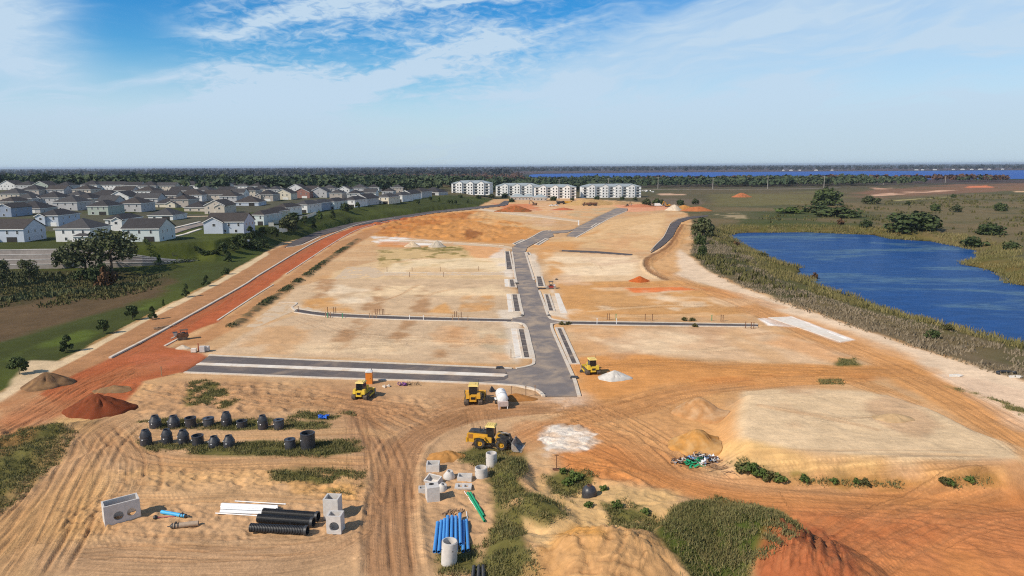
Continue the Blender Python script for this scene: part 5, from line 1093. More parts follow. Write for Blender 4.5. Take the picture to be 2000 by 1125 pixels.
for px, py, lab in ((999, 775, 'tall wooden stake by the road corner, nearest the tank trailer'), (1027, 775, 'tall wooden stake in the middle of the road corner'), (1045, 773, 'wooden stake at the end of the road corner'), (316, 735, 'dark survey stake in the orange soil'), (998, 700, 'dark survey stake beside the white slab'), (1200, 903, 'dark survey stake')):
    if px != 1200: stake(px, py, 'wood', 1.7, lab, 'survey stakes')
# bits of brush on the eastern lane
# ------------------------------------------------------------------ machines
def crawler(root, w, L, h, tw, cx=0.0):
    """two crawler tracks with shoes, rollers and sprockets"""
    for s_ in (-1, 1):
        pr = []; r = h / 2
        for a in np.linspace(-math.pi / 2, math.pi / 2, 9): pr.append((L / 2 - r + math.cos(a) * r, r + math.sin(a) * r))
        for a in np.linspace(math.pi / 2, 3 * math.pi / 2, 9): pr.append((-L / 2 + r + math.cos(a) * r, r + math.sin(a) * r))
        b = MB(); b.side([(x + cx, z) for x, z in pr], s_ * w / 2 - tw / 2, s_ * w / 2 + tw / 2); tr = b.build('track', M['track'], root)
        sh = MB(); per = []
        for i in range(len(pr)):
            a, c = Vector((pr[i][0] + cx, 0, pr[i][1])), Vector((pr[(i + 1) % len(pr)][0] + cx, 0, pr[(i + 1) % len(pr)][1])); n = max(1, int((c - a).length / .2))
            for k in range(n): per.append((a.lerp(c, (k + .5) / n), math.atan2(c.z - a.z, c.x - a.x)))
        for p_, a in per: sh.box(-.03, .03, -tw / 2 - .015, tw / 2 + .015, -.055, .02, M4=Matrix.Translation((p_.x, s_ * w / 2, p_.z)) @ Matrix.Rotation(-a, 4, 'Y'))
        sh.build('shoes', M['track'], tr)
        for x, rr in ((L / 2 - r, r * .72), (-L / 2 + r, r * .72)):
            MB().lathe([(0, -.04), (rr, -.04), (rr, .04), (rr * .3, .07), (0, .07)], 16, Matrix.Translation((x + cx, s_ * (w / 2 + tw / 2), r)) @ Matrix.Rotation(-s_ * math.pi / 2, 4, 'X')).build('sprocket', M['darksteel'], tr)
def bulldozer(px, py, rz, paint, blade_turn, label, scale=1.0):
    """local +x is forward (blade)"""
    p = at_ground(px, py, .0); root = empty('bulldozer', p, rz); root.scale = (scale,) * 3; tag(root, label, 'bulldozer', 'yellow crawler bulldozers')
    crawler(root, 2.0, 3.1, .92, .62)
    b = MB(); b.side([(-1.55, .55), (1.55, .55), (1.75, .8), (1.7, 1.62), (.35, 1.72), (.35, 1.3), (-.7, 1.3), (-1.0, 1.55), (-1.55, 1.5)], -.52, .52); b.build('body', M[paint], root)
    b = MB(); b.side([(.35, 1.3), (1.68, 1.3), (1.66, 1.72), (.35, 1.86)], -.47, .47); b.build('engine_hood', M[paint], root)
    for s_ in (-1, 1):                                   # rear side tanks flank the cab
        b = MB(); b.taper(-1.62, -.75, s_ * .78 - .27, s_ * .78 + .27, 1.02, 1.78, .12, .05); b.build('side_tank', M[paint], root)
        b = MB(); b.box(-.7, 1.1, s_ * .78 - .3, s_ * .78 + .3, .96, 1.08); b.build('fender', M[paint], root)
    b = MB(); b.taper(-1.66, -1.2, -.42, .42, .62, 1.42, .02, .08); b.build('rear_tank', M[paint], root)
    b = MB(); b.box(-1.70, -1.62, -.3, .3, .95, 1.3); b.build('rear_grille', M['glass'], root)
    b = MB(); b.taper(-1.15, .35, -.66, .66, 1.3, 2.72, .10, .10); cab = b.build('cab', M['glass'], root)
    for x, y in ((-1.12, -.64), (-1.12, .64), (.32, -.64), (.32, .64)):
        ix, iy = (.1 if x < 0 else -.1), (.1 if y < 0 else -.1)
        MB().tube([(x, y, 1.3), (x + ix, y + iy, 2.72)], .05, 6).build('pillar', M['darksteel'], cab)
    b = MB(); b.taper(-1.25, .45, -.74, .74, 2.72, 2.92, .10, .10); b.build('roof', M['paleyellow'], root)
    b = MB(); b.box(-.75, -.15, -.3, .3, 2.922, 2.98); b.build('roof_hatch', M['paleyellow'], root)
    MB().tube([(.95, .22, 1.7), (.95, .22, 2.55), (.86, .22, 2.66)], .055, 8).build('exhaust', M['darksteel'], root)
    MB().tube([(1.25, -.2, 1.7), (1.25, -.2, 2.0)], .09, 8).build('air_cleaner', M['darksteel'], root)
    MB().tube([(-.2, -.7, 2.9), (-.2, -.7, 3.5)], .02, 5).build('antenna', M['darksteel'], root)
    for s_ in (-1, 1):
        MB().box(-.3, 2.05, s_ * 1.42 - .07, s_ * 1.42 + .07, .35, .6).build('push_arm', M[paint], root)
        MB().tube([(1.3, s_ * .5, 1.25), (2.02, s_ * .62, .75)], .07, 8).build('lift_cylinder', M['steel'], root)
    bl = MB(); n = 7; pr = []
    for k in range(n): z = k / (n - 1); pr.append((.14 * ((z - .45) * 2) ** 2 - .02, .05 + z * 1.05))
    pr2 = [(x - .10, z) for x, z in pr][::-1]; bl.side(pr + pr2, -1.62, 1.62); o = bl.build('blade', M[paint], root); o.location = (2.22, 0, 0); o.rotation_euler = (0, 0, blade_turn)
    for s_ in (-1, 1): MB().box(-.16, .12, s_ * 1.63 - .04, s_ * 1.63 + .04, .05, 1.12).build('end_bit', M['steel'], o)
    MB().box(-.06, .06, -1.62, 1.62, -.04, .12).build('cutting_edge', M['steel'], o)
    return root
bulldozer(708, 776, R(80), 'limeyellow', R(-14), 'lemon yellow bulldozer beside the orange portable toilet')
bulldozer(926, 785, R(88), 'yellow', R(0), 'yellow bulldozer with its wide blade behind, next to the tank trailer', 1.12)
bulldozer(1155, 728, R(98), 'limeyellow', R(18), 'lemon yellow bulldozer standing by the white sand heap')

def wheel(root, x, y, r, w, rim='yellow'):
    s_ = 1 if y > 0 else -1; M4 = Matrix.Translation((x, y, r)) @ Matrix.Rotation(-s_ * math.pi / 2, 4, 'X')
    o = MB().lathe([(r * .52, -w / 2), (r * .86, -w / 2), (r * .97, -w * .36), (r, 0), (r * .97, w * .36), (r * .86, w / 2), (r * .52, w / 2), (r * .5, 0)], 26, M4, 0, False).build('wheel', M['rubber'], root, True)
    b = MB()
    for k in range(18):
        a = 2 * math.pi * k / 18; b.box(-.035, .035, -w * .46, w * .46, r * .93, r * 1.03, M4=M4 @ Matrix.Rotation(a, 4, 'Z') @ Matrix.Rotation(math.pi / 2, 4, 'X'))
    b.build('tread', M['rubber'], o)
    MB().lathe([(0, w * .30), (r * .2, w * .30), (r * .24, w * .16), (r * .5, w * .16), (r * .54, w * .42), (r * .5, -w * .2)], 20, M4, 0, False).build('rim', M[rim], o, True)
p = at_ground(962, 872); root = empty('wheel_loader', p, R(-13)); tag(root, 'yellow wheel loader with dark cab and steel bucket facing the lime spill', 'wheel loader')
for x in (-1.55, 1.5):
    for y in (-.98, .98): wheel(root, x, y, .78, .58)
b = MB(); b.side([(-3.35, .75), (-2.4, .72), (-2.35, 1.2), (-.9, 1.25), (-.75, .8), (.05, .8), (.05, 1.55), (-.5, 1.62), (-.5, 1.95), (-3.2, 2.02), (-3.42, 1.85)], -.78, .78); b.build('rear_body', M['yellow'], root)
b = MB(); b.side([(-3.25, 2.02), (-.55, 1.95), (-.55, 2.22), (-2.9, 2.25), (-3.2, 2.15)], -.62, .62); b.build('engine_hood', M['darksteel'], root)
b = MB(); b.box(-3.55, -3.3, -.9, .9, .72, 1.35); b.build('counterweight', M['yellow'], root)
for s_ in (-1, 1):
    b = MB(); b.box(-3.2, -2.55, s_ * .785 - .012, s_ * .785 + .012, 1.25, 1.85); b.build('louvre', mat('louvre_rust', (.30, .13, .03), .6), root)
    b = MB(); b.side([(-2.5, 1.25), (-2.3, 1.62), (-1.55, 1.74), (-.8, 1.62), (-.6, 1.25), (-.72, 1.25), (-.9, 1.52), (-1.55, 1.64), (-2.2, 1.52), (-2.38, 1.25)], s_ * .98 - .32, s_ * .98 + .32); b.build('rear_fender', M['yellow'], root)
    b = MB(); b.side([(.62, 1.15), (.8, 1.55), (1.5, 1.7), (2.2, 1.5), (2.35, 1.15), (2.25, 1.15), (2.1, 1.42), (1.5, 1.6), (.9, 1.46), (.72, 1.15)], s_ * .98 - .3, s_ * .98 + .3); b.build('front_fender', M['darksteel'], root)
    MB().box(-.9, .05, s_ * .98 - .22, s_ * .98 + .22, .45, .52).build('step', M['darksteel'], root)
b = MB(); b.taper(-.75, .35, -.68, .68, 1.55, 2.98, .08, .08); cab = b.build('cab', M['glass'], root)
for x, y in ((-.73, -.66), (-.73, .66), (.33, -.66), (.33, .66)): MB().tube([(x, y, 1.55), (x * .9, y * .88, 2.98)], .045, 6).build('pillar', M['darksteel'], cab)
b = MB(); b.taper(-.92, .55, -.76, .76, 2.98, 3.2, .12, .1); rf = b.build('roof', M['paleyellow'], root)
for k in range(4): MB().box(-.72 + k * .3, -.58 + k * .3, -.5, .5, 3.201, 3.225).build('roof_rib', M['paleyellow'], rf)
MB().box(.0, .75, -.3, .3, .65, 1.1).build('articulation', M['darksteel'], root)
b = MB(); b.side([(.55, .65), (2.0, .65), (2.1, 1.2), (1.2, 2.1), (.75, 2.1), (.55, 1.5)], -.55, .55); b.build('front_frame', M['yellow'], root)
for s_ in (-1, 1):
    b = MB(); b.side([(.85, 1.95), (1.15, 2.12), (2.3, 1.75), (3.05, .75), (2.9, .42), (2.65, .5), (2.1, 1.35), (.95, 1.72)], s_ * .5 - .08, s_ * .5 + .08); b.build('lift_arm', M['darksteel'], root)
    MB().tube([(1.1, s_ * .35, 1.0), (2.35, s_ * .42, 1.25)], .08, 8).build('lift_cylinder', M['steel'], root)
MB().tube([(1.05, 0, 2.0), (1.9, 0, 2.15), (2.4, 0, 1.95)], .1, 8).build('tilt_cylinder', M['steel'], root)
b = MB(); b.side([(2.25, 2.05), (2.5, 2.1), (2.95, .95), (2.8, .9)], -.12, .12); b.build('tilt_lever', M['darksteel'], root)
bk = [(3.0, 1.35), (2.92, .8), (2.98, .3), (3.2, .06), (4.1, .03), (4.12, .08), (3.3, .14), (3.1, .36), (3.03, .8), (3.1, 1.33)]
b = MB(); b.side(bk, -1.28, 1.28); bo = b.build('bucket', M['steel'], root)
for s_ in (-1, 1): MB().side([(2.98, 1.3), (2.95, .3), (3.2, .06), (4.08, .05), (3.55, .8)], s_ * 1.29 - .02, s_ * 1.29 + .02).build('bucket_side', M['steel'], bo)
for k in range(7): MB().taper(4.05, 4.35, -1.2 + k * .4 - .06, -1.2 + k * .4 + .06, .02, .1, .03, .03).build('tooth', M['steel'], bo)
MB().tube([(-1.6, -.25, 2.2), (-1.6, -.25, 2.75), (-1.7, -.25, 2.9)], .06, 8).build('exhaust', M['darksteel'], root)
MB().tube([(-1.25, .25, 2.2), (-1.25, .25, 2.6)], .1, 8).build('air_cleaner', M['steel'], root)
MB().tube([(-.6, -.55, 3.2), (-.6, -.55, 3.8)], .015, 5).build('antenna', M['darksteel'], root)

# tank trailer
p = at_ground(980, 790); root = empty('tank_trailer', p, R(7)); tag(root, 'white water tank trailer parked beside the road corner', 'tank trailer')
r = .86; T = Matrix.Translation((0, 0, 1.5)) @ Matrix.Rotation(-math.pi / 2, 4, 'X')
b = MB(); b.lathe([(0, -1.95), (r * .55, -1.9), (r * .85, -1.75), (r, -1.5), (r, 1.5), (r * .85, 1.75), (r * .55, 1.9), (0, 1.95)], 30, T, 0, False); tk = b.build('tank', M['white'], root, True)
for z in (-.9, .1, 1.0): MB().lathe([(r + .004, z), (r + .02, z), (r + .02, z + .09), (r + .004, z + .09)], 30, T, 0, False).build('band', M['darksteel'] if z == -.9 else M['white'], tk, True)
MB().lathe([(.22, 0), (.22, .16), (.26, .16), (.26, .22), (0, .24)], 16, Matrix.Translation((0, .35, 1.5 + r - .03))).build('manhole_lid', M['white'], root, True)
MB().box(-.78, .78, -1.9, 1.9, .52, .68).build('chassis', M['steel'], root)
MB().box(-.8, .8, -2.35, -1.85, .5, 1.25).build('pump_housing', mat('pump_pink', lin((190, 172, 165)), .6), root)
for s_ in (-1, 1):
    MB().tube([(s_ * .68, -2.3, .5), (s_ * .68, -2.36, .0)], .06, 7).build('jack_leg', M['white'], root)
    wheel(root, s_ * .0 + .0, 0, .01, .01) if False else None
    M4 = Matrix.Translation((s_ * .95, .5, .42)) @ Matrix.Rotation(math.pi / 2, 4, 'Y')
    o = MB().lathe([(.22, -.12), (.4, -.12), (.42, 0), (.4, .12), (.22, .12)], 20, M4, 0, False).build('wheel', M['rubber'], root, True); MB().lathe([(0, .06 * s_), (.23, .1 * s_), (.23, -.1 * s_)], 16, M4, 0, False).build('rim', M['white'], o, True)
    MB().box(s_ * .95 - .16, s_ * .95 + .16, -.05, 1.05, .86, .92).build('mudguard', M['white'], root)
    MB().tube([(s_ * .5, 1.8, .6), (0, 3.1, .55)], .06, 7).build('drawbar', M['steel'], root)
# portable toilet
p = at_ground(721.5, 748.5); root = empty('portable_toilet', p, R(2)); tag(root, 'orange portable toilet with white roof south of the divided road', 'portable toilet')
b = MB(); b.taper(-.57, .57, -.57, .57, .14, 2.12, .02, .02); bd = b.build('cabin', M['orange'], root)
MB().box(-.6, .6, -.6, .6, 0, .14).build('skid_base', M['orange'], root)
b = MB(); b.side([(-.62, 2.12), (.62, 2.12), (.58, 2.25), (.25, 2.36), (-.25, 2.36), (-.58, 2.25)], -.61, .61); b.build('roof', M['white'], root)
dr = MB().box(-.38, .38, -.585, -.55, .2, 1.98).build('door', M['orange'], root); MB().box(.24, .32, -.60, -.585, 1.0, 1.12).build('handle', M['darksteel'], dr)
MB().box(-.3, .3, -.575, -.56, 2.0, 2.08).build('vent', M['darksteel'], root); MB().tube([(.4, .4, 2.2), (.4, .4, 2.6)], .05, 7).build('vent_pipe', M['darksteel'], root)
# kerb-laying machine
p = at_ground(357, 663); root = empty('kerb_machine', p, R(28)); tag(root, 'rusty brown kerb-laying machine at the edge of the orange road', 'machine')
crawler(root, 1.5, 2.0, .55, .34)
b = MB(); b.side([(-1.2, .6), (1.1, .6), (1.3, .9), (1.2, 1.35), (-.2, 1.5), (-1.2, 1.3)], -.7, .7); b.build('engine_body', M['rust'], root)
b = MB(); b.taper(-1.9, -1.0, -.5, .5, 1.75, 1.0, .2, .2); b.build('hopper', M['conc'], root)
MB().box(-1.95, -.95, -.55, .55, 1.752, 1.85).build('hopper_rim', M['darksteel'], root)
MB().box(-.1, .55, -.1, .6, 1.45, 1.62).build('operator_seat', M['darksteel'], root)
for x, y in ((-.3, -.65), (-.3, .65), (1.0, -.65), (1.0, .65)): MB().tube([(x, y, 1.3), (x, y, 2.15)], .04, 6).build('canopy_post', M['darksteel'], root)
MB().box(-.5, 1.2, -.75, .75, 2.15, 2.22).build('canopy', M['rust'], root)
MB().tube([(-1.2, .2, .9), (-2.3, .6, .35)], .16, 8).build('auger', M['steel'], root)
# block pallets beside it
def pallet(px, py, label, n, m):
    p = at_ground(px, py); root = empty('block_pallet', p, .1); tag(root, label, 'pallet', 'pallets of concrete blocks')
    MB().box(-.55, .55, -.5, .5, 0, .12).build('pallet_base', M['wood'], root)
    for k in range(n):
        MB().box(-.5 + .02 * (k % 2), .5, -.45, .45 - .02 * (k % 2), .125 + k * .24, .355 + k * .24).build('block_course', M[m], root)
pallet(396, 688, 'wrapped pale grey pallet of blocks, tallest of the three', 5, 'conc'); pallet(404, 686, 'grey block pallet tucked behind the tallest one', 4, 'conc'); pallet(379, 688, 'low untidy pallet of blocks next to the tallest one', 3, 'slab')
p = at_ground(388, 686); root = empty('red_post', p); tag(root, 'dark red post between the block pallets', 'post'); MB().box(-.07, .07, -.07, .07, 0, 1.7).build('shaft', M['red'], root); MB().box(-.2, .2, -.2, .2, 0, .1).build('foot', M['red'], root)
# steel mesh stack
root = empty('formwork_stack', at_ground(320, 640)); tag(root, 'grey stack of formwork boards on the west kerb', 'formwork')
for k in range(9): MB().box(-2.2, 2.2, -.12, .12, 0, .06, M4=Matrix.Translation((rng.uniform(-.6, .6), rng.uniform(-.7, .7), .03 + .07 * (k % 4))) @ Matrix.Rotation(R(42) + rng.uniform(-.35, .35), 4, 'Z')).build('board', M['wood'], root)
# small red machine on the spine road verge
p = at_ground(1076, 564); root = empty('compact_roller', p, R(8)); tag(root, 'small dark red machine with black canopy on the spine road verge', 'roller')
b = MB(); b.side([(-1.5, .35), (1.5, .35), (1.55, .8), (.9, 1.0), (-.9, .95), (-1.5, .8)], -.55, .55); b.build('body', M['red'], root)
for x in (-1.15, 1.15): MB().lathe([(0, -.6), (.48, -.6), (.48, .6), (0, .6)], 20, Matrix.Translation((x, 0, .48)) @ Matrix.Rotation(math.pi / 2, 4, 'X'), 0, False).build('drum', M['steel'], root, True)
for x, y in ((-.5, -.5), (-.5, .5), (.5, -.5), (.5, .5)): MB().tube([(x, y, .9), (x, y, 2.2)], .045, 6).build('canopy_post', M['darksteel'], root)
MB().box(-.7, .7, -.65, .65, 2.2, 2.3).build('canopy', M['darksteel'], root); MB().box(-.35, .25, -.3, .3, .95, 1.4).build('seat', M['darksteel'], root); MB().box(.7, 1.3, -.4, .4, .9, 1.3).build('engine_cover', M['whitepvc'], root)
MB().box(-3.2, -1.5, -.4, .4, .05, .3).build('ramp', M['darksteel'], root)

# far machines
def pickup(px, py, rz, label):
    p = P(px, py); root = empty('pickup_truck', p, rz); tag(root, label, 'pickup', 'vehicles at the far end of the site')
    b = MB(); b.side([(-2.7, .55), (2.7, .55), (2.75, .95), (1.5, 1.12), (-2.7, 1.12)], -.95, .95); b.build('body', M['white'], root)
    b = MB(); b.side([(-.9, 1.121), (1.45, 1.121), (.75, 1.8), (-.75, 1.85)], -.85, .85); c = b.build('cab', M['white'], root)
    for s_ in (-1, 1): MB().side([(-.75, 1.2), (1.2, 1.2), (.68, 1.7), (-.66, 1.74)], s_ * .852 - .008, s_ * .852 + .008).build('side_window', M['glass'], c)
    for x in (-1.7, 1.7):
        for s_ in (-1, 1): MB().lathe([(0, -.12), (.4, -.12), (.4, .12), (0, .12)], 14, Matrix.Translation((x, s_ * .88, .4)) @ Matrix.Rotation(math.pi / 2, 4, 'X'), 0, False).build('wheel', M['rubber'], root, True)
    return root
pickup(1078, 403, .2, 'white pickup parked behind the far red-orange heap'); pickup(1086, 402.5, .1, 'white pickup just east of the other far pickup')
def dumper(px, py, rz, col, label):
    p = P(px, py); root = empty('dump_truck', p, rz); tag(root, label, 'dump truck', 'vehicles at the far end of the site')
    b = MB(); b.side([(-4.6, 2.0), (-4.2, 1.5), (.6, 1.5), (1.0, 3.0), (-4.8, 3.1)], -1.4, 1.4); b.build('dump_body', M[col], root)
    b = MB(); b.side([(1.3, 1.3), (4.2, 1.2), (4.4, 2.0), (3.0, 2.2), (2.9, 3.3), (1.3, 3.3)], -1.2, 1.2); b.build('cab', M[col], root)
    MB().side([(1.5, 2.3), (2.7, 2.3), (2.7, 3.1), (1.5, 3.1)], -1.22, 1.22).build('cab_window', M['glass'], root); MB().box(-4.4, 4.0, -.6, .6, .9, 1.5).build('chassis', M['darksteel'], root)
    for x in (-3.6, -2.0, 2.8):
        for s_ in (-1, 1): MB().lathe([(0, -.3), (.8, -.3), (.8, .3), (0, .3)], 16, Matrix.Translation((x, s_ * 1.15, .8)) @ Matrix.Rotation(math.pi / 2, 4, 'X'), 0, False).build('wheel', M['rubber'], root, True)
dumper(1146, 402, R(170), 'rust', 'far brown dump truck in front of the long tan stockpile'); dumper(1157, 402, R(185), 'rust', 'far brown dump truck east of the other one'); dumper(1096, 399, R(10), 'darksteel', 'far dark truck above the red-orange heap'); dumper(1112, 399, R(5), 'yellow', 'far dull yellow truck below the apartments')
def digger(px, py, rz, col, label, sc=1.0):
    p = P(px, py); root = empty('excavator', p, rz); root.scale = (sc,) * 3; tag(root, label, 'excavator', 'vehicles at the far end of the site')
    crawler(root, 2.3, 4.0, .95, .6)
    b = MB(); b.box(-2.2, 1.3, -1.3, 1.3, 1.1, 2.0); b.build('house', M[col], root); b = MB(); b.taper(.1, 1.4, .3, 1.3, 2.001, 3.0, .1, .05); b.build('cab', M['glass'], root); MB().box(-2.4, -1.5, -1.3, 1.3, 1.2, 2.3).build('counterweight', M[col], root)
    MB().side([(1.2, 1.4), (2.4, 4.2), (4.4, 5.2), (4.5, 4.8), (2.9, 3.9), (1.6, 1.3)], -.25, .25).build('boom', M[col], root); MB().side([(4.2, 5.3), (4.7, 5.1), (5.7, 2.2), (5.4, 2.1)], -.2, .2).build('stick', M[col], root); MB().side([(5.2, 2.3), (5.9, 2.1), (5.7, 1.2), (4.8, 1.0), (4.7, 1.5)], -.5, .5).build('bucket', M['steel'], root)
digger(1044, 401, R(160), 'rust', 'far rusty excavator at the foot of the clubhouse'); digger(1304, 404, R(200), 'yellow', 'far yellow excavator near the white sand cone'); digger(1225, 404, R(30), 'wood', 'far faded excavator beside the pinkish heap', .9)
root = empty('white_van', P(1285, 403)); tag(root, 'far white box van near the white sand cone', 'van', 'vehicles at the far end of the site')
MB().box(-3, 1.6, -1.1, 1.1, .6, 2.9).build('box_body', M['white'], root); MB().side([(1.7, .6), (3.4, .6), (3.4, 1.3), (2.6, 1.6), (2.3, 2.4), (1.7, 2.4)], -1.0, 1.0).build('cab', M['white'], root); MB().side([(2.66, 1.62), (2.7, 1.62), (2.4, 2.3), (2.36, 2.3)], -.9, .9).build('windscreen', M['glass'], root)
for x in (-2, 2.5):
    for s_ in (-1, 1): MB().lathe([(0, -.15), (.42, -.15), (.42, .15), (0, .15)], 14, Matrix.Translation((x, s_ * .95, .42)) @ Matrix.Rotation(math.pi / 2, 4, 'X'), 0, False).build('wheel', M['rubber'], root, True)
root = empty('white_pier', P(1130, 440)); tag(root, 'white upright marker at the far lane end', 'marker'); MB().box(-.4, .4, -.3, .3, 0, 3.2).build('post', M['white'], root); MB().box(-.6, .6, -.4, .4, 0, .3).build('foot', M['slab'], root)
# ------------------------------------------------------------------ houses
WALLC = dict(white=(.66, .66, .65), pale_blue=(.46, .51, .59), aqua=(.52, .58, .58), sage=(.36, .41, .36), grey=(.44, .44, .45), beige=(.52, .46, .39), cream=(.66, .60, .48), tan=(.42, .37, .33), slate_blue=(.27, .32, .41), brick=(.30, .15, .12), pale_green=(.42, .47, .38))
for k, v in WALLC.items(): mat('render_' + k, v, .85, .05, .3)
ROOFM = [mat('shingle_charcoal', (.040, .037, .039), .9, .15, .8, bump=.03), mat('shingle_brown', (.052, .044, .041), .9, .15, .8, bump=.03), mat('shingle_grey', (.060, .058, .060), .9, .15, .8, bump=.03)]
ROOFP = mat('metal_roof_pale', lin((150, 160, 164)), .6, .06, .3)
b = MB(); b.box(-.55, .55, -.05, .02, -.8, .8, 0); b.box(-.44, .44, -.065, -.051, -.69, -.03, 1); b.box(-.44, .44, -.065, -.051, .03, .69, 1); WIN = b.mesh('window', [M['trim'], M['pane']])
b = MB(); b.box(-2.45, 2.45, -.06, .02, 0, 2.25, 0)
for k in range(4): b.box(-2.35, 2.35, -.075, -.061, .06 + k * .55, .54 + k * .55, 0)
GAR = b.mesh('garage_door', [M['trim']])
b = MB(); b.box(-.5, .5, -.06, .02, 0, 2.15, 0); b.box(-.4, .4, -.075, -.061, .1, 2.05, 1); DOOR = b.mesh('door', [M['trim'], M['dark_panel']])
b = MB(); b.box(-2.2, 2.2, -.05, .02, 0, 2.4, 0)
LAN = b.mesh('lanai_shade', [M['dark_panel']])  # flat dark panel stands for the shade inside the lanai recess
def roofmesh(w, d, e, kind, ov=.45, pitch=.5):
    b = MB(); X0, X1, Y0, Y1 = -w / 2 - ov, w / 2 + ov, -d / 2 - ov, d / 2 + ov; z = e
    if kind == 'hip':
        if w >= d: r = (d / 2 + ov) * pitch; i = d / 2 + ov; rv = [(X0 + i, 0, z + r), (X1 - i, 0, z + r)]; fs = [(0, 1, 5, 4), (1, 2, 5), (2, 3, 4, 5), (3, 0, 4), (3, 2, 1, 0)]
        else: r = (w / 2 + ov) * pitch; i = w / 2 + ov; rv = [(0, Y0 + i, z + r), (0, Y1 - i, z + r)]; fs = [(0, 1, 4), (1, 2, 5, 4), (2, 3, 5), (3, 0, 4, 5), (3, 2, 1, 0)]
        if abs(rv[0][0] - rv[1][0]) + abs(rv[0][1] - rv[1][1]) < .1: rv[1] = (rv[1][0] + .1, rv[1][1], rv[1][2])
        b.add([(X0, Y0, z), (X1, Y0, z), (X1, Y1, z), (X0, Y1, z)] + rv, fs); return b, r
    if kind == 'gable_x':
        r = (d / 2 + ov) * pitch; t = .18; o = [(Y0, z - ov * pitch), (0, z + r - ov * pitch), (Y1, z - ov * pitch)]
        vs = [(x, y, zz) for x in (X0, X1) for y, zz in o] + [(x, y, zz + t) for x in (X0, X1) for y, zz in o]
    else:
        r = (w / 2 + ov) * pitch; t = .18; o = [(X0, z - ov * pitch), (0, z + r - ov * pitch), (X1, z - ov * pitch)]
        vs = [(x, y, zz) for y in (Y1, Y0) for x, zz in o] + [(x, y, zz + t) for y in (Y1, Y0) for x, zz in o]
    b.add(vs, [(0, 1, 4, 3), (1, 2, 5, 4), (6, 9, 10, 7), (7, 10, 11, 8), (0, 3, 9, 6), (2, 8, 11, 5), (0, 6, 7, 1), (1, 7, 8, 2), (3, 4, 10, 9), (4, 5, 11, 10)]); return b, r - ov * pitch
def block(root, w, d, e, kind, wm, rm, ox=0.0, oy=0.0, names=('wall', 'roof'), z0=0.0):
    b = MB(); b.box(-w / 2, w / 2, -d / 2, d / 2, z0, e); rb, r = roofmesh(w, d, e, kind)
    if kind == 'gable_x':
        for s_ in (-1, 1): b.add([(s_ * w / 2, -d / 2, e), (s_ * w / 2, d / 2, e), (s_ * w / 2, 0, e + d / 2 * .5 - .02)], [(0, 1, 2)])
    if kind == 'gable_y':
        for s_ in (-1, 1): b.add([(-w / 2, s_ * d / 2, e), (w / 2, s_ * d / 2, e), (0, s_ * d / 2, e + w / 2 * .5 - .02)], [(0, 1, 2)])
    o = b.build(names[0], wm, root); o.location = (ox, oy, -.3 if z0 == 0 else 0); o2 = rb.build(names[1], rm, root); o2.location = (ox, oy, -.3 if z0 == 0 else 0)
    ov = .45; t = .03; zf = e; a_, b2 = w / 2 + ov, d / 2 + ov
    if kind == 'hip':
        f = MB(); c4 = [(-1, -1), (1, -1), (1, 1), (-1, 1)]; vs = [(sx_ * (a_ + q_), sy_ * (b2 + q_), zz) for q_, zz in ((0, zf - .26), (t, zf - .26), (t, zf + .04), (0, zf + .04)) for sx_, sy_ in c4]
        f.add(vs, [(r_ * 4 + k, r_ * 4 + (k + 1) % 4, ((r_ + 1) % 4) * 4 + (k + 1) % 4, ((r_ + 1) % 4) * 4 + k) for r_ in range(4) for k in range(4)]); f.build('fascia', M['trim'], o2)
    elif kind == 'gable_x':
        for y0, y1 in ((-b2 - t, -b2), (b2, b2 + t)): MB().box(-a_, a_, y0, y1, zf - ov * .5 - .12, zf - ov * .5 + .18).build('fascia', M['trim'], o2)
    else:
        h_ = a_ * .5; y = -b2 - t; c_ = zf - ov * .5; f = MB()
        f.add([(-a_, y, c_ - .1), (0, y, c_ + h_ - .1), (a_, y, c_ - .1), (a_, y, c_ + .22), (0, y, c_ + h_ + .22), (-a_, y, c_ + .22)], [(0, 1, 4, 5), (1, 2, 3, 4)]); f.build('fascia', M['trim'], o2)
    return e
ORD = ['first', 'second', 'third', 'fourth', 'fifth', 'sixth', 'seventh', 'eighth', 'ninth', 'tenth', 'eleventh', 'twelfth', 'thirteenth', 'fourteenth', 'fifteenth', 'sixteenth', 'seventeenth', 'eighteenth', 'nineteenth', 'twentieth']
HN = 0
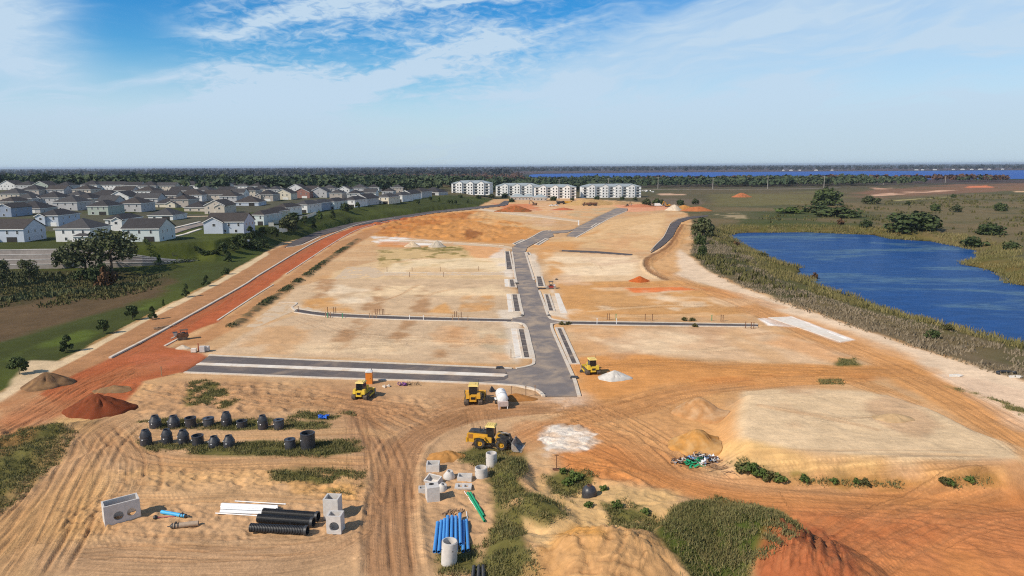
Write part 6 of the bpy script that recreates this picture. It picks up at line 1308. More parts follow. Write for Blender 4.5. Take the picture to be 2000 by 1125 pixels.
def house(px, py, wpx, st, roof, col, rowtxt, d=None, rz=0.0, front='win', wing=None, wmul=1.0):
    global HN; HN += 1; rg = random.Random(HN * 13)
    p = P(px, py); s = ppm(p); w = max(7.5, wpx / s * wmul); d = d or (19.0 if st == 2 else 18.0); e = 5.9 if st == 2 else 3.1
    if roof == 'gable_x': d = min(d, 14.5)
    c = p + Vector((-math.sin(rz), math.cos(rz), 0)) * (d / 2); root = empty('house', c, rz)
    wm = MATS['render_' + col]; rm = ROOFM[rg.randrange(3)]
    block(root, w, d, e, roof, wm, rm)
    yf = -d / 2 - .02; n = max(2, int(w / 4.2)); zb = -.3
    if st == 2:
        for k in range(n): inst('window', WIN, root, ((k + .5 + rg.uniform(-.12, .12)) / n * w * .9 - w * .45, yf, 4.45 + zb), 0, (.95, 1, 1))
    if front == 'garage': inst('garage_door', GAR, root, (w * .18, yf, zb + .02), 0, (min(1, w / 9), 1, 1)); inst('door', DOOR, root, (-w * .3, yf, zb + .05))
    elif front == 'lanai':
        inst('lanai_shade', LAN, root, (w * .22, yf, zb + .02), 0, (min(1.0, w / 11), 1, 1)); inst('window', WIN, root, (-w * .25, yf, 1.55 + zb), 0, (1.7, 1, .9))
    else:
        for k in range(max(1, n - 1)): inst('window', WIN, root, ((k + .5) / max(1, n - 1) * w * .85 - w * .42, yf, 1.5 + zb), 0, (1.2, 1, .9))
    if roof == 'gable_y': inst('window', WIN, root, (0, yf, e + .9 + zb), 0, (.6, 1, .45))
    xr = w / 2 + .02
    for k in range(3):
        yy = (k + .5) / 3 * d * .85 - d * .42
        if st == 2: inst('window', WIN, root, (xr, yy, 4.4 + zb), math.pi / 2, (.7, 1, .8))
        if k != 1: inst('window', WIN, root, (xr, yy, 1.5 + zb), math.pi / 2, (.8, 1, .8))
    if wing:
        side, ww, wd, wr, we = wing
        block(root, ww, wd, we, wr, wm, rm, ox=side * (w / 2 - ww / 2 + (.35 if we < e else -.2)), oy=-d / 2 - wd / 2 + .6, names=('wing_wall', 'wing_roof'))
        inst('window', WIN, root, (side * (w / 2 - ww / 2), -d / 2 - wd + .57, (we - 1.3 if we > 4 else 1.5) - .3), 0, (1.4, 1, .8))
    lab = '%s %s house with %s roof, %s' % (col.replace('_', ' '), 'two-storey' if st == 2 else 'one-storey', {'hip': 'hipped', 'gable_x': 'side-gabled', 'gable_y': 'front-gabled'}[roof], rowtxt)
    tag(root, lab, 'house', 'houses of the neighbourhood'); return root
# rows seen from the camera: (front centre px, base py, front width px, storeys, roof, colour, front)
NEAR = [(5, 473, 86, 2, 'gable_x', 'pale_blue', 'lanai', (-1, 7, 3.5, 'hip', 2.9)), (144, 472, 68, 2, 'hip', 'white', 'win', (1, 6, 3.5, 'hip', 2.9)), (276, 472, 72, 2, 'gable_x', 'aqua', 'lanai', None), (440, 456, 74, 2, 'gable_x', 'pale_blue', 'win', (-1, 9, 2.2, 'gable_y', 5.7))]
for k, (px, py, w_, st, rf, c_, fr, wg) in enumerate(NEAR): house(px, py, w_, st, rf, c_, '%s from the left along the near lawn' % ORD[k], front=fr, wing=wg, d=16)
ROW2 = [(8, 424, 30, 2, 'gable_y', 'slate_blue', 'win', None), (52, 416, 54, 1, 'hip', 'grey', 'garage', None), (95, 442, 40, 2, 'hip', 'pale_blue', 'garage', (-1, 5, 2, 'gable_y', 5.6)), (192, 420, 40, 2, 'hip', 'sage', 'lanai', None), (224, 451, 34, 2, 'hip', 'white', 'garage', (1, 5, 2, 'gable_y', 5.6)), (314, 430, 48, 1, 'hip', 'white', 'lanai', None), (380, 413, 40, 1, 'hip', 'beige', 'win', None), (420, 418, 40, 2, 'gable_y', 'beige', 'garage', (1, 6, 2.4, 'gable_y', 5.4)), (481, 402, 48, 1, 'hip', 'pale_blue', 'lanai', None)]
for k, (px, py, w_, st, rf, c_, fr, wg) in enumerate(ROW2): house(px, py, w_, st, rf, c_, '%s from the left in the second row' % ORD[k], front=fr, wing=wg)
ROW3 = [(12, 410, 28, 2, 'hip', 'tan', 'win', None), (128, 411, 40, 2, 'hip', 'grey', 'win', None), (254, 414, 38, 2, 'hip', 'grey', 'win', None), (323, 405, 36, 1, 'hip', 'cream', 'garage', (1, 7, 3, 'gable_y', 2.9)), (370, 394, 42, 2, 'hip', 'white', 'lanai', None), (421, 393, 42, 2, 'gable_x', 'beige', 'win', None), (484, 384, 26, 2, 'hip', 'beige', 'win', None), (517, 393, 28, 2, 'hip', 'tan', 'garage', (-1, 5, 2, 'gable_y', 5.6)), (552, 390, 28, 2, 'gable_y', 'cream', 'garage', None), (589, 387, 27, 2, 'gable_y', 'brick', 'garage', None), (622, 386, 28, 2, 'gable_y', 'grey', 'win', None)]
for k, (px, py, w_, st, rf, c_, fr, wg) in enumerate(ROW3): house(px, py, w_, st, rf, c_, '%s from the left in the third row' % ORD[k], front=fr, wing=wg, wmul=1.18)
ROW4 = [(18, 392, 36, 2, 'hip', 'beige', 'win', None), (93, 401, 38, 2, 'hip', 'grey', 'win', (-1, 5, 2, 'gable_y', 5.6)), (143, 388, 26, 1, 'hip', 'cream', 'win', None), (197, 398, 52, 2, 'hip', 'white', 'win', None), (232, 398, 34, 2, 'gable_y', 'white', 'win', None), (285, 402, 40, 2, 'gable_x', 'grey', 'win', None), (318, 395, 46, 2, 'gable_x', 'tan', 'win', None), (577, 377, 24, 2, 'gable_y', 'white', 'win', None), (640, 379, 24, 2, 'hip', 'grey', 'win', None), (671, 380, 20, 2, 'gable_y', 'white', 'win', None), (700, 377, 24, 2, 'hip', 'grey', 'lanai', None), (728, 376, 20, 2, 'hip', 'white', 'win', None), (752, 374, 22, 2, 'hip', 'beige', 'win', None), (775, 376, 20, 2, 'hip', 'tan', 'win', None)]
for k, (px, py, w_, st, rf, c_, fr, wg) in enumerate(ROW4): house(px, py, w_, st, rf, c_, '%s from the left in the fourth row' % ORD[k], front=fr, wing=wg, wmul=1.18)
ROW5 = [(14, 371, 30, 2, 'gable_y', 'white', 'win'), (46, 372, 30, 2, 'hip', 'grey', 'win'), (79, 372, 28, 2, 'gable_y', 'sage', 'win'), (122, 373, 26, 2, 'hip', 'grey', 'win'), (173, 371, 30, 2, 'hip', 'white', 'win'), (213, 371, 48, 2, 'gable_x', 'white', 'win'), (258, 372, 30, 2, 'gable_x', 'white', 'win'), (287, 373, 32, 2, 'hip', 'grey', 'win'), (323, 373, 34, 2, 'gable_x', 'beige', 'win'), (369, 372, 34, 2, 'hip', 'white', 'win'), (411, 372, 36, 2, 'gable_x', 'pale_green', 'win'), (450, 372, 18, 2, 'gable_y', 'white', 'win'), (471, 373, 22, 2, 'hip', 'white', 'lanai'), (504, 373, 30, 2, 'hip', 'white', 'win'), (538, 368, 22, 2, 'hip', 'white', 'win'), (562, 371, 24, 2, 'hip', 'grey', 'win'), (606, 372, 22, 2, 'hip', 'slate_blue', 'win'), (634, 369, 18, 2, 'hip', 'white', 'win'), (652, 366, 20, 2, 'gable_y', 'white', 'win'), (704, 368, 22, 2, 'hip', 'grey', 'win')]
for k, (px, py, w_, st, rf, c_, fr) in enumerate(ROW5): house(px, py, w_, st, rf, c_, '%s from the left in the rearmost row' % ORD[k], front=fr, wmul=1.12)
FILL = [(45, 403, 34, 'grey'), (160, 403, 36, 'beige'), (207, 409, 32, 'grey'), (352, 405, 30, 'tan'), (446, 397, 30, 'grey'), (462, 389, 26, 'white'), (505, 380, 24, 'beige'), (533, 381, 22, 'grey'), (608, 381, 22, 'white'), (656, 389, 22, 'tan'), (690, 390, 22, 'grey'), (722, 388, 22, 'white'), (757, 385, 20, 'grey')]
FILL2 = [(58, 383, 34, 'tan'), (108, 382, 32, 'grey'), (160, 382, 32, 'beige'), (240, 384, 34, 'grey'), (282, 385, 34, 'white'), (350, 384, 34, 'tan'), (394, 384, 30, 'grey'), (440, 384, 28, 'white')]
for k, (px, py, w_, c_) in enumerate(FILL): house(px, py, w_, 2, ('hip', 'hip', 'gable_x')[k % 3], c_, '%s from the left in the crowded middle row' % ORD[k], wmul=1.1)
for k, (px, py, w_, c_) in enumerate(FILL2): house(px, py, w_, 2, ('hip', 'gable_x')[k % 2], c_, '%s from the left just before the rearmost row' % ORD[k], wmul=1.1)
EAST = [(503, 440, 22, 2, 'hip', 'aqua'), (522, 433, 18, 2, 'hip', 'sage'), (547, 423, 22, 2, 'hip', 'white'), (588, 416, 22, 2, 'hip', 'white'), (613, 412, 18, 2, 'hip', 'slate_blue'), (642, 409, 20, 2, 'hip', 'aqua'), (682, 405, 20, 2, 'hip', 'white'), (702, 401, 26, 2, 'gable_y', 'grey'), (748, 398, 20, 2, 'hip', 'cream'), (776, 394, 18, 2, 'hip', 'white'), (792, 390, 20, 2, 'gable_y', 'white'), (812, 386, 22, 2, 'hip', 'grey'), (838, 381, 34, 1, 'hip', 'grey')]
for k, (px, py, w_, st, rf, c_) in enumerate(EAST): house(px, py, w_, st, rf, c_, '%s from the near end along the curved road' % ORD[k], rz=R(-8 - k * 1.2), front='lanai', d=21, wmul=1.25)

# apartment blocks
b = MB(); b.box(-1.1, 1.1, -.08, .03, -.9, .9, 0); b.box(-1.0, 1.0, -.1, -.081, -.8, .8, 1); AWIN = b.mesh('balcony_window', [M['trim'], M['pane']])
AW = mat('apartment_render', (.74, .74, .73), .8, .03, .2); AB = mat('apartment_grey', (.50, .52, .55), .8, .03, .2)
def apartments(px, py, wpx, rz, label, bays=3, d=20.0, st=4):
    p = P(px, py); s = ppm(p); w = wpx / s; e = 3.15 * st + .4; c = p + Vector((-math.sin(rz), math.cos(rz), 0)) * (d / 2)
    root = empty('apartment_block', c, rz); tag(root, label, 'apartment block', 'white apartment blocks')
    b = MB(); b.box(-w / 2, w / 2, -d / 2, d / 2, -.5, e); b.build('wall', AW, root)
    rb, r = roofmesh(w, d, e, 'hip', .6, .30); rb.build('roof', ROOFP, root)
    bw = w / (bays * 2 + 1)
    for k in range(bays):
        x = -w / 2 + (2 * k + 1.5) * bw
        b = MB(); b.box(-bw / 2, bw / 2, -1.8, 0, -.5, e + .6); b.add([(-bw / 2, -1.8, e + .6), (bw / 2, -1.8, e + .6), (0, -1.8, e + .6 + bw * .28)], [(0, 1, 2)]); o = b.build('gabled_bay', AW, root); o.location = (x, -d / 2, 0)
        rb2, _ = roofmesh(bw, 6.0, e + .6, 'gable_y', .35, .56); o2 = rb2.build('bay_roof', ROOFP, root); o2.location = (x, -d / 2 + 1.2, 0)
        for f in range(st):
            z = 1.75 + 3.15 * f
            for dx_ in (-.26, .26): inst('window', AWIN, root, (x + dx_ * bw, -d / 2 - 1.83, z), 0, (.62, 1, 1))
    for k in range(bays + 1):
        x = -w / 2 + (2 * k + .5) * bw
        for f in range(st):
            z = 1.75 + 3.15 * f; inst('window', AWIN, root, (x, -d / 2 - .03, z), 0, (min(1.5, bw / 3.6), 1, 1.15))
            if f: MB().box(-bw * .36, bw * .36, -1.1, -.02, -1.15, -.98).build('balcony_slab', M['trim'], root).location = (x, -d / 2, z)
    for k in range(3):
        for f in range(st): inst('window', AWIN, root, (w / 2 + .03, -d * .32 + k * d * .32, 1.75 + 3.15 * f), math.pi / 2, (.7, 1, 1))
    for k in range(3): MB().box(-w * .06, w * .06, -2, 2, 0, 1.6).build('roof_well', M['darksteel'], root).location = (-w * .28 + k * w * .28, 1.5, e + d * .5 * .30 - 1.2)
apartments(919, 380, 76, R(-10), 'leftmost white four-storey apartment block, standing above the lawn')
apartments(1010, 383, 84, R(-6), 'white apartment block half hidden behind the low clubhouse')
apartments(1084, 387.5, 82, R(-4), 'white apartment block just east of the clubhouse')
apartments(1194, 386, 116, R(1), 'rightmost and longest white apartment block', 4)
for px, py, w_, lab in ((1012, 391, 30, 'low clubhouse with pale roof before the apartments, western wing'), (1032, 391, 24, 'low clubhouse wing with pale roof, middle'), (1055, 392, 26, 'low clubhouse wing with pale roof, eastern')):
    p = P(px, py); s = ppm(p); root = empty('clubhouse', p + Vector((0, 6, 0)), R(-5)); tag(root, lab, 'clubhouse', 'clubhouse wings')
    block(root, w_ / s, 11, 4.0, 'hip', MATS['render_tan'], ROOFP)
    for k in range(4): inst('window', WIN, root, (-w_ / s * .4 + k * w_ / s * .27, -5.52, 1.6), 0, (1.5, 1, 1))
# lakeside houses on the far shore
LH = [(1530, 333.2), (1545, 333.2), (1562, 333), (1594, 333), (1625, 333), (1790, 332.3), (1802, 332.2), (1826, 332), (1862, 331.6), (1880, 331.5), (1898, 331.5), (1915, 331.3), (1932, 331.2), (1958, 331)]
for k, (px, py) in enumerate(LH):
    g = G(px, py, -5); root = empty('lakeside_house', (g[0], g[1], -6)); tag(root, 'tiny white house on the far lake shore, %s from the left' % ORD[k], 'house', 'houses on the far lake shore')
    block(root, 12 + (k * 7) % 13, 9, 5.5, 'hip', MATS['render_white'], MATS['render_grey'])

# ------------------------------------------------------------------ walls, fences, streets of the neighbourhood
base = spline(Gp([(-140, 528.5), (0, 526.5), (150, 524), (250, 521.5), (330, 516), (388, 509)]), 4.0)
rw = empty('retaining_wall', (0, 0, 0)); tag(rw, 'four-tiered grey block retaining wall below the near houses', 'retaining wall')
for i in range(4):
    mb = MB(); n = len(base); vs = []; fs = []
    for k in range(n):
        t_ = base[min(k + 1, n - 1)] - base[max(k - 1, 0)]; t_ /= np.linalg.norm(t_); nx, ny = -t_[1], t_[0]; x, y = base[k]; rem = np.linalg.norm(base[-1] - base[k]); fr = min(1.0, max(0.0, (rem - i * 3) / 30.0))
        zt = max(.0, (i + 1) * 1.72 * (fr * .85 + .15 if fr > 0 else 0)); o0 = .2 + i * 1.55
        vs += [(x + nx * o0, y + ny * o0, -2.2), (x + nx * o0, y + ny * o0, zt), (x + nx * (o0 + 1.7 + (2.5 if i == 3 else 0)), y + ny * (o0 + 1.7 + (2.5 if i == 3 else 0)), zt + (.02 if i == 3 else -.15)), (x + nx * (o0 + 1.75), y + ny * (o0 + 1.75), -2.2)]
    for k in range(n - 1):
        for q_ in range(3): fs.append((k * 4 + q_, k * 4 + 4 + q_, k * 4 + 5 + q_, k * 4 + 1 + q_))
    fs += [(0, 1, 2, 3), (n * 4 - 1, n * 4 - 2, n * 4 - 3, n * 4 - 4)]
    mb.add(vs, fs); o = mb.build('wall_tier', M['block'], rw)
    cp = MB(); cv = []; cf = []
    for k in range(n):
        a = Vector(vs[k * 4 + 1]); bb = Vector(vs[k * 4 + 2]); dv = (bb - a).normalized(); a2 = a - dv * .08; b2 = a + dv * .4
        cv += [(a2.x, a2.y, a.z - .02), (a2.x, a2.y, a.z + .16), (b2.x, b2.y, a.z + .16), (b2.x, b2.y, a.z - .02)]
    for k in range(n - 1):
        for q_ in range(3): cf.append((k * 4 + q_, k * 4 + 4 + q_, k * 4 + 5 + q_, k * 4 + 1 + q_))
    cp.add(cv, cf).build('coping', M['conc'], o)
def drape(name, pts, w, up, m, label, cat, h=None, kind='structure', step=5.0):
    s = spline([tuple(v[:2]) for v in Pn(pts)], step); vs = []; fs = []; n = len(s)
    for i in range(n):
        t_ = s[min(i + 1, n - 1)] - s[max(i - 1, 0)]; t_ = t_ / (np.linalg.norm(t_) + 1e-9); nx, ny = -t_[1] * w / 2, t_[0] * w / 2; x, y = s[i]
        za, zb_, zc = ground_z(x - nx, y - ny), ground_z(x + nx, y + ny), ground_z(x, y); zz = max(za, zb_, zc) + up
        vs += [(x - nx, y - ny, zz - 1.0), (x - nx, y - ny, zz), (x + nx, y + ny, zz), (x + nx, y + ny, zz - 1.0)]
    for k in range(n - 1):
        for q_ in range(3): fs.append((k * 4 + q_, k * 4 + q_ + 1, k * 4 + 5 + q_, k * 4 + 4 + q_))
    fs += [(0, 3, 2, 1), (n * 4 - 4, n * 4 - 3, n * 4 - 2, n * 4 - 1)]
    o = MB().add(vs, fs).build(name, m); tag(o, label, cat, kind=kind); return o
drape('street', [(300, 464), (330, 456), (360, 447), (400, 437), (430, 428)], 7.0, .25, M['asphalt'], 'grey street climbing between the near houses', 'street')
drape('footpath', [(303, 455), (340, 446), (390, 434)], 1.6, .35, M['slab'], 'pale footpath on the far side of the climbing street', 'footpath')
drape('footpath', [(312, 468), (350, 461), (392, 448)], 1.6, .35, M['slab'], 'pale footpath on the near side of the climbing street', 'footpath')
drape('street', [(345, 425), (400, 423), (450, 421)], 6.0, .25, M['limebase'], 'pale street in front of the beige houses', 'street')
def fence(pts, h, m, label, name='fence', gap=2.4, pn='panel', solid=True):
    s = spline([tuple(v[:2]) for v in Pn(pts)], gap); root = empty(name, (s[0][0], s[0][1], 0)); tag(root, label, 'fence', 'fences by the houses'); o0 = s[0]
    for i in range(len(s) - 1):
        a, c = s[i] - o0, s[i + 1] - o0; za = ground_z(*s[i]); an = math.atan2(c[1] - a[1], c[0] - a[0]); L = np.linalg.norm(c - a); T = Matrix.Translation((a[0], a[1], za)) @ Matrix.Rotation(an, 4, 'Z')
        if solid: MB().box(.06, L - .06, -.03, .03, 0, h, M4=T).build(pn, m, root)
        else:
            b = MB(); b.box(.03, L - .03, -.02, .02, h - .08, h, M4=T); b.box(.03, L - .03, -.02, .02, .15, .22, M4=T)
            for k in range(5): b.box(L * (k + .5) / 5 - .015, L * (k + .5) / 5 + .015, -.012, .012, .22, h - .08, M4=T)
            b.build(pn, m, root)
        MB().box(-.07, .07, -.07, .07, 0, h + .1, M4=T).build('post', m, root)
fence([(525, 444), (545, 445), (561, 443)], 2.0, M['lumber'], 'cream vinyl fence nearest the lawn trees')
fence([(524, 437), (545, 437), (567, 434)], 2.0, M['lumber'], 'cream vinyl fence behind the nearest one')
fence([(577, 430), (600, 427), (618, 419)], 2.0, M['lumber'], 'cream vinyl fence along the curved road houses')
fence([(400, 374), (440, 375), (480, 377)], 2.2, M['white'], 'long white wall before the rearmost white houses', 'garden_wall', 6.0)
fence([(338, 503), (360, 504), (381, 506)], 1.2, M['darksteel'], 'black railing on top of the retaining wall end', 'railing', 2.5, 'rail_panel', False)
def hedge(pts, h, w, label, lm='lawn_tree', n=700):
    s = spline([tuple(v[:2]) for v in Pn(pts)], 1.0); rs = np.random.RandomState(len(label)); V = []
    k = rs.randint(0, len(s), n); x = s[k, 0] + rs.uniform(-w / 2, w / 2, n); y = s[k, 1] + rs.uniform(-w / 2, w / 2, n)
    gz = np.array([ground_z(a, c) for a, c in s])[k]; z = gz + rs.uniform(.05, h, n)
    o = quads('hedge', leafquads(np.stack([x, y, z], 1), rs.normal(0, 1, (n, 3)), .45, rs), LEAF[lm]); tag(o, label, 'hedge', 'hedges by the lawn')
def quads(name, V, m, parent=None):
    """V: n x 4 x 3 corner array -> one mesh object of quads"""
    me = bpy.data.meshes.new(name); n = len(V); me.vertices.add(n * 4); me.vertices.foreach_set('co', V.astype(np.float32).ravel())
    me.loops.add(n * 4); me.loops.foreach_set('vertex_index', np.arange(n * 4, dtype=np.int32)); me.polygons.add(n)
    me.polygons.foreach_set('loop_start', np.arange(0, n * 4, 4, dtype=np.int32)); me.polygons.foreach_set('loop_total', np.full(n, 4, np.int32)); me.update(calc_edges=True)
    me.materials.append(m)
    if parent == 'mesh': return me
    o = bpy.data.objects.new(name, me); COL.objects.link(o)
    if parent: o.parent = parent
    return o
def leafquads(pos, nrm, size, rs):
    """small leaf-clump faces at pos, facing roughly along nrm"""
    n = len(pos); nr = nrm + rs.normal(0, .55, (n, 3)); nr /= np.linalg.norm(nr, axis=1, keepdims=True) + 1e-9
    r = rs.normal(0, 1, (n, 3)); a = np.cross(nr, r); a /= np.linalg.norm(a, axis=1, keepdims=True) + 1e-9; b_ = np.cross(nr, a)
    s = (size * rs.uniform(.6, 1.3, n))[:, None] * .5
    j = lambda: rs.uniform(.55, 1.1, (n, 1))
    return np.stack([pos - a * s * j() - b_ * s * j(), pos + a * s * j() - b_ * s * j(), pos + a * s * j() + b_ * s * j(), pos - a * s * j() + b_ * s * j()], 1)
hedge([(262, 490), (280, 489), (300, 488), (345, 487), (370, 486), (382, 485)], 1.5, 1.6, 'dark clipped hedge on top of the retaining wall')
hedge([(385, 483), (405, 482), (424, 481)], 1.6, 1.8, 'short dark hedge beside the utility box')
root = empty('utility_box', P(477, 478)); tag(root, 'pale utility box among bushes on the lawn', 'utility box'); MB().box(-2.2, 2.2, -1, 1, 0, 2.0).build('cabinet', M['conc'], root); MB().box(-2.3, 2.3, -1.1, 1.1, 2.0, 2.15).build('lid', M['white'], root)

# ------------------------------------------------------------------ trees
def crown_mesh(blobs, n, size, seed, lm):
    rs = np.random.RandomState(seed); B = np.array(blobs, float); wts = B[:, 3] ** 2; k = rs.choice(len(B), n, p=wts / wts.sum())
    d = rs.normal(0, 1, (n, 3)); d /= np.linalg.norm(d, axis=1, keepdims=True); rr = B[k, 3] * rs.uniform(.45, 1.08, n) ** .6
    return quads('crown', leafquads(B[k, :3] + d * rr[:, None] * np.array((1, 1, .85)), d, size, rs), lm, 'mesh')
def limb_mesh(h, r, limbs, seed, lean=.0):
    rg = random.Random(seed); mb = MB(); pts = [(0, 0, -.05), (lean * h * .2, 0, h * .3), (lean * h * .5 + rg.uniform(-.02, .02) * h, rg.uniform(-.02, .02) * h, h * .6), (lean * h, 0, h)]
    mb.tube(pts, [r, r * .8, r * .55, r * .2], 8)
    for k in range(limbs):
        a = 2 * math.pi * k / limbs + rg.uniform(-.4, .4); z = h * rg.uniform(.35, .7); L = h * rg.uniform(.28, .5)
        mb.tube([(lean * z, 0, z), (lean * z + math.cos(a) * L * .5, math.sin(a) * L * .5, z + L * .35), (lean * z + math.cos(a) * L, math.sin(a) * L, z + L * .55)], [r * .45, r * .3, r * .1], 6)
    return mb.mesh('trunk', M['bark'], True)
TREES = {}
def kind(name, h, blobs, n, size, seed, lm, r=.14, limbs=4, th=.75): TREES[name] = (limb_mesh(h * th, r, limbs, seed), crown_mesh(blobs, n, size, seed, LEAF[lm]), h)
rg = random.Random(3)
def cloud(h, w, z0, nb, seed, tall=False):
    q = random.Random(seed); o = []
    for k in range(nb):
        f = q.random(); z = z0 + (h - z0) * f; sp = w * (1 - f * .8 if tall else .30 + .70 * math.sqrt(max(0, 1 - (1.7 * f - .6) ** 2))) * .5; a = q.uniform(0, 6.28); rr = sp * q.random() ** .5
        o.append((math.cos(a) * rr, math.sin(a) * rr, z, w * q.uniform(.16, .26)))
    return o
kind('lawn_a', 4.6, cloud(4.3, 2.7, .9, 18, 1, True), 1000, .46, 1, 'lawn_tree', .08)
kind('lawn_b', 4.6, cloud(4.3, 3.1, 1.0, 18, 2), 1000, .48, 2, 'lawn_tree', .08)
kind('lawn_c', 4.6, cloud(4.4, 2.0, .8, 14, 3, True), 800, .42, 3, 'bright', .07)
kind('oak_a', 11, cloud(10.4, 11, 4.2, 20, 4), 1350, .75, 4, 'oak', .38, 7)
kind('oak_b', 12, cloud(11.4, 12, 5.2, 15, 5), 950, .75, 5, 'oak', .42, 8)
kind('bush', 2.2, [(x, y, z, r_) for x, y, z, r_ in cloud(1.9, 3.4, .35, 12, 6)], 420, .42, 6, 'lawn_tree', .06, 5, .6)
kind('bush_olive', 2.0, cloud(1.7, 3.2, .3, 12, 7), 380, .42, 7, 'olive', .05, 5, .6)
kind('bush_brown', 2.2, cloud(2.0, 3.0, .3, 11, 8), 340, .42, 8, 'brown', .05, 5, .7)
kind('round', 8, cloud(7.6, 10.5, 1.2, 26, 9), 1300, .95, 9, 'lawn_tree', .3, 6, .6)
kind('round_oak', 8, cloud(7.6, 9.5, 1.2, 24, 10), 1200, .95, 10, 'oak', .3, 6, .6)
kind('bush_bright', 1.6, cloud(1.4, 2.6, .25, 12, 11), 420, .34, 11, 'bright', .04, 5, .6)
def tree(px, py, k, hpx, label, group, wide=1.0, name='tree', cat='tree', base=None):
    p = PG(px, py) if base is None else base; s = ppm(p); tm, cm, h0 = TREES[k]; f = hpx / s / h0
    root = empty(name, p, random.uniform(0, 6.28)); tag(root, label, cat, group); root.scale = (f * wide, f * wide, f)
    inst('trunk', tm, root); inst('crown', cm, root)
LT = [(38, 731, 34, 'lawn_b', 1.25), (131, 687, 34, 'lawn_a', 1.1), (203, 652, 27, 'lawn_b', 1.0), (259, 625, 28, 'lawn_b', 1.05), (298, 624, 26, 'lawn_a', .9), (320, 602, 18, 'lawn_c', .7), (363, 580, 26, 'lawn_a', .9), (403, 559, 22, 'lawn_a', 1.0), (440, 536, 12, 'bush', .8), (446, 511, 20, 'lawn_a', 1.2), (312, 519, 22, 'lawn_c', 1.0)]
for k, (px, py, hp, kd, wd) in enumerate(LT): tree(px, py, kd, hp, 'young dark tree on the western lawn, %s from the near end' % ORD[k], 'young trees on the western lawn', wd)
LT2 = [(435, 482, 26, 'lawn_b'), (458, 491, 30, 'lawn_a'), (470, 480, 22, 'round'), (490, 466, 26, 'lawn_a'), (513, 464, 20, 'lawn_b'), (537, 466, 22, 'lawn_b'), (500, 486, 16, 'bush'), (515, 482, 14, 'bush'), (562, 452, 28, 'round_oak'), (574, 446, 30, 'lawn_b'), (596, 440, 18, 'lawn_b'), (612, 434, 18, 'lawn_a'), (625, 428, 24, 'lawn_c'), (650, 422, 18, 'lawn_a'), (676, 414, 14, 'bush'), (699, 410, 12, 'lawn_b'), (817, 400, 10, 'lawn_b'), (841, 393, 9, 'lawn_b'), (858, 397, 12, 'lawn_c'), (876, 398, 8, 'lawn_b'), (882, 398, 8, 'lawn_b'), (890, 399, 8, 'lawn_b'), (914, 397, 9, 'lawn_a'), (830, 430, 8, 'bush')]
for k, (px, py, hp, kd) in enumerate(LT2[:-1]): tree(px, py, kd, hp, 'small green tree above the curved road, %s along it' % (ORD + ['twenty-first', 'twenty-second', 'twenty-third'])[k], 'small trees above the curved road')
for px, py, hp, kd, lab, wd in ((168, 533, 62, 'oak_a', 'spreading oak with twisted limbs below the white house', 1.25), (219, 533, 82, 'oak_b', 'tallest oak leaning over the retaining wall', 1.1), (122, 520, 38, 'round_oak', 'drooping round tree in front of the retaining wall', .7), (58, 552, 42, 'oak_a', 'dark ragged tree at the left edge of the dry basin', .8), (196, 548, 34, 'round', 'dense dark tree under the tallest oak', .8), (6, 560, 48, 'oak_a', 'dark tree cut by the left edge of the view', .7), (208, 560, 36, 'bush_brown', 'russet shrub below the tallest oak', .7), (160, 545, 20, 'bush', 'low dark shrub below the spreading oak', 1.0)):
    tree(px, py, kd, hp, lab, 'old trees by the dry basin', wd)
RT = [(1615, 401, 34, 'round', 1.15, 'large dark tree standing alone behind the pond'), (1776, 451, 36, 'round', 1.9, 'widest dark thicket tree on the far pond shore'), (1375, 462, 30, 'round_oak', 1.1, 'dense dark tree at the corner of the pond bank'), (1370, 436, 10, 'bush', 1.6, 'dark bush above the corner of the pond bank'), (1368, 478, 22, 'round', .7, 'green tree on the bank below the dense corner tree'), (1372, 500, 22, 'round', .6, 'green tree on the bank nearest the pale margin'), (1935, 458, 22, 'round', 1.6, 'green thicket near the right edge above the pond'), (1955, 412, 16, 'round', 1.0, 'round green tree near the right edge of the meadow'), (1828, 412, 14, 'round', 1.0, 'green tree in the middle of the meadow'), (1866, 414, 13, 'round_oak', 1.2, 'pale green tree east of the middle meadow one'), (1689, 444, 14, 'bush', 1.0, 'small dark bush on the far pond shore'), (1974, 488, 16, 'bush', 1.1, 'dark bush by the right shore of the pond'), (1642, 438, 10, 'bush_brown', 1.2, 'small brown bush on the far shore'), (1700, 398, 14, 'round_oak', 1.8, 'dark thicket right of the large lone tree'), (1590, 414, 14, 'bush', 2.2, 'dark thicket left of the large lone tree'), (1640, 424, 18, 'bush', 2.6, 'broad green thicket below the large lone tree'), (1540, 416, 10, 'bush_bright', 3.0, 'bright low thicket left of the broad green one'), (1862, 386, 7, 'round', 1.0, 'far small tree on the meadow track'), (1773, 402, 9, 'lawn_b', 1.3, 'slim small tree west of the middle meadow one'), (1905, 480, 16, 'bush', 1.8, 'bright bush at the far right shore'), (1488, 503, 10, 'bush_olive', 1.3, 'olive bush on the western pond point'), (1436, 480, 9, 'bush_brown', 1.2, 'brown bush on the western pond point'), (1590, 545, 12, 'bush_brown', 1.0, 'brown shrub at the pond inlet'), (1818, 660, 16, 'bush', 1.0, 'dark round bush on the bank near the pale margin'), (1850, 645, 12, 'bush_olive', 1.2, 'olive bush at the water edge')]
for px, py, hp, kd, wd, lab in RT: tree(px, py, kd, hp, lab, 'trees and bushes around the pond', wd)
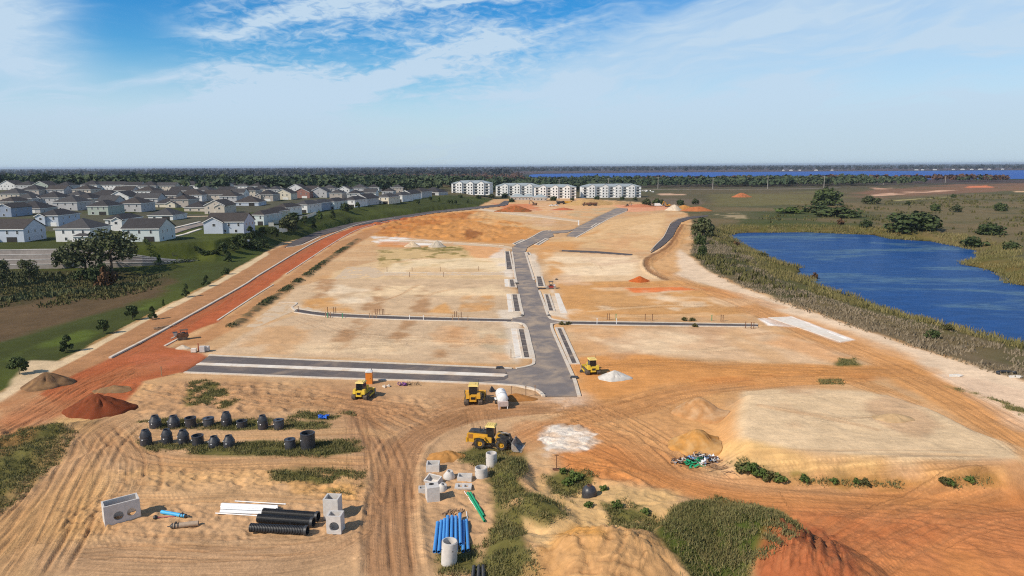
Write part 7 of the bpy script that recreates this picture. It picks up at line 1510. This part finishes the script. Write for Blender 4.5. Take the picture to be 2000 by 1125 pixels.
AT = [(1285, 402, 14, 'round', 'round dark tree right of the longest apartment block'), (1262, 402, 13, 'round_oak', 'dark tree at the corner of the longest apartment block'), (1330, 400, 10, 'round', 'dark bush tree by the far orange heap'), (1358, 399, 10, 'round_oak', 'dark bush tree east of the far orange heap'), (1165, 390, 7, 'round', 'dark tree before the left half of the longest block'), (1215, 390, 6, 'round', 'dark tree before the right half of the longest block'), (1240, 392, 7, 'round_oak', 'dark tree before the end of the longest block'), (1080, 392, 9, 'round', 'dark tree before the block east of the clubhouse'), (985, 386, 9, 'round', 'dark tree between the first two apartment blocks'), (960, 387, 8, 'round_oak', 'dark tree east of the leftmost block'), (1000, 395, 8, 'round', 'dark tree beside the clubhouse western wing'), (935, 388, 7, 'round', 'dark tree below the leftmost block'), (900, 386, 6, 'round', 'small dark tree at the left foot of the leftmost block'), (1118, 392, 6, 'round_oak', 'dark tree between clubhouse block and longest block')]
for px, py, hp, kd, lab in AT: tree(px, py, kd, hp, lab, 'trees planted around the apartments', 1.1)
for px, py, lab in ((1110, 634, 'heap of cut greenery across the start of the eastern lane'), (1098, 634, 'cut greenery at the corner of the eastern lane'), (1358, 638, 'clump of cut brush on the eastern lane'), (1335, 626, 'small brush clump north of the eastern lane'), (1352, 627, 'second small brush clump north of the eastern lane')):
    tree(px, py, 'bush_olive', 7, lab, 'brush clumps on the eastern lane', 1.1, 'brush_clump', 'brush')
for k, (px, py, hp) in enumerate(((1450, 918, 17), (1468, 922, 18), (1486, 930, 15), (1505, 937, 17), (1520, 941, 15), (1570, 940, 12), (1690, 946, 12), (1672, 944, 9), (1855, 946, 11), (1840, 943, 12), (1895, 940, 10), (1630, 944, 9))):
    tree(px, py, 'bush_bright' if k % 3 else 'bush_olive', hp, 'green weed bush at the stockpile foot, %s from the left' % ORD[k], 'weed bushes along the stockpile foot', 1.1, 'weed_bush', 'bush')
for k, (px, py, hp) in enumerate(((1122, 934, 16), (1110, 945, 13), (1180, 958, 10), (1205, 990, 12), (1150, 990, 10), (1262, 1005, 10), (1100, 925, 9))):
    tree(px, py, 'bush_bright', hp, 'green weed bush on the slope by the black dome, %s from the back' % ORD[k], 'weed bushes on the slope', 1.1, 'weed_bush', 'bush')

# ------------------------------------------------------------------ power line
for k, (px, top, bs_) in enumerate(((1285, 346, 369), (1392, 347, 369), (1499, 345, 368.5), (1609, 344, 367), (1725, 344, 361), (1846, 344, 357), (1188, 348, 372), (1092, 350, 374))):
    p = P(px, bs_); h = (bs_ - top) / ppm(p); root = empty('power_pole', p); tag(root, 'tall pale power pole beyond the meadow, %s' % (ORD[k] + ' going right' if k < 6 else ('behind the longest apartment block' if k == 6 else 'behind the clubhouse block')), 'power pole', 'power poles along the far road')
    MB().tube([(0, 0, 0), (0, 0, h)], [.55, .38], 8).build('shaft', M['pole'], root, True); MB().box(-2.2, 2.2, -.15, .15, h * .93, h * .93 + .35).build('cross_arm', M['pole'], root)
    for x in (-2, 0, 2): MB().lathe([(.12, 0), (.2, .2), (.12, .6), (0, .62)], 8, Matrix.Translation((x, 0, h * .93 + .35))).build('insulator', M['darksteel'], root)
drape('far_road', [(1255, 370), (1400, 370), (1560, 369), (1640, 367)], 9, .3, M['asphalt'], 'thin grey road along the far side of the meadow', 'road', step=40)
for k, (px, py) in enumerate(((1256, 374), (1263, 375), (1270, 374), (1275, 376), (1262, 373))): 
    r_ = pickup(px, py, k * .7, 'white vehicle parked beyond the longest apartment block, %s' % ORD[k]); r_['group'] = 'white vehicles beyond the apartments'

# ------------------------------------------------------------------ woods, reeds, weeds (uncountable cover)
def woods(name, xs_, ys_, n, hmin, hmax, lm, label, seed, keep=None, nq=13, qs=.62):
    rs = np.random.RandomState(seed); y = ys_[0] * (ys_[1] / ys_[0]) ** rs.uniform(0, 1, n); x = (xs_[0] + (xs_[1] - xs_[0]) * rs.uniform(0, 1, n)) * y
    ok = sdf(lk, x, y) < -15
    if keep is not None: ok &= keep(x, y)
    x, y = x[ok], y[ok]; z = H(x, y); n = len(x); h = rs.uniform(hmin, hmax, n) * (.75 + .5 * fbm(x, y, 60, 2, seed)); r = h * rs.uniform(.26, .42, n)
    k = np.repeat(np.arange(n), nq); d = rs.normal(0, 1, (n * nq, 3)); d /= np.linalg.norm(d, axis=1, keepdims=True); d[:, 2] = np.abs(d[:, 2]) * 1.0 - .15
    pos = np.stack([x, y, z + h * .55], 1)[k] + d * (np.stack([r, r, h * .45], 1)[k]) * rs.uniform(.6, 1.0, (n * nq, 1))
    V = leafquads(pos, d + np.array((0, 0, .35)), 1.0, rs); c_ = pos[:, None, :]; V = c_ + (V - c_) * (r[k] * qs * 2)[:, None, None]
    o = quads(name, V, LEAF[lm]); tag(o, label, 'woods', kind='stuff'); return o
nb = lambda x, y: (sdf(TOE[:12] + [(-60, 780), (-130, 760), (-420, 800), (-800, 800), (-1500, 400)], x, y) < 0)
woods('far_woods', (-.82, -.10), (800, 2600), 6500, 9, 15, 'forest', 'dark green woodland behind the neighbourhood', 1, lambda x, y: (y > 805 + .12 * np.abs(x + 300)))
woods('far_woods', (-.10, .40), (960, 2100), 4200, 8, 14, 'forest', 'dark green woodland behind the apartment blocks', 2, lambda x, y: (y > 1010 + 200 * sst(x / y, .13, .2)))
woods('far_woods', (.30, .68), (1230, 2050), 2600, 8, 14, 'forest', 'belt of dark trees between meadow and lake', 3, lambda x, y: (vnoise(x / 80, y / 80, 3) > .25 + .6 * sst(x / y, .42, .64)))
LEAF['russet'] = leafmat('leaf_russet', (.075, .042, .032), (.13, .075, .05), .01)
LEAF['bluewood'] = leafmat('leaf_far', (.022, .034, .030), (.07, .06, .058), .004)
woods('russet_woods', (.18, .70), (1500, 2120), 900, 9, 15, 'russet', 'russet leafless trees along the near lake shore', 4, lambda x, y: vnoise(x / 120, y / 120, 8) > .45)
woods('russet_woods', (-.30, .02), (1500, 3600), 1100, 10, 16, 'russet', 'brownish winter woodland left of the lake', 5, lambda x, y: vnoise(x / 300, y / 300, 9) > .5)
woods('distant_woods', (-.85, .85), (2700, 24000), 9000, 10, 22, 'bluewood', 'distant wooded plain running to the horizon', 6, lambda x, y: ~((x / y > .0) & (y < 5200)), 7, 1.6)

def scatter(poly, n, seed, mask=None, pad=0.0):
    rs = np.random.RandomState(seed); q_ = np.array(poly); x = rs.uniform(q_[:, 0].min() - pad, q_[:, 0].max() + pad, n); y = rs.uniform(q_[:, 1].min() - pad, q_[:, 1].max() + pad, n)
    ok = sdf(poly, x, y) > -pad; x, y = x[ok], y[ok]
    if mask is not None: k = mask(x, y); x, y = x[k], y[k]
    return x, y, rs
def gz_n(x, y):
    r = np.clip(np.searchsorted(ys, y) - 1, 0, NR - 2); u = (x / (16 + y) + 1) / 2 * (NC - 1); c = np.clip(u.astype(int), 0, NC - 2); fy = (y - ys[r]) / (ys[r + 1] - ys[r]); fx = u - c
    return (ZG[r, c] * (1 - fx) + ZG[r, c + 1] * fx) * (1 - fy) + (ZG[r + 1, c] * (1 - fx) + ZG[r + 1, c + 1] * fx) * fy
def blades(name, x, y, rs, h0, h1, w0, nb_, spread, lm, label, cat='grass'):
    n = len(x); z = gz_n(x, y); k = np.repeat(np.arange(n), nb_); m = n * nb_
    bx = x[k] + rs.normal(0, spread, m); by = y[k] + rs.normal(0, spread, m); bz = z[k] - .03; h = rs.uniform(h0, h1, m); a = rs.uniform(0, 6.28, m); w = w0 * rs.uniform(.6, 1.4, m); ln = rs.uniform(.1, .6, m) * h; la = rs.uniform(0, 6.28, m)
    p0 = np.stack([bx - np.cos(a) * w, by - np.sin(a) * w, bz], 1); p1 = np.stack([bx + np.cos(a) * w, by + np.sin(a) * w, bz], 1)
    t1 = np.stack([bx + np.cos(la) * ln + np.cos(a) * w * .25, by + np.sin(la) * ln + np.sin(a) * w * .25, bz + h], 1); t0 = np.stack([bx + np.cos(la) * ln - np.cos(a) * w * .25, by + np.sin(la) * ln - np.sin(a) * w * .25, bz + h], 1)
    o = quads(name, np.stack([p0, p1, t1, t0], 1), LEAF[lm]); tag(o, label, cat, kind='stuff'); return o
wx, wy = [], []
for k, (pl, pt) in enumerate(WEEDS):
    w = wpoly(pl); q_ = np.array(w); ar = (np.ptp(q_[:, 0]) * np.ptp(q_[:, 1]))
    x, y, rs = scatter(w, int(min(9000, ar * 24)), 300 + k, lambda x, y: (fbm(x, y, 5, 5, 77 + 20 + k) > (pt[0] + pt[1]) / 2 - .05) & (fbm(x, y, 1.2, 2, 9) > (.30 if k == 11 else .40))); wx.append(x); wy.append(y)
rs = np.random.RandomState(9); an = rs.uniform(0, 6.283, 8000); rr = np.sqrt(rs.uniform(0, 1, 8000)) * 6.6; mx_, my_ = MOUNDS[2][:2]      # the overgrown mound
qx, qy = mx_ + np.cos(an) * rr, my_ + np.sin(an) * rr; ok = fbm(qx, qy, 1.2, 2, 9) > .33; wx.append(qx[ok]); wy.append(qy[ok])
wx, wy = np.concatenate(wx), np.concatenate(wy)
dry = rs.uniform(0, 1, len(wx)) < .26 + .4 * (fbm(wx, wy, 4, 2, 19) - .5)
blades('weeds', wx[~dry], wy[~dry], rs, .05, .34, .05, 5, .24, 'weed', 'green weeds growing in patches over the yard', 'weeds')
blades('dry_weeds', wx[dry], wy[dry], rs, .08, .55, .035, 5, .30, 'reed', 'dry tan weed stalks standing among the green patches', 'weeds')
x, y, rs = scatter(POND, 26000, 41, lambda x, y: (sdf(POND, x, y) < .5) & (sdf(POND, x, y) > -17) & (fbm(x, y, 8, 3, 4) > .40), 17)
blades('reeds', x, y, rs, .5, 1.7, .12, 6, .6, 'reed', 'tan and olive reeds around the pond edge', 'reeds')
x, y, rs = scatter(wpoly([(1352, 440), (1400, 450), (1440, 480), (1480, 520), (1560, 565), (1700, 610), (1850, 645), (2050, 700), (2150, 790), (2000, 746), (1680, 644), (1535, 594), (1385, 534), (1350, 500)]), 15000, 42, lambda x, y: fbm(x, y, 7, 3, 14) > .44)
blades('bank_scrub', x, y, rs, .2, .75, .16, 5, .7, 'scrub', 'greyish brown scrub covering the bank below the pale margin', 'scrub')
x, y, rs = scatter(wpoly([(1352, 440), (1420, 455), (1440, 490), (1500, 545), (1600, 590), (1500, 572), (1400, 530), (1350, 498)]), 2600, 43, lambda x, y: fbm(x, y, 10, 3, 24) > .5)
blades('bank_bushes', x, y, rs, .8, 2.0, .35, 6, .6, 'olive', 'olive green undergrowth at the head of the pond', 'undergrowth')
x, y, rs = scatter(wpoly([(-200, 545), (0, 532), (200, 534), (330, 536), (290, 570), (200, 585), (100, 600), (0, 612), (-200, 640)]), 5200, 44, lambda x, y: fbm(x, y, 9, 3, 34) > .5)
blades('basin_scrub', x, y, rs, .2, .8, .3, 5, .9, 'olive', 'olive scrub on the floor of the dry basin', 'scrub')
x, y, rs = scatter(wpoly([(-200, 545), (0, 532), (200, 534), (330, 536), (290, 560), (200, 570), (100, 580), (0, 590), (-200, 610)]), 3200, 45, lambda x, y: fbm(x, y, 9, 3, 44) > .52)
blades('basin_scrub', x, y, rs, .3, 1.3, .4, 6, .8, 'oak', 'dark green scrub along the foot of the retaining wall', 'scrub')
x, y, rs = scatter(wpoly([(1450, 440), (1560, 400), (1700, 396), (1900, 380), (2100, 380), (2100, 520), (1960, 500), (1800, 462), (1560, 448)]), 5200, 46, lambda x, y: (fbm(x, y, 22, 4, 54) > .53) & (sdf(POND, x, y) < -4))
blades('meadow_scrub', x, y, rs, .8, 2.2, .5, 5, .9, 'olive', 'scattered olive scrub over the meadow behind the pond', 'scrub')
for k, b_ in enumerate(BERMS):
    s = spline(wpoly(b_), 1.0); rs = np.random.RandomState(70 + k); i = rs.randint(0, len(s), 900)
    blades('berm_grass', (s[i, 0] + rs.normal(0, .6, 900))[vnoise(i / 9.0, i * 0.0, 5 + k) > .38], (s[i, 1] + rs.normal(0, .6, 900))[vnoise(i / 9.0, i * 0.0, 5 + k) > .38], rs, .15, .6, .12, 5, .3, 'oak', ('upper' if k == 0 else 'lower') + ' dark grassy berm beside the orange road', 'grass')

# ------------------------------------------------------------------ air
hz = MB(); hz.box(-46000, 46000, -400, 45000, -14, 62); hm = bpy.data.materials.new('haze_air'); hm.use_nodes = True; t = hm.node_tree; t.nodes.clear()
mo = t.nodes.new('ShaderNodeOutputMaterial'); pv = t.nodes.new('ShaderNodeVolumePrincipled'); pv.inputs['Density'].default_value = 4.2e-5; pv.inputs['Color'].default_value = (.62, .76, .95, 1); pv.inputs['Anisotropy'].default_value = .1
t.links.new(pv.outputs[0], mo.inputs['Volume']); ho = hz.build('haze', hm); tag(ho, 'thin bluish haze over the distant land', 'haze', kind='stuff')
